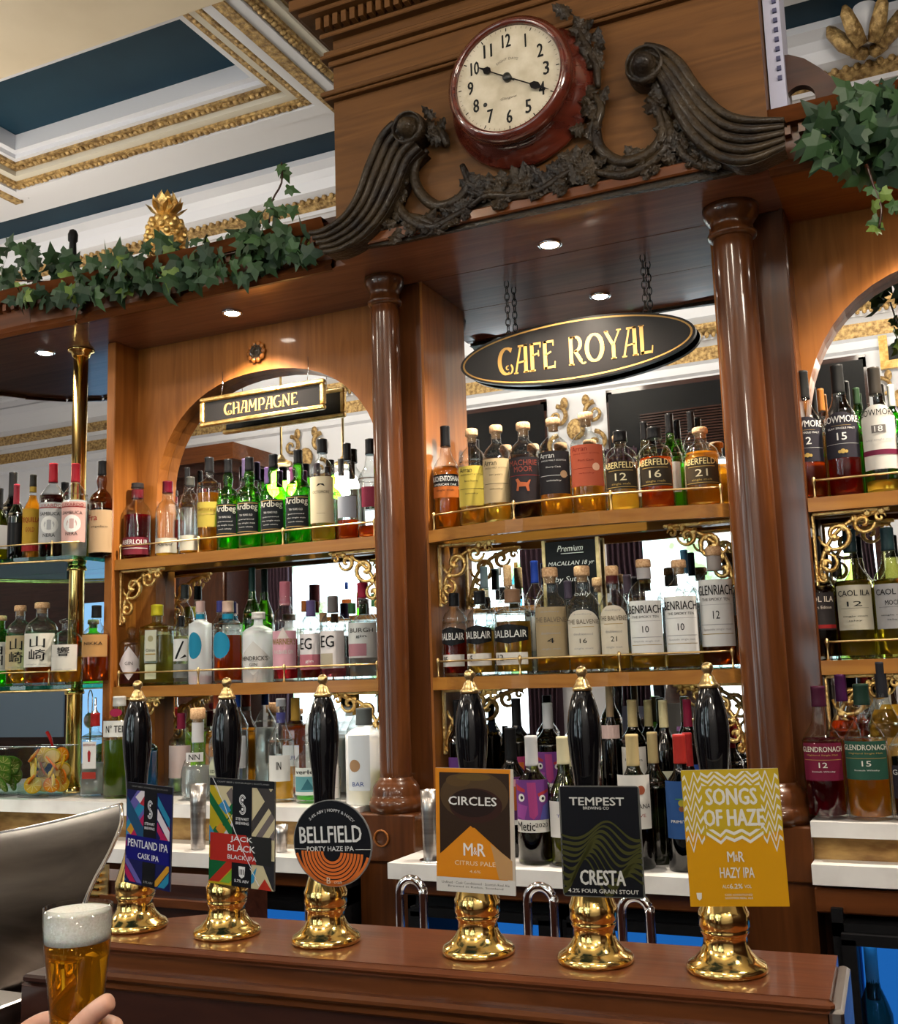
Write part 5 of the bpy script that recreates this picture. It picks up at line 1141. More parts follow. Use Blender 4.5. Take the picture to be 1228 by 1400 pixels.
amb = lambda c: [('o', 0, .45, .62, Wt), ('o', 0, .45, .36, c), ('LUXARDO', .92, .08, .8, Rd), ('SAMBUCA', .72, .08, .7, K), ('NERA', .2, .08, .4, K), ('#', -1, 1, .86, .88, Rd)]
bottle(73, 634, 33, GU, 'long', 'clear', 'wine', .66, ((.62, .03, .05), .80), [(.16, .58, .98, (.52, .52, .52), amb((.45, .45, .46)))], 'red-capped bottle of black liqueur with a grey seal label', 'liqueur_bottle')
bottle(106, 634, 33, GU, 'long', 'clear', 'water', .60, ((.62, .03, .05), .80), [(.16, .58, .98, (.70, .42, .38), amb((.6, .4, .38)))], 'red-capped clear liqueur with a pink seal label before the brass pole', 'liqueur_bottle')
bottle(138, 631, 34, (2.86, 1.945, None), 'bulb', 'brown', 'dark', .5, K, [(.05, .48, .95, (.62, .42, .24), [('Fra', .82, .14, .4, Rd, -.5), ('angelico', .6, .06, .6, K)])], 'brown bottle with a tan label half hidden by the end post', 'liqueur_bottle')
kj = lambda a_, c_: [(a_[0], .74, .34, .42, K)] + ([(a_[1], .36, .34, .45, K)] if len(a_) > 1 else []) + [('single malt', .08, .05, .6, Gy)]
bottle(2, 842, 36, GL_, 'round', 'green', 'green', .3, 'cork', [(.22, .62, .95, (.70, .69, .62), kj('白州', K))], 'green whisky with brush characters cut by the left edge, lower glass shelf')
bottle(27, 828, 34, GL_, 'round', 'clear', 'amber', .5, 'cork', [(.20, .62, .95, (.62, .50, .28), kj('山崎', K))], 'whisky with a tan label of brush characters, lower glass shelf')
bottle(56, 824, 42, GL_, 'round', 'clear', 'deep', .24, 'cork', [(.22, .62, .95, (.74, .70, .62), kj('山崎', K))], 'broad whisky with a cream label of brush characters, lower glass shelf')
bottle(93, 846, 40, GL_, 'round', 'clear', 'amber', .42, 'glass', [(.20, .60, .80, (.68, .64, .58), kj('響', K))], 'faceted whisky with a glass stopper before the brass pole', sq=0)
bottle(131, 828, 36, (2.84, 1.515, None), 'whisky', 'clear', 'deep', .62, K, [(.34, .62, .98, (.62, .33, .12), [('NIKKA', .6, .14, .6, K)])], 'amber whisky with an orange label, half hidden by the end post')
# ---- left ledge: gins with spouts, tumblers, liqueurs
LB = (2.82, ZM, None); LBb = (2.95, ZM, None)
bottle(130, 975, 31, LB, 'spirit', 'clear', 'water', .40, ((.50, .03, .03), .84), [(.34, .86 - .20, .80, (.76, .74, .72), [('BEEFEATER', .88, .08, .9, Rd), ('p', Rd, [(.42, .25), (.58, .25), (.62, .6), (.5, .7), (.38, .6)])]), (.22, .30, .8, (.55, .06, .04), [])], 'square clear gin with a red collar, red figure label and steel spout', 'gin_bottle', sq=6, dp=.8, spout=True)
bottle(166, 952, 40, LB, 'round', 'pale', 'lime', .56, ((.60, .60, .58), .90), [(.60, .76, .98, (.78, .78, .74), [('N° TEN', .5, .45, .6, K)]), (.80, .88, .35, (.5, .03, .1), [], 'disc')], 'pale green fluted gin with a white TEN label', 'gin_bottle')
bottle(192, 985, 34, LB, 'whisky', 'blue', 'sky', .6, ((.02, .12, .18), .84), [(.12, .68, .70, (.62, .68, .72), [('BOMBAY', .84, .08, .8, K), ('o', 0, .52, .42, (.25, .45, .6)), ('SAPPHIRE', .24, .07, .9, K)], 'arch')], 'blue square gin with a portrait label and steel spout', 'gin_bottle', sq=5, dp=.85, spout=True)
bottle(248, 975, 34, LBb, 'long', 'clear', 'water', .3, (.35, .03, .08), [(.2, .6, .9, (.7, .55, .52), [])], 'clear bottle with a wine-red collar behind the first pump handle', 'gin_bottle')
bottle(271, 968, 44, LB, 'flask', 'clear', 'water', .36, 'cork', [(.42, .52, .46, (.78, .76, .76), [('NN', .5, .6, .6, K)])], 'round-bellied clear tequila with a cork and white tag', 'tequila_bottle', foil=((.74, .72, .74), .62, .84))
bottle(306, 977, 40, LB, 'round', 'clear', 'water', .5, 'cork', [(.30, .52, .85, (.55, .58, .42), [('EDEN MILL', .2, .16, .8, K), ('o', 0, .6, .4, (.3, .28, .24))], 'arch')], 'dimpled glass gin with a cork and sage green arched label', 'gin_bottle', foil=((.07, .07, .07), .78, .90))
bottle(300, 947, 34, LBb, 'tall', 'clear', 'amber', .62, ((.72, .12, .04), .84), [(.2, .5, .9, (.7, .3, .1), [])], 'amber liqueur with an orange and red neck behind the dimpled gin', 'liqueur_bottle', foil=((.75, .70, .62), .80, .84))
bottle(322, 941, 30, LBb, 'long', 'clear', 'water', .6, ((.03, .10, .5), .82), [(.25, .55, .9, (.7, .75, .8), [])], 'clear vodka with a blue and white neck behind the dimpled gin', 'vodka_bottle', foil=((.7, .74, .8), .86, .90))
bottle(384, 955, 34, LB, 'tall', 'clear', 'gold', .25, ((.30, .32, .36), .92), [(.2, .45, .8, (.72, .72, .70), [('IN', .6, .3, .2, K)])], 'clear bottle with a blue checked collar beside the second handle', 'tequila_bottle', foil=((.10, .10, .35), .76, .86))
bottle(404, 954, 32, LBb, 'spirit', 'clear', 'deep', .72, ((.62, .36, .06), .76), [(.10, .52, .95, (.74, .74, .76), [('RUM', .7, .1, .5, Bl), ('#', -.2, .6, .3, .5, (.7, .35, .1))])], 'square amber rum with an orange-gold cap and white label', 'rum_bottle', sq=5)
bottle(425, 1004, 40, LB, 'balv', 'clear', 'green', .10, 'glass', [(.12, .52, .98, (.66, .70, .66), [('verleaf', .85, .16, .8, K), ('#', -.9, .9, .12, .68, (.14, .38, .42)), ('p', (.05, .20, .25), [(.3, .2), (.5, .6), (.7, .2)])])], 'clear round gin with a teal leaf label', 'gin_bottle')
bottle(440, 938, 46, LBb, 'round', 'clear', 'water', .5, ((.05, .18, .12), .78), [(.10, .50, .95, (.74, .74, .72), [('GIN', .8, .12, .4, K)])], 'large frosted bottle with a dark green neck behind the leaf label', 'gin_bottle', frost=.7)
bottle(498, 968, 50, LB, 'squat', 'clear', 'lemon', .35, ((.16, .18, .18), .82), [(.15, .72, .55, (.70, .75, .80), [('o', -.3, .45, .5, (.5, .3, .16)), ('BAR', .12, .08, .5, Bl)])], 'squat frosted bottle with a dark cap beside the left column base', 'gin_bottle', frost=.6, rz=-12)
bottle(452, 1030, 24, LB, 'spirit', 'clear', 'water', .6, (.6, .6, .58), [(.1, .8, .9, (.74, .70, .68), [('notes', .8, .06, .6, K), ('#', -.8, .8, .3, .31, Gy)])], 'small flat bottle with a white text label beside the third handle', 'gin_bottle')
bottle(487, 950, 28, LBb, 'long', 'clear', 'gold', .6, (.62, .36, .06), [], 'clear bottle with a gold cap behind the third pump handle', 'gin_bottle')
# ---- middle bay, wine
WF = (2.66, ZB, None); WB = (2.90, ZM, None)
met = [('#', -1, 1, .24, 1, (.25, .07, .34)), ('p', (.55, .08, .30), [(.40, .95), (.62, .95), (.66, .35), (.55, .25), (.44, .30)]), ('p', (.6, .06, .08), [(.02, .92), (.34, .82), (.34, .76), (.05, .80)]), ('p', (.6, .06, .08), [(.66, .74), (.98, .82), (.98, .76), (.68, .68)]),
       ('o', -.55, .66, .20, Wt), ('o', -.52, .66, .09, K), ('o', .58, .64, .18, Wt), ('o', .60, .64, .08, K), ('p', (.12, .12, .45), [(.7, .24), (1, .24), (1, .6), (.8, .5)]), ('p', (.45, .10, .45), [(.05, .3), (.3, .24), (.4, .5), (.1, .55)]), ('Metic', .12, .17, .5, K, -.35), ('2020', .14, .08, .35, K, .5)]
wk = 'wine_bottle'
bottle(728, 1006, 42, WF, 'wine', 'olive', 'wine', .70, ((.58, .58, .60), .76), [(.25, .66, .98, (.74, .72, .68), met)], 'silver-capped wine with a purple painted-face label, front row', wk)
bottle(698, 995, 40, (2.75, ZB, None), 'wine', 'black', None, 0, K, [(.25, .62, .98, (.18, .05, .22), [('#', -.2, .9, .3, .8, Or), ('#', -1, 1, 0, .1, Wt), ('#', -.1, .7, .8, .95, Pk)])], 'black-capped wine with orange and purple label, front row', wk)
bottle(768, 1007, 40, WF, 'burg', 'olive', 'yellow', .40, ((.66, .60, .40), .78), [(.22, .50, .98, (.70, .68, .66), [('Tbilisi', .6, .08, .4, (.1, .1, .4))])], 'yellow-green wine with cream cap and plain white label', wk)
bottle(784, 1005, 34, (2.74, ZB, None), 'wine', 'dark', 'ruby', .5, (.62, .56, .36), [], 'red wine with a cream cap behind the plain white label', wk)
bottle(871, 1004, 44, WF, 'wine', 'dark', 'wine', .5, ((.66, .52, .26), .76), [(.30, .70, .98, (.70, .68, .64), [('SANTA ANA', .42, .09, .9, K), ('o', .4, .72, .22, (.45, .12, .06)), ('RESERVE', .25, .06, .6, Rd), ('malbec', .14, .04, .3, Bl)])], 'tan-capped wine with cream label and small red bird emblem', wk)
bottle(886, 1001, 36, (2.73, ZB, None), 'wine', 'dark', None, 0, ((.60, .48, .24), .76), [], 'tan-capped dark wine just behind the bird label', wk)
bottle(929, 1004, 42, WF, 'wine', 'black', None, 0, ((.62, .05, .04), .78), [(.24, .66, .98, (.04, .12, .36), [('PRIMITIVO', .30, .05, .6, Wt), ('o', 0, .62, .16, (.5, .45, .05)), ('o', 0, .52, .14, (.3, .12, .05)), ('#', -.3, .3, .68, .70, (.1, .35, .1))])], 'red-capped wine with a royal blue label', wk)
bottle(940, 1002, 34, (2.74, ZB, None), 'wine', 'black', None, 0, (.55, .04, .04), [], 'red-capped dark wine behind the royal blue label', wk)
bottle(630, 957, 35, WB, 'wine', 'black', None, 0, K, [(.18, .44, .98, (.14, .05, .24), [('#', -1, 1, 0, .2, Or), ('#', -.3, .5, .3, .6, (.75, .3, .2))])], 'black-capped wine with violet label beside the bracket', wk)
bottle(706, 955, 34, WB, 'wine', 'black', None, 0, K, [(.18, .45, .98, (.5, .06, .2), [('#', -.5, .5, .2, .8, Or)])], 'tall black-capped wine behind the orange badge', wk)
bottle(749, 961, 37, WB, 'wine', 'dark', None, 0, ((.60, .60, .62), .74), [(.12, .52, .98, (.74, .72, .68), met)], 'silver-capped wine with a painted-face label, raised ledge', wk)
bottle(797, 922, 32, WB, 'wine', 'dark', None, 0, ((.66, .62, .46), .80), [(.2, .5, .95, (.7, .68, .62), [])], 'tallest cream-capped wine behind the fifth pump handle', wk)
bottle(838, 935, 26, WB, 'burg', 'black', None, 0, (.5, .35, .2), [(.55, .66, .98, (.62, .45, .42), [])], 'dark sloping wine with a pink band by the fifth handle', wk)
bottle(861, 957, 35, WB, 'wine', 'dark', None, 0, ((.66, .52, .26), .74), [(.16, .56, .98, (.70, .67, .62), [('Reserva', .7, .06, .6, K)])], 'tan-capped wine with a large cream label, raised ledge', wk)
bottle(885, 957, 30, WB, 'wine', 'dark', None, 0, ((.68, .56, .28), .74), [], 'gold-capped wine partly behind the large cream label', wk, Yv=2.96)
bottle(913, 957, 33, WB, 'burg', 'dark', None, 0, ((.68, .60, .34), .74), [(.18, .34, .98, (.6, .6, .45), [])], 'cream-capped wine on the raised ledge left of the red-capped pair', wk)
bottle(940, 956, 32, WB, 'wine', 'black', None, 0, ((.30, .02, .06), .74), [(.1, .4, .9, Bl, [])], 'wine-red-capped dark bottle on the raised ledge', wk)
bottle(958, 953, 30, WB, 'wine', 'black', None, 0, ((.65, .12, .05), .74), [], 'scarlet-capped dark bottle on the raised ledge by the last handle', wk, Yv=2.95)
bottle(640, 1000, 30, WB, 'wine', 'dark', None, 0, (.1, .1, .1), [], 'dark wine half hidden by the fourth handle', wk)
# ---- right bay
bw = lambda n, c=Wt: [('BOWMORE', .84, .15, .94, c), ('#', -.5, .5, .70, .705, Gd), (n, .46, .16, .24, c), ('ISLAY SINGLE MALT', .64, .04, .7, c), ('#', -.9, .9, .30, .305, c), ('o', 0, .14, .12, Gd), ('o', -.16, .13, .08, Gd), ('o', .16, .13, .08, Gd)]
bottle(1104, 507, 46, RUf, 'tall', 'clear', 'deep', .28, ((.03, .028, .03), .78), [(.28, .62, .98, (.05, .045, .06), bw('12'), 'arch')], 'black-labelled twelve-year whisky right beside the right column, upper right shelf')
bottle(1149, 499, 48, RUf, 'tall', 'clear', 'red', .32, ((.03, .028, .03), .78), [(.28, .62, .98, (.05, .045, .06), bw('15'), 'arch')], 'black-labelled fifteen-year whisky next to the white-labelled one, upper right shelf')
bottle(1195, 503, 48, RUf, 'tall', 'clear', 'gold', .10, ((.07, .06, .05), .78), [(.18, .68, .98, (.70, .66, .60), [('BOWMORE', .88, .10, .9, K), ('#', -.35, .35, .56, .68, (.2, .18, .17)), ('18', .62, .09, .2, Wt), ('#', -1, 1, .22, .30, (.25, .03, .08)), ('Islay single malt', .45, .04, .7, Gy)], 'arch')], 'white-labelled whisky marked 18 on the upper right shelf')
bottle(1243, 496, 46, RUf, 'tall', 'clear', 'deep', .4, (K, .78), [(.2, .66, .98, (.70, .60, .52), [('BOWMORE', .88, .10, .9, K)], 'arch')], 'whisky with pale pink label cut by the right edge, upper right shelf')
bottle(1122, 532, 26, Rb(ZU - .006), 'tall', 'clear', 'amber', .6, (.65, .25, .06), [], 'slim bottle with an orange cap behind the label marked 12')
bottle(1168, 531, 26, Rb(ZU - .006), 'bulb', 'green', 'green', .5, (.05, .10, .05), [], 'slim green bottle behind the labels marked 15 and 18')
bottle(1212, 527, 28, Rb(ZU - .006), 'long', 'green', 'water', .4, (.6, .62, .58), [], 'slim white-capped green bottle behind the label marked 18')
cl = lambda n, s='CAOL ILA': [(s, .82, .13, .8, K), (n, .58, .11, .35, K), ('#', -.7, .7, .48, .485, K), ('single malt', .3, .04, .6, K), ('islay', .2, .04, .3, K)]
bottle(1116, 735, 44, RLf, 'tall', 'clear', 'dark', .62, ((.03, .025, .03), .80), [(.24, .54, .98, (.06, .045, .045), [('CAOL ILA', .82, .15, .85, (.7, .6, .5)), ('Distillers Edition', .6, .08, .7, (.7, .6, .5)), ('#', -1, 1, .04, .14, Rd)])], 'dark whisky with a black label behind the brass bracket')
bottle(1163, 724, 48, RLf, 'tall', 'pale', 'yellow', .60, ((.03, .06, .07), .82), [(.22, .56, .98, (.50, .46, .36), cl('12'))], 'pale yellow-green whisky with a grey-brown label marked 12')
bottle(1210, 722, 48, RLf, 'tall', 'pale', 'yellow', .60, ((.03, .06, .07), .82), [(.22, .56, .98, (.34, .33, .33), cl('MOCH'))], 'pale yellow-green whisky with a slate grey label')
bottle(1143, 760, 26, Rb(ZL + .014), 'tall', 'clear', 'red', .5, (.1, .08, .08), [(.1, .4, .8, Rd, [])], 'slim bottle of red spirit between the dark and the pale whiskies')
gd = lambda n: [('GLENDRONACH', .84, .14, .96, (.72, .70, .6)), ('Highland Single Malt', .68, .05, .7, Gd), ('#', -.9, .9, .55, .56, Gd), (n, .42, .14, .18, (.8, .78, .7)), ('Scotch Whisky', .24, .05, .5, Wt)]
RBf, RBb = (2.77, ZM, None), (2.88, ZM, None)
bottle(1124, 938, 50, RBf, 'tall', 'clear', 'ruby', .60, ((.10, .02, .05), .84), [(.29, .57, .98, (.24, .02, .06), gd('12'))], 'ruby red whisky with a maroon label on the lowest right ledge')
bottle(1178, 935, 54, RBf, 'tall', 'clear', 'amber', .52, ((.03, .07, .05), .84), [(.30, .58, .98, (.04, .13, .09), gd('15'))], 'amber whisky with a dark green label on the lowest right ledge')
bottle(1236, 950, 54, RBf, 'tall', 'clear', 'dark', .5, (.04, .04, .04), [(.18, .44, .98, (.05, .05, .06), [('GLEN', .8, .16, .5, Wt, -.4), ('master', .5, .1, .5, Wt)])], 'dark whisky with a black label cut by the right edge, lowest ledge')
bottle(1150, 922, 42, RBb, 'tall', 'clear', 'deep', .66, ((.10, .02, .10), .80), [(.2, .5, .9, (.6, .1, .05), [])], 'orange-red whisky with a plum cap behind the maroon and green labels')
bottle(1204, 905, 42, RBb, 'tall', 'clear', 'gold', .68, ((.04, .04, .05), .76), [(.2, .5, .9, (.7, .4, .1), [])], 'bright golden whisky with a tall black neck, lowest right ledge')
bottle(1182, 912, 28, (2.96, ZM, None), 'long', 'clear', 'red', .6, (.45, .03, .03), [], 'slim bottle with a red cap behind the green-labelled whisky')
# ---- fridge bottle at the lower right
bottle(1191, 1292, 46, (2.72, at(1191, 1292, Y=2.74).z - .31, None), 'burg', 'teal', None, 0, ((.75, .95, .92), .62), [(.2, .42, .95, (.03, .15, .3), [])], 'foil-necked sparkling wine standing inside the lower right fridge', 'champagne_bottle', Yv=2.74)
tag(part('fridge_wire_shelf', MB().box((-.27, 2.70, at(1191, 1292, Y=2.74).z - .322), (.42, 2.98, at(1191, 1292, Y=2.74).z - .311), chrome), chrome), 'wire shelf in the lower right fridge under the sparkling wine', 'shelf')
# nudge neighbours apart so that no two bottles share space, slimming a pair a little where the shelf is full
ycap = lambda b: min(b[2], MY - .003 - b[3]) if b[1] < -.2 or b[2] > 2.8 else b[2]
for b in BOT: b[2] = ycap(b)
for it in range(80):
    for i, p in enumerate(BOT):
        for q in BOT[i + 1:]:
            if abs(p[4] - q[4]) > .02: continue
            dx, dy = q[1] - p[1], q[2] - p[2]; d = sqrt(dx * dx + dy * dy) or 1e-4; o = p[3] + q[3] + .0008 - d
            if o > 0:
                ux = dx / d; k = .25 * o * (1 if ux >= 0 else -1)
                p[1] = max(p[5] - .012, min(p[5] + .012, p[1] - k)); q[1] = max(q[5] - .012, min(q[5] + .012, q[1] + k))
SC = {}
for it in range(3):
    for i, p in enumerate(BOT):
        for q in BOT[i + 1:]:
            if abs(p[4] - q[4]) > .02: continue
            d = sqrt((q[1] - p[1]) ** 2 + (q[2] - p[2]) ** 2)
            if d < p[3] + q[3]:
                k = max(.80, (d - .0006) / (p[3] + q[3])); p[3] *= k; q[3] *= k
                for b in (p, q): SC[b[0].name] = SC.get(b[0].name, 1) * k
for b in BOT:
    b[0].location.x, b[0].location.y = b[1], b[2]; s_ = max(.78, SC.get(b[0].name, 1)); b[0].scale = (s_, s_, 1)
# ================================================================== JARS OF FRUIT
def jar(px, yt, yb, w, lab, fruit, cols):
    a = at(px, yb, Y=2.785); d = (W.transposed() @ (a - CAM)).z; hw = w / 2 * d / F; H = at(px, yt, Y=2.8).z - ZM
    t = thing('glass_jar', lab, 'jar', (a.x, 2.785, ZM)); jg = glass('glass_jar_wall', (.97, .98, .98), .45)
    x, y = a.x, 2.785
    ou = [(x - hw, y - .05), (x + hw, y - .05), (x + hw, y + .05), (x - hw, y + .05)]
    b = MB(); b.box((x - hw, y - .05, ZM + .001), (x + hw, y - .047, ZM + H), jg); b.box((x - hw, y + .047, ZM + .001), (x + hw, y + .05, ZM + H), jg)
    b.box((x - hw, y - .047, ZM + .001), (x - hw + .003, y + .047, ZM + H), jg); b.box((x + hw - .003, y - .047, ZM + .001), (x + hw, y + .047, ZM + H), jg)
    b.box((x - hw + .003, y - .047, ZM + .001), (x + hw - .003, y + .047, ZM + .008), jg)
    part('wall', b, jg, t)
    part('rim', MB().tube([(q[0], q[1], ZM + H) for q in ou], .002, 5, chrome, closed=True), chrome, t)
    rj = random.Random(px)
    flesh, rind = cols
    for i in range(fruit):
        kx = i % 2; lay = i // 4; r = .026 + rj.random() * .006
        c = Vector((x + (kx - .5) * hw * .98, y + (.022 if (i // 2) % 2 else -.022), ZM + .038 + lay * .024 + rj.uniform(0, .004)))
        M_ = Matrix.Translation(c) @ Matrix.Rotation(rj.uniform(-.9, .9) + pi / 2, 4, 'X') @ Matrix.Rotation(rj.uniform(-.8, .8), 4, 'Y')
        fl, rn = flesh[i % len(flesh)], rind[i % len(rind)]; fm, rm = paint(fl, .25), paint(rn, .35)
        s_ = thing('fruit_slice', '%s slice in the %s glass jar, %s layer, %s %s' % (('lime', 'dark lime') [i % 2] if fl[1] > fl[0] else ('lemon', 'orange', 'pale lemon')[i % 3], 'left' if fl[1] > fl[0] else 'right', ('bottom', 'second', 'third', 'fourth', 'top')[lay], 'back' if (i // 2) % 2 else 'front', 'right' if kx else 'left'), 'fruit', c, group=('limes' if fl[1] > fl[0] else 'citrus') + ' cut up in the glass jars')
        part('rind', MB().lathe([(r * .96, -.003), (r, -.002), (r, .002), (r * .96, .003)], n=20, M=M_, mat=rm), rm, s_)
        b = MB().lathe([(r * .86, -.0034), (r * .86, .0034)], n=20, M=M_, mat=fm, smooth=False); o = part('flesh', b, fm, s_)
        b = MB()
        for k in range(8):
            a_ = k * pi / 4; 
            for z in (-.0037, .0037): b.add([M_ @ Vector((cos(a_ + w_) * q, sin(a_ + w_) * q, z)) for q, w_ in ((.002, -.2), (.002, .2), (r * .82, .035), (r * .82, -.035))], [(0, 1, 2, 3)], paint((1.0, .80, .35), .4))
        part('pith', b, None, o)['kind'] = 'stuff'
    return t, x, H, hw
jar(0, 1022, 1088, 56, 'square glass jar of cut limes and mint at the left edge', 16, ([(.40, .55, .08), (.25, .45, .06)], [(.07, .26, .02), (.14, .34, .03)]))
jar(64, 1019, 1092, 68, 'square glass jar of lemon and orange slices', 20, ([(1.1, .70, .08), (1.1, .42, .02), (1.1, .85, .30)], [(1.1, .62, .02), (1.1, .26, .01), (1.1, .75, .05)]))
a = at(70, 1012, Y=2.80)
tag(part('red_tongs', MB().tube([a + Vector((-.02, 0, .028)), a + Vector((-.005, 0, .008)), a + Vector((.012, 0, -.03))], [.006, .006, .003], 8, paint((.6, .02, .02), .3)), None), 'small red-handled pick resting in the jar of citrus slices', 'utensil')
a = at(123, 985, Y=2.93)
t = thing('hanging_strainer', 'steel cocktail strainer standing behind the spouted gins', 'strainer', (a.x, 2.93, ZM))
part('disc', MB().lathe([(.026, 0), (.027, .002), (.020, .006), (.001, .006)], n=20, M=Matrix.Translation((a.x, 2.93, a.z)) @ Matrix.Rotation(pi / 2, 4, 'X'), mat=steel), steel, t)
part('wire_handle', MB().tube(smooth([(a.x - .008, 2.93, a.z + .02), (a.x - .010, 2.93, a.z + .08), (a.x, 2.93, a.z + .105), (a.x + .010, 2.93, a.z + .08), (a.x + .008, 2.93, a.z + .02)], 4), .002, 6, chrome), chrome, t)
part('shaft', MB().tube([(a.x, 2.932, a.z - .02), (a.x, 2.932, ZM + .001)], .004, 6, chrome), chrome, t)
# ---- a second bar shelf of bottles far behind, on the window wall (seen in the mirror)
tag(part('wall_shelf', MB().box((-4.9, YF + .10, 1.98), (-2.4, YF + .34, 2.02), shelfm), shelfm), 'oak shelf of bottles across the windows behind the room', 'shelf')
for i in range(12):
    x = -4.75 + i * .145; g_ = ('clear', 'green', 'clear', 'dark', 'clear', 'blue')[i % 6]; gm = glass('glass_' + g_, GC[g_])
    c_ = ((.03, .1, .5), K, (.6, .05, .05), K, (.6, .6, .6), Gd)[i % 6]; lc = (Or, Wt, K, Cr, (.1, .35, .15), Rd)[(i * 5) % 6]
    H = .30 + .03 * (i % 3); R = .042
    t = thing('spirit_bottle', ('%s bottle with %s cap and %s label on the far window shelf' % (('clear', 'green', 'short clear', 'dark', 'plain clear', 'blue-tinted')[i % 6], ('navy', 'black', 'red', 'coal-black', 'grey', 'gold')[i % 6], ('orange', 'white', 'black', 'cream', 'green', 'red')[(i * 5) % 6])) + (', left half' if i < 6 else ', right half'), 'bottle', (x, YF + .22, 2.02), group='bottles on the far window shelf')
    part('glass_body', MB().lathe([(r * R, z * H) for r, z in SH['tall'][0]], (x, YF + .22, 2.02), 16, gm), gm, t)
    part('cap', MB().lathe([(R * .37, .8 * H), (R * .37, H)], (x, YF + .22, 2.02), 12, paint(c_)), None, t)
    part('label', MB().lathe([(R * 1.01, .2 * H), (R * 1.01, .5 * H)], (x, YF + .22, 2.02), 16, paint(lc), cap=False), None, t)
# ================================================================== THE PUMP BAR
bar = thing('pump_bar', 'polished mahogany pump bar with stepped front mouldings carrying six brass pumps', 'bar', (-.75, 1.55, 0))
MBR = Matrix.Translation((-.75, 1.450, 0)) @ Matrix.Rotation(rad(2.6), 4, 'Z')
def bl2(name, x0, x1, y0, y1, z0, z1, m, bev=.0): return part(name, MB().box((x0, y0, z0), (x1, y1, z1), m, M=MBR, bev=bev), m, bar)
part('top', MB().prism([(-.592, .0), (.574, .0), (.574, .215), (-.50, .215), (-.592, .14)], 1.082, 1.10, 'z', barm, M=MBR), barm, bar)
bl2('nosing', -.596, .580, -.006, .010, 1.085, 1.0985, barm, .005)
bl2('frieze', -.585, .570, .006, .205, 1.052, 1.084, mahog)
bl2('moulding', -.600, .584, -.012, .205, 1.040, 1.055, mahog, .005)
bl2('moulding', -.592, .578, -.004, .205, 1.026, 1.040, mahog, .004)
bl2('body', -.590, .572, .004, .205, 0, 1.026, darkw)
bl2('corner_block', -.700, -.585, -.030, .10, 0, 1.035, darkw, .006)
bl2('corner_block_cap', -.690, -.59, -.036, .10, 1.035, 1.048, darkw, .004)
pan = bl2('end_trim', .572, .590, -.004, .212, .9, 1.088, steel, .004)
fl = MB().box((-2.2, 1.30, .0), (-1.50, 1.36, .93), darkw)
tag(part('counter_return', fl, darkw), 'low dark counter return under the curved steel hood', 'counter')
# ---------------- hand pumps
def S_logo(b, cx, cz, s, f3, m):
    for cy_, a0, a1 in ((cz + .5 * s, 20, 290), (cz - .5 * s, 200, 470)):
        for r_, w_ in ((.5 * s, .045 * s), (.34 * s, .04 * s)):
            pts = [(cx + r_ * .9 * cos(rad(a0 + (a1 - a0) * i / 16)), cy_ + r_ * 1.05 * sin(rad(a0 + (a1 - a0) * i / 16))) for i in range(17)]
            for (x0, y0), (x1, y1) in zip(pts, pts[1:]):
                dx, dy = x1 - x0, y1 - y0; L = sqrt(dx * dx + dy * dy); nx, ny = -dy / L * w_, dx / L * w_
                b.add([f3(x0 - nx, y0 - ny), f3(x1 - nx, y1 - ny), f3(x1 + nx, y1 + ny), f3(x0 + nx, y0 + ny)], [(0, 1, 2, 3)], m)
        for k in range(3): b.add([f3(cx + .16 * s * cos(2 * pi * i / 8) * (1 + .3 * k), cy_ + .16 * s * sin(2 * pi * i / 8) * (1 - .2 * k)) for i in range(8)], [list(range(8))], m) if k == 0 else None
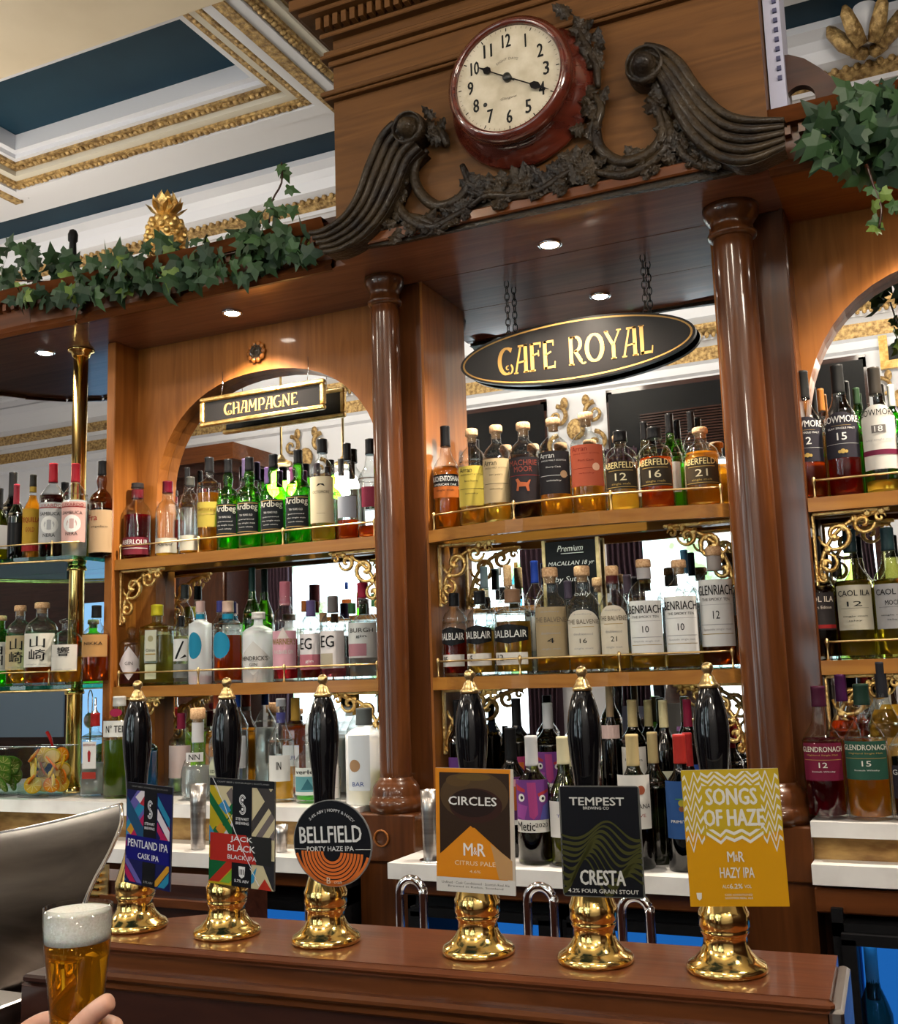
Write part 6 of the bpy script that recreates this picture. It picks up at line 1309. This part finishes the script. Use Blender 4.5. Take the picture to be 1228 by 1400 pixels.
def pump(px, py, plab, clip):
    c = at(px, py - 16, Z=1.1); x, y = c.x, 1.545 + (c.x + .75) * .045
    t = thing('beer_pump', plab, 'beer pump', (x, y, 1.1))
    part('brass_base', MB().lathe([(.0535, 0), (.0555, .003), (.0555, .007), (.052, .012), (.044, .016), (.0405, .020), (.035, .026), (.031, .034), (.0295, .046), (.0310, .049), (.0330, .052), (.0330, .055), (.0322, .057), (.0345, .060), (.0345, .078), (.0325, .082), (.0255, .104), (.019, .125), (.016, .15), (.015, .18)], (x, y, 1.1001), 32, brass), brass, t)
    part('handle', MB().lathe([(.012, .178), (.0165, .20), (.0175, .23), (.0195, .26), (.0232, .29), (.0252, .315), (.0250, .335), (.0225, .355), (.0180, .372), (.0135, .384), (.012, .387)], (x, y, 1.1), 28, black), black, t)
    part('finial', MB().lathe([(.0150, .385), (.0152, .389), (.0125, .392), (.0105, .396), (.0085, .401), (.0050, .405), (.0062, .407), (.0085, .411), (.0082, .416), (.0055, .420), (.001, .4215)], (x, y, 1.1), 20, brass2), brass2, t)
    l, tp, r_, bo, yaw, roll, slab_, shape, draw, Lb = clip
    Yc = y - .047
    P0 = at((l + r_) / 2, (tp + bo) / 2, Y=Yc); wv = (at(r_, (tp + bo) / 2, Y=Yc).x - at(l, (tp + bo) / 2, Y=Yc).x) / (cos(rad(yaw)) + .42 * sin(rad(yaw)) * -1 if False else 1)
    hv = at((l + r_) / 2, tp, Y=Yc).z - at((l + r_) / 2, bo, Y=Yc).z
    M_ = Matrix.Translation(P0) @ Matrix.Rotation(rad(yaw), 4, 'Z') @ Matrix.Rotation(rad(roll), 4, 'Y')
    f0 = lambda u, v, k=0: M_ @ Vector(((u - .5) * wv, -.0016 - .00015 * k, (v - .5) * hv))
    if shape == 'rect':
        bd_ = MB().box((-wv / 2, -.0015, -hv / 2), (wv / 2, .0015, hv / 2), slab_, M=M_, bev=.0006)
    elif shape == 'soft':
        q = []
        for cx_, cz_, a0 in ((wv / 2 - .005, hv / 2 - .005, 0), (-wv / 2 + .005, hv / 2 - .005, 90), (-wv / 2 + .005, -hv / 2 + .005, 180), (wv / 2 - .005, -hv / 2 + .005, 270)):
            q += [(cx_ + .005 * cos(rad(a0 + 22.5 * i)), cz_ + .005 * sin(rad(a0 + 22.5 * i))) for i in range(5)]
        bd_ = MB().prism(q, -.0015, .0015, 'y', slab_, M=M_)
    else:
        bd_ = MB().prism([(wv / 2 * cos(2 * pi * i / 56), hv / 2 * sin(2 * pi * i / 56)) for i in range(56)], -.0015, .0015, 'y', slab_, M=M_)
    bd = part('badge', bd_, slab_, t, label=Lb)
    b = MB(); draw(b, f0, wv, hv); part('badge_print', b, None, bd)
    part('badge_clip', MB().box((-.008, .0016, -.03), (.008, Yc and .028, -.012), chrome, M=M_), chrome, t)
    return t
def PL(b, f3, k, c, poly, bx=(0, 1, 0, 1)): art(b, poly, paint(c, .35), lambda u, v: f3(u, v, k), bx)
def TX(b, f3, s, u, v, h, w, c, wv, hv, bold=.02, rot=0, arc=0, shear=0, k=4):
    put_text(b, s, u * wv, v * hv, h * hv, lambda X, Y_: f3(X / wv, Y_ / hv, k), paint(c, .4), w * wv, bold=bold, rot=rot, arc=arc, shear=shear)
def bars(b, f3, k, bx, specs, asp):
    """slanted bands across a window of the badge: (u at v=bottom of window, width, slope, colour)"""
    u0, u1, v0, v1 = bx
    for u, w, s, c in specs:
        PL(b, f3, k, c, [(u, v0), (u + w, v0), (u + w + s * (v1 - v0), v1), (u + s * (v1 - v0), v1)], bx); k += .6
NV, MG, CYN, VI, RE = (.015, .018, .12), (.55, .02, .12), (.03, .30, .52), (.14, .12, .42), (.48, .03, .05)
def stew(b, f3, wv, hv, colA, colB, dk):
    bars(b, f3, 1, (.01, .40, .36, .93), colA[0], 0); bars(b, f3, 1, (.70, .97, .36, .93), colA[1], 0)
    bars(b, f3, 1, (.01, .38, .02, .27), colB[0], 0); bars(b, f3, 1, (.66, .97, .02, .27), colB[1], 0)
    PL(b, f3, 4, dk, [(.40, 0), (.68, 0), (.68, 1), (.40, 1)]); PL(b, f3, 5, dk, [(0, .93), (1, .93), (1, 1), (0, 1)])
def pent(b, f3, wv, hv):
    PL(b, f3, 0, NV, [(0, 0), (1, 0), (1, 1), (0, 1)])
    stew(b, f3, wv, hv, ([(-.5, .22, 1.3, VI), (-.30, .18, 1.3, CYN), (-.12, .10, 1.3, VI), (-.05, .14, 1.3, MG), (.10, .18, 1.3, VI), (.42, .25, -1.3, (.02, .10, .22))], [(.60, .20, 1.3, RE), (.82, .12, 1.3, NV), (.95, .14, 1.3, RE), (.95, .12, -1.3, MG), (1.10, .14, -1.3, (.6, .55, .6)), (1.28, .12, -1.3, CYN)]),
         ([(.12, .14, -1.5, MG), (.28, .12, -1.5, VI), (-.05, .10, -1.5, CYN)], [(.60, .12, 1.5, (.75, .38, .03)), (.74, .14, 1.5, CYN), (.9, .14, 1.5, NV)]), (.012, .012, .016))
    PL(b, f3, 3, (.75, .38, .03), [(.02, .52), (.14, .62), (.26, .60), (.12, .48)]); PL(b, f3, 3.4, (.62, .58, .62), [(.20, .86), (.32, .93), (.40, .93), (.40, .86), (.32, .80)]); PL(b, f3, 3.6, RE, [(.30, .80), (.40, .88), (.40, .78)])
    PL(b, f3, 6, (.01, .01, .22), [(.04, .24), (.98, .24), (.98, .48), (.04, .48)])
    w = (.74, .74, .78); fs = lambda u, v: f3(u, v, 7)
    S_logo(b, .54 * wv, .755 * hv, .085 * hv * 1.0, lambda X, Z: f3(X / wv, Z / hv, 7), paint(w))
    TX(b, f3, 'STEWART', .54, .615, .026, .22, w, wv, hv, k=7); TX(b, f3, 'BREWING', .54, .572, .026, .22, w, wv, hv, k=7)
    TX(b, f3, 'PENTLAND IPA', .51, .405, .075, .88, w, wv, hv, .03, k=8); TX(b, f3, 'CASK IPA', .53, .29, .055, .46, w, wv, hv, .03, k=8)
    TX(b, f3, 'CRAFT BEER | EDINBURGH | SCOTLAND', .52, .965, .018, .8, (.25, .25, .25), wv, hv, 0, k=8); TX(b, f3, '3.9% ABV', .54, .045, .022, .2, (.35, .35, .35), wv, hv, 0, k=8)
def jack(b, f3, wv, hv):
    G_, Y_, LG, TN, DG = (.01, .16, .05), (.62, .48, .02), (.22, .50, .05), (.55, .48, .30), (.08, .07, .07)
    PL(b, f3, 0, TN, [(0, 0), (1, 0), (1, 1), (0, 1)])
    PL(b, f3, .5, Y_, [(0, 0), (.36, 0), (.36, .62), (.02, .97), (0, .97)])
    bars(b, f3, 1, (.0, .36, .36, .93), [(-.1, .12, 1.1, G_), (.10, .10, 1.1, (.55, .5, .6)), (.24, .2, 1.1, LG), (.05, .16, -1.1, (.05, .35, .65)), (.44, .12, -1.1, G_)], 0)
    PL(b, f3, 3, Y_, [(.02, .60), (.2, .74), (.34, .66), (.14, .52)]); PL(b, f3, 3.2, (.78, .33, .03), [(.10, .52), (.18, .58), (.26, .52), (.18, .46)]); PL(b, f3, 3.2, (.05, .30, .62), [(.14, .74), (.24, .80), (.34, .70), (.26, .66)])
    bars(b, f3, 1, (.66, 1, .46, .93), [(.5, .12, 1.0, DG), (.7, .10, 1.0, (.18, .15, .15)), (1.2, .18, -1.0, DG), (.9, .18, 1.0, (.18, .15, .15))], 0)
    PL(b, f3, 2, (.18, .15, .15), [(.26, .86), (.34, .92), (.38, .86), (.38, .78), (.34, .76)])
    bars(b, f3, 1, (0, .36, .02, .27), [(-.3, .3, 1.4, G_), (.0, .16, 1.4, (.60, .04, .02)), (.18, .14, 1.4, LG), (.34, .1, 1.4, Y_)], 0)
    PL(b, f3, 2, (.04, .04, .05), [(.80, .27), (1, .27), (1, .0), (.97, .02)])
    PL(b, f3, 3, (.05, .35, .65), [(.66, .12), (.74, .2), (.70, .06), (.66, .04)]); PL(b, f3, 3.2, (.60, .04, .02), [(.76, .0), (.86, .1), (.97, .0)])
    dk = (.015, .014, .016)
    PL(b, f3, 4, dk, [(.36, 0), (.66, 0), (.66, 1), (.36, 1)]); PL(b, f3, 5, dk, [(0, .93), (1, .93), (1, 1), (0, 1)])
    PL(b, f3, 6, (.55, .03, .02), [(.02, .22), (.78, .22), (.58, .48), (.02, .48)]); PL(b, f3, 6.3, (.03, .028, .03), [(.58, .48), (.96, .48), (.96, .22), (.74, .22)])
    w = (.74, .74, .76)
    for i in range(12):
        u0, v0 = .04 + .06 * i + (.01 if i % 2 else 0), 1 - .082 * i; u1, v1 = .04 + .06 * (i + 1) + (0 if i % 2 else .01) + .02 * (i > 8), 1 - .082 * (i + 1)
        PL(b, f3, 7, w, [(u0, v0), (u0 + .012, v0), (u1 + .012, max(.03, v1)), (u1, max(.03, v1))])
    S_logo(b, .52 * wv, .765 * hv, .088 * hv, lambda X, Z: f3(X / wv, Z / hv, 7.5), paint(w))
    TX(b, f3, 'STEWART', .52, .63, .026, .20, w, wv, hv, k=8); TX(b, f3, 'BREWING', .52, .59, .026, .20, w, wv, hv, k=8)
    TX(b, f3, 'JACK', .51, .435, .06, .34, w, wv, hv, .03, k=8); TX(b, f3, 'BLACK', .51, .355, .06, .42, w, wv, hv, .03, k=8); TX(b, f3, 'BLACK IPA', .52, .27, .04, .44, w, wv, hv, .01, k=8)
    TX(b, f3, '5.7% ABV', .52, .055, .026, .22, w, wv, hv, .01, k=8); TX(b, f3, 'CRAFT BEER | EDINBURGH | SCOTLAND', .52, .965, .018, .8, (.3, .3, .3), wv, hv, 0, k=8)
    PL(b, f3, 8, w, [(.47, .19), (.57, .19), (.56, .10), (.52, .08), (.48, .10)]); TX(b, f3, 'III', .52, .14, .05, .06, dk, wv, hv, .02, k=9)
def bell(b, f3, wv, hv):
    circ = lambda cx, cz, r0, r1, a0, a1, c, k: [b.add([f3(cx + r * cos(rad(q)), cz + r * sin(rad(q)), k) for r, q in ((r0, A), (r1, A), (r1, A + (a1 - a0) / 36), (r0, A + (a1 - a0) / 36))], [(0, 1, 2, 3)], paint(c, .35)) for A in [a0 + (a1 - a0) * i / 36 for i in range(36)]]
    PL(b, f3, 0, (.012, .012, .014), [(.5 + .49 * cos(2 * pi * i / 48), .5 + .49 * sin(2 * pi * i / 48)) for i in range(48)])
    for i in range(9):
        r0 = .11 + i * .0425
        circ(.5, .40, r0, r0 + .030, 181, 359, (.90, .22, .04), 1) if r0 + .03 < .40 else circ(.5, .5, r0 + .05, r0 + .08, 195 + (i - 6) * 2, 345 - (i - 6) * 2, (.90, .22, .04), 1) if r0 < .41 else None
    w = (.70, .70, .70); PL(b, f3, 2, w, [(.02, .405), (.17, .410), (.17, .416), (.02, .411)]); PL(b, f3, 2, w, [(.80, .440), (.99, .452), (.99, .458), (.80, .446)])
    TX(b, f3, 'BELLFIELD', .48, .60, .19, .80, w, wv, hv, .04, rot=.07); TX(b, f3, 'PORTY HAZE IPA', .48, .435, .055, .60, w, wv, hv, .035, rot=.06)
    TX(b, f3, '5.4% ABV | HOPPY & HAZY', .5, .875, .045, .62, w, wv, hv, .01, arc=.42 * wv)
    TX(b, f3, 'B', .46, .07, .07, .05, (.72, .55, .42), wv, hv, .02); TX(b, f3, 'craft', .58, .06, .035, .10, (.72, .55, .42), wv, hv, .0, shear=.3)
def circ_(b, f3, wv, hv):
    O_, DK = (.95, .34, .02), (.055, .03, .018)
    PL(b, f3, 0, O_, [(.0, .0), (.99, .0), (.99, 1), (0, 1)]); PL(b, f3, 0.5, (.58, .50, .42), [(.9, .0), (1, .0), (1, 1), (.97, 1)])
    PL(b, f3, 1, DK, [(.05, .30), (.45, .52), (.5, .52), (.95, .27), (.95, .965), (.05, .965)])
    for i, (cx_, cz_, rx, rz, c) in enumerate(((.5, .78, .44, .20, (.11, .065, .03)), (.52, .70, .34, .14, (.065, .025, .018)), (.48, .72, .30, .115, (.035, .018, .014)), (.3, .90, .16, .05, (.14, .08, .03)), (.5, .93, .22, .03, (.16, .10, .03)))):
        PL(b, f3, 1.5 + .3 * i, c, [(cx_ + rx * cos(2 * pi * k / 28), cz_ + rz * sin(2 * pi * k / 28)) for k in range(28)], (.05, .95, .3, .965))
    PL(b, f3, 3, O_, [(.03, .285), (.45, .535), (.96, .27), (.96, .12), (.03, .12)]); PL(b, f3, 3.3, (.58, .33, .14), [(.70, .40), (.97, .27), (.97, .12), (.80, .12)])
    PL(b, f3, 4, (.62, .60, .57), [(.0, .0), (1, .0), (1, .115), (0, .115)])
    w = (.80, .78, .76)
    TX(b, f3, 'CIRCLES', .48, .735, .070, .62, w, wv, hv, .05, k=5); TX(b, f3, 'M', .415, .345, .10, .12, w, wv, hv, .03, k=5); TX(b, f3, 'R', .585, .345, .10, .10, w, wv, hv, .03, k=5); TX(b, f3, '&', .505, .335, .06, .045, w, wv, hv, .0, k=5)
    TX(b, f3, 'CITRUS PALE', .50, .235, .035, .52, (.78, .62, .42), wv, hv, .0, k=5); TX(b, f3, '4.6%', .5, .17, .022, .14, (.75, .6, .42), wv, hv, 0, k=5)
    TX(b, f3, 'Unfined · Cask Conditioned · Scottish Real Ale', .5, .075, .020, .86, (.1, .09, .09), wv, hv, 0, k=5); TX(b, f3, 'Brewed in Kelso, Scotland', .5, .045, .018, .7, (.1, .09, .09), wv, hv, 0, k=5)
def temp(b, f3, wv, hv):
    OL, DK, w = (.085, .085, .022), (.012, .012, .014), (.62, .61, .58)
    PL(b, f3, 0, DK, [(.02, .01), (.98, .01), (.98, .99), (.02, .99)])
    for k in range(9):
        base = .60 - k * .052; pu, pl = [], []
        for i in range(41):
            u = .01 + .98 * i / 40; z = base + .075 * sin(u * 7.5 + 3.6 + k * .28) + .045 * sin(u * 13 + k * .5) * (k * .22 + .3)
            pu.append((u, max(.02, z))); pl.append((u, max(.012, z - .016 - .012 * abs(sin(u * 5 + k * .6)) * (1 + k * .25))))
        for i in range(40): b.add([f3(*pl[i], 1), f3(*pl[i + 1], 1), f3(*pu[i + 1], 1), f3(*pu[i], 1)], [(0, 1, 2, 3)], paint(OL, .35))
    TX(b, f3, 'TEMPEST', .47, .86, .075, .68, w, wv, hv, .05); TX(b, f3, 'BREWING CO', .46, .80, .026, .32, w, wv, hv, .03)
    TX(b, f3, 'CRESTA', .50, .175, .135, .56, w, wv, hv, .06); TX(b, f3, '4.2% FOUR GRAIN STOUT', .50, .055, .036, .86, w, wv, hv, .03)
def song(b, f3, wv, hv):
    OC, LM, w = (.88, .42, .010), (.74, .52, .03), (.72, .68, .62)
    PL(b, f3, 0, OC, [(0, 0), (1, 0), (1, 1), (0, 1)]); 
    PL(b, f3, .5, LM, [(0, .55), (.3, .50), (.7, .50), (1, .55), (1, 1), (0, 1)])
    def zig(pts, th, k, c=w):
        for (x0, y0), (x1, y1) in zip(pts, pts[1:]): PL(b, f3, k, c, [(x0, y0), (x1, y1), (x1, y1 + th), (x0, y0 + th)], (.01, .99, .02, .985))
    for r_ in range(7):
        z0 = .96 - r_ * .075
        zig([(0, z0 - .05), (.035, z0 - .02), (.075, z0 - .12 - .0 * r_), (.13, z0 + .01), (.165, z0 - .06), (.20, z0 - .02)], .026, 1 + .2 * r_)
        zig([(.80, z0 - .02), (.83, z0 - .06), (.865, z0 + .01), (.92, z0 - .12), (.96, z0 - .02), (1, z0 - .05)], .026, 1 + .2 * r_)
    for z0 in (.985, .945, .905): zig([(.20, z0 - .02), (.27, z0 - .05), (.34, z0), (.45, z0 - .06), (.5, z0 - .03), (.56, z0 - .06), (.66, z0), (.73, z0 - .05), (.80, z0 - .02)], .020, 3)
    for z0 in (.57, .52): zig([(.22, z0), (.36, z0 - .07), (.42, z0 - .03), (.5, z0 - .055), (.58, z0 - .03), (.66, z0 - .065), (.80, z0)], .024, 3)
    PL(b, f3, 3.5, LM, [(.23, .56), (.78, .56), (.80, .88), (.21, .88)])
    TX(b, f3, 'SONGS', .50, .80, .125, .53, w, wv, hv, .07, k=5); TX(b, f3, 'OF HAZE', .51, .645, .125, .62, w, wv, hv, .07, k=5)
    TX(b, f3, 'M', .45, .36, .075, .075, w, wv, hv, .03, k=5); TX(b, f3, 'R', .555, .36, .075, .06, w, wv, hv, .03, k=5); TX(b, f3, '&', .505, .352, .045, .03, w, wv, hv, 0, k=5)
    TX(b, f3, 'HAZY IPA', .50, .245, .075, .35, w, wv, hv, .02, k=5); TX(b, f3, 'ALC', .375, .145, .024, .07, w, wv, hv, 0, k=5); TX(b, f3, '6.2%', .48, .147, .034, .13, w, wv, hv, .05, k=5); TX(b, f3, 'VOL', .60, .145, .024, .07, w, wv, hv, 0, k=5)
    TX(b, f3, 'CASK CONDITIONED', .5, .085, .014, .28, w, wv, hv, 0, k=5); TX(b, f3, 'SCOTTISH REAL ALE', .5, .062, .014, .28, w, wv, hv, 0, k=5)
    PL(b, f3, 5, w, [(.07, .10), (.125, .10), (.12, .06), (.098, .045), (.075, .06)])
ivw = paint((.62, .60, .56), .4)
pump(227, 1270, 'brass beer pump with a navy badge of coloured diagonals, leftmost', (163, 1072, 244, 1212, -14, 2.0, paint((.10, .11, .16), .4), 'rect', pent, 'navy badge with red and blue diagonals and white lettering'))
pump(345, 1280, 'brass beer pump with a badge split by a white crack line', (281, 1065, 381, 1212, -8, 1.2, paint((.12, .12, .12), .4), 'rect', jack, 'badge half bright, half black and tan, with a white jagged line'))
pump(475, 1290, 'brass beer pump with a round black and orange badge', (400, 1093, 509, 1212, -2, 0.6, paint((.25, .25, .25), .4), 'disc', bell, 'round black badge over orange rings'))
pump(676, 1305, 'brass beer pump with a dark badge over an orange peak', (597, 1050, 702, 1220, 2, 1.0, ivw, 'rect', circ_, 'dark brown badge with an orange triangle'))
pump(832, 1315, 'brass beer pump with a round-cornered black badge of olive waves', (768, 1074, 876, 1226, 6, 0, paint((.13, .13, .12), .4), 'soft', temp, 'black badge with olive wavy lines'))
pump(1004, 1330, 'brass beer pump with a yellow zigzag badge, rightmost', (938, 1051, 1070, 1238, 14, -.6, ivw, 'rect', song, 'mustard yellow badge with white zigzags'))
# ================================================================== CURVED STEEL HOOD
hp = [(166, 1100), (165, 1128), (150, 1165), (131, 1200), (117, 1232), (104, 1272), (85, 1318), (55, 1345), (20, 1362)]
tl = [(-90, 1152), (-90, 1180), (-90, 1215), (-90, 1245), (-90, 1280), (-90, 1310), (-90, 1340), (-90, 1362), (-90, 1375)]
t = thing('steel_hood', 'curved brushed steel hood at the lower left edge', 'hood', (-1.5, 1.6, 1.0))
Rr = smooth([Vector((x, y, 0)) for x, y in hp], 4); Ll = smooth([Vector((x, y, 0)) for x, y in tl], 4); nr_ = len(Rr) - 1
def hood(u, v, off=0.0):
    j = v * nr_; i = min(int(j), nr_ - 1); f_ = j - i; r_ = Rr[i].lerp(Rr[i + 1], f_); l_ = Ll[i].lerp(Ll[i + 1], f_); q = l_.lerp(r_, u)
    topbow = 0
    Yh = 1.86 - .34 * v - .05 * sin(pi * v) + .10 * (1 - u) * v * 0 - .14 * (1 - u) + off
    return at(q.x, q.y + 6 * sin(pi * u) * (1 - v), Y=Yh)
hs = mixnoise(pm('smoked_steel', (.2, .18, .16), .36, 1), (0.018, 0.012, 0.009), (0.070, 0.056, 0.047), (3, 3, 9), 5, dist=1.0)
part('shell', MB().grid(lambda u, v: hood(u, v), 24, 32, hs).grid(lambda u, v: hood(u, v, .006), 24, 32, hs), hs, t)
part('rolled_rim', MB().tube([hood(1, i / 40, .003) for i in range(41)], .0045, 8, chrome), chrome, t)
part('rolled_rim', MB().tube([hood(i / 20, 0, .003) for i in range(21)], .004, 8, chrome), chrome, t)
e0 = at(0, 1372, Y=1.42); e1 = at(34, 1358, Y=1.42)
tag(part('steel_ledge', MB().box((e0.x - .3, 1.30, e0.z - .022), (e1.x + .004, 1.44, e1.z - .006), steel, bev=.003), steel), 'pale steel ledge below the curved hood, left of the pint', 'ledge')
# ================================================================== GLASS OF BEER AND THE HAND
GX = at(107, 1240, Y=.91); gx, gy, gz = GX.x, .91, at(107, 1238, Y=.91).z
gb = gz - .152
t = thing('beer_glass', 'tall glass of golden beer with a white head in a raised hand', 'beer', (gx, gy, gb))
gw = [(.0255, 0), (.027, .002), (.0262, .02), (.0272, .045), (.0300, .075), (.0330, .100), (.0352, .125), (.0358, .152)]
part('glass_wall', MB().lathe(gw + [(.0349, .152), (.0344, .125), (.0322, .10), (.0292, .075), (.0264, .045), (.0252, .02), (.001, .012)], (gx, gy, gb), 40, glass('pint_glass', (.98, .99, .99), .6), cap=False), None, t)
part('beer', MB().lathe([(.001, .013), (.0248, .0205), (.0260, .045), (.0288, .075), (.0318, .10), (.0334, .1165), (.001, .1165)], (gx, gy, gb), 40, liquid('liquid_beer', (1.0, .66, .12), .16), cap=False), None, t)
foam = mixnoise(pm('beer_foam', (.80, .78, .72), .7, Subsurface_Weight=.2), (.74, .71, .64), (.86, .84, .79), (400, 400, 400), 3, .3, bscale=900)
part('foam', MB().lathe([(.001, .1168), (.0335, .1168), (.0340, .125), (.0344, .146), (.0335, .1475), (.020, .1490), (.001, .1495)], (gx, gy, gb), 40, foam, cap=False), foam, t)
def P3(px, py, dy): return at(px, py, Y=gy + dy)
def skinned(name, chains, mat, lab):
    vs, es, rs = [], [], []
    for ch in chains:
        prev = ch[0] if isinstance(ch[0], int) else None
        for q in (ch[1:] if prev is not None else ch):
            vs.append(tuple(q[0])); rs.append(q[1]); i = len(vs) - 1
            if prev is not None: es.append((prev, i))
            prev = i
    me = bpy.data.meshes.new(name); me.from_pydata(vs, es, []); me.materials.append(mat)
    o = bpy.data.objects.new(name, me); COL.objects.link(o)
    m = o.modifiers.new('skin', 'SKIN'); m.use_smooth_shade = True
    for i, r_ in enumerate(rs): me.skin_vertices[0].data[i].radius = (r_, r_)
    me.skin_vertices[0].data[0].use_root = True
    s_ = o.modifiers.new('subsurf', 'SUBSURF'); s_.levels = 2; s_.render_levels = 2
    dg = bpy.context.evaluated_depsgraph_get(); dg.update()
    m2 = bpy.data.meshes.new_from_object(o.evaluated_get(dg)); bpy.data.objects.remove(o)
    o = bpy.data.objects.new(name, m2); COL.objects.link(o); return tag(o, lab, 'person')
palm_ = [(P3(38, 1500, -.005), .022), (P3(10, 1570, -.02), .024), (P3(-25, 1660, -.06), .024), (P3(-70, 1790, -.15), .030), (P3(-120, 1930, -.26), .036)]
thumb = [0, (P3(62, 1470, -.045), .016), (P3(92, 1425, -.050), .0125), (P3(124, 1388, -.047), .0110), (P3(146, 1371, -.043), .0105), (P3(155, 1367, -.041), .0085)]
def fing(y0, dx, r_): return [0, (P3(30 + dx, y0 + 10, .030), r_ * 1.25), (P3(62, y0 - 8, .046), r_ * 1.1), (P3(108, y0 - 6, .048), r_ * 1.0), (P3(146, y0 - 4, .034), r_ * .95), (P3(158, y0, .012), r_ * .88), (P3(160, y0 + 4, .000), r_ * .7)]
skinned('person', [palm_, thumb, fing(1402, 0, .0098), fing(1430, 2, .0098), fing(1457, 4, .0095), fing(1482, 6, .0085)], skin, 'hand of the person holding up the glass of beer, thumb across its front')
bpy.context.view_layer.update()
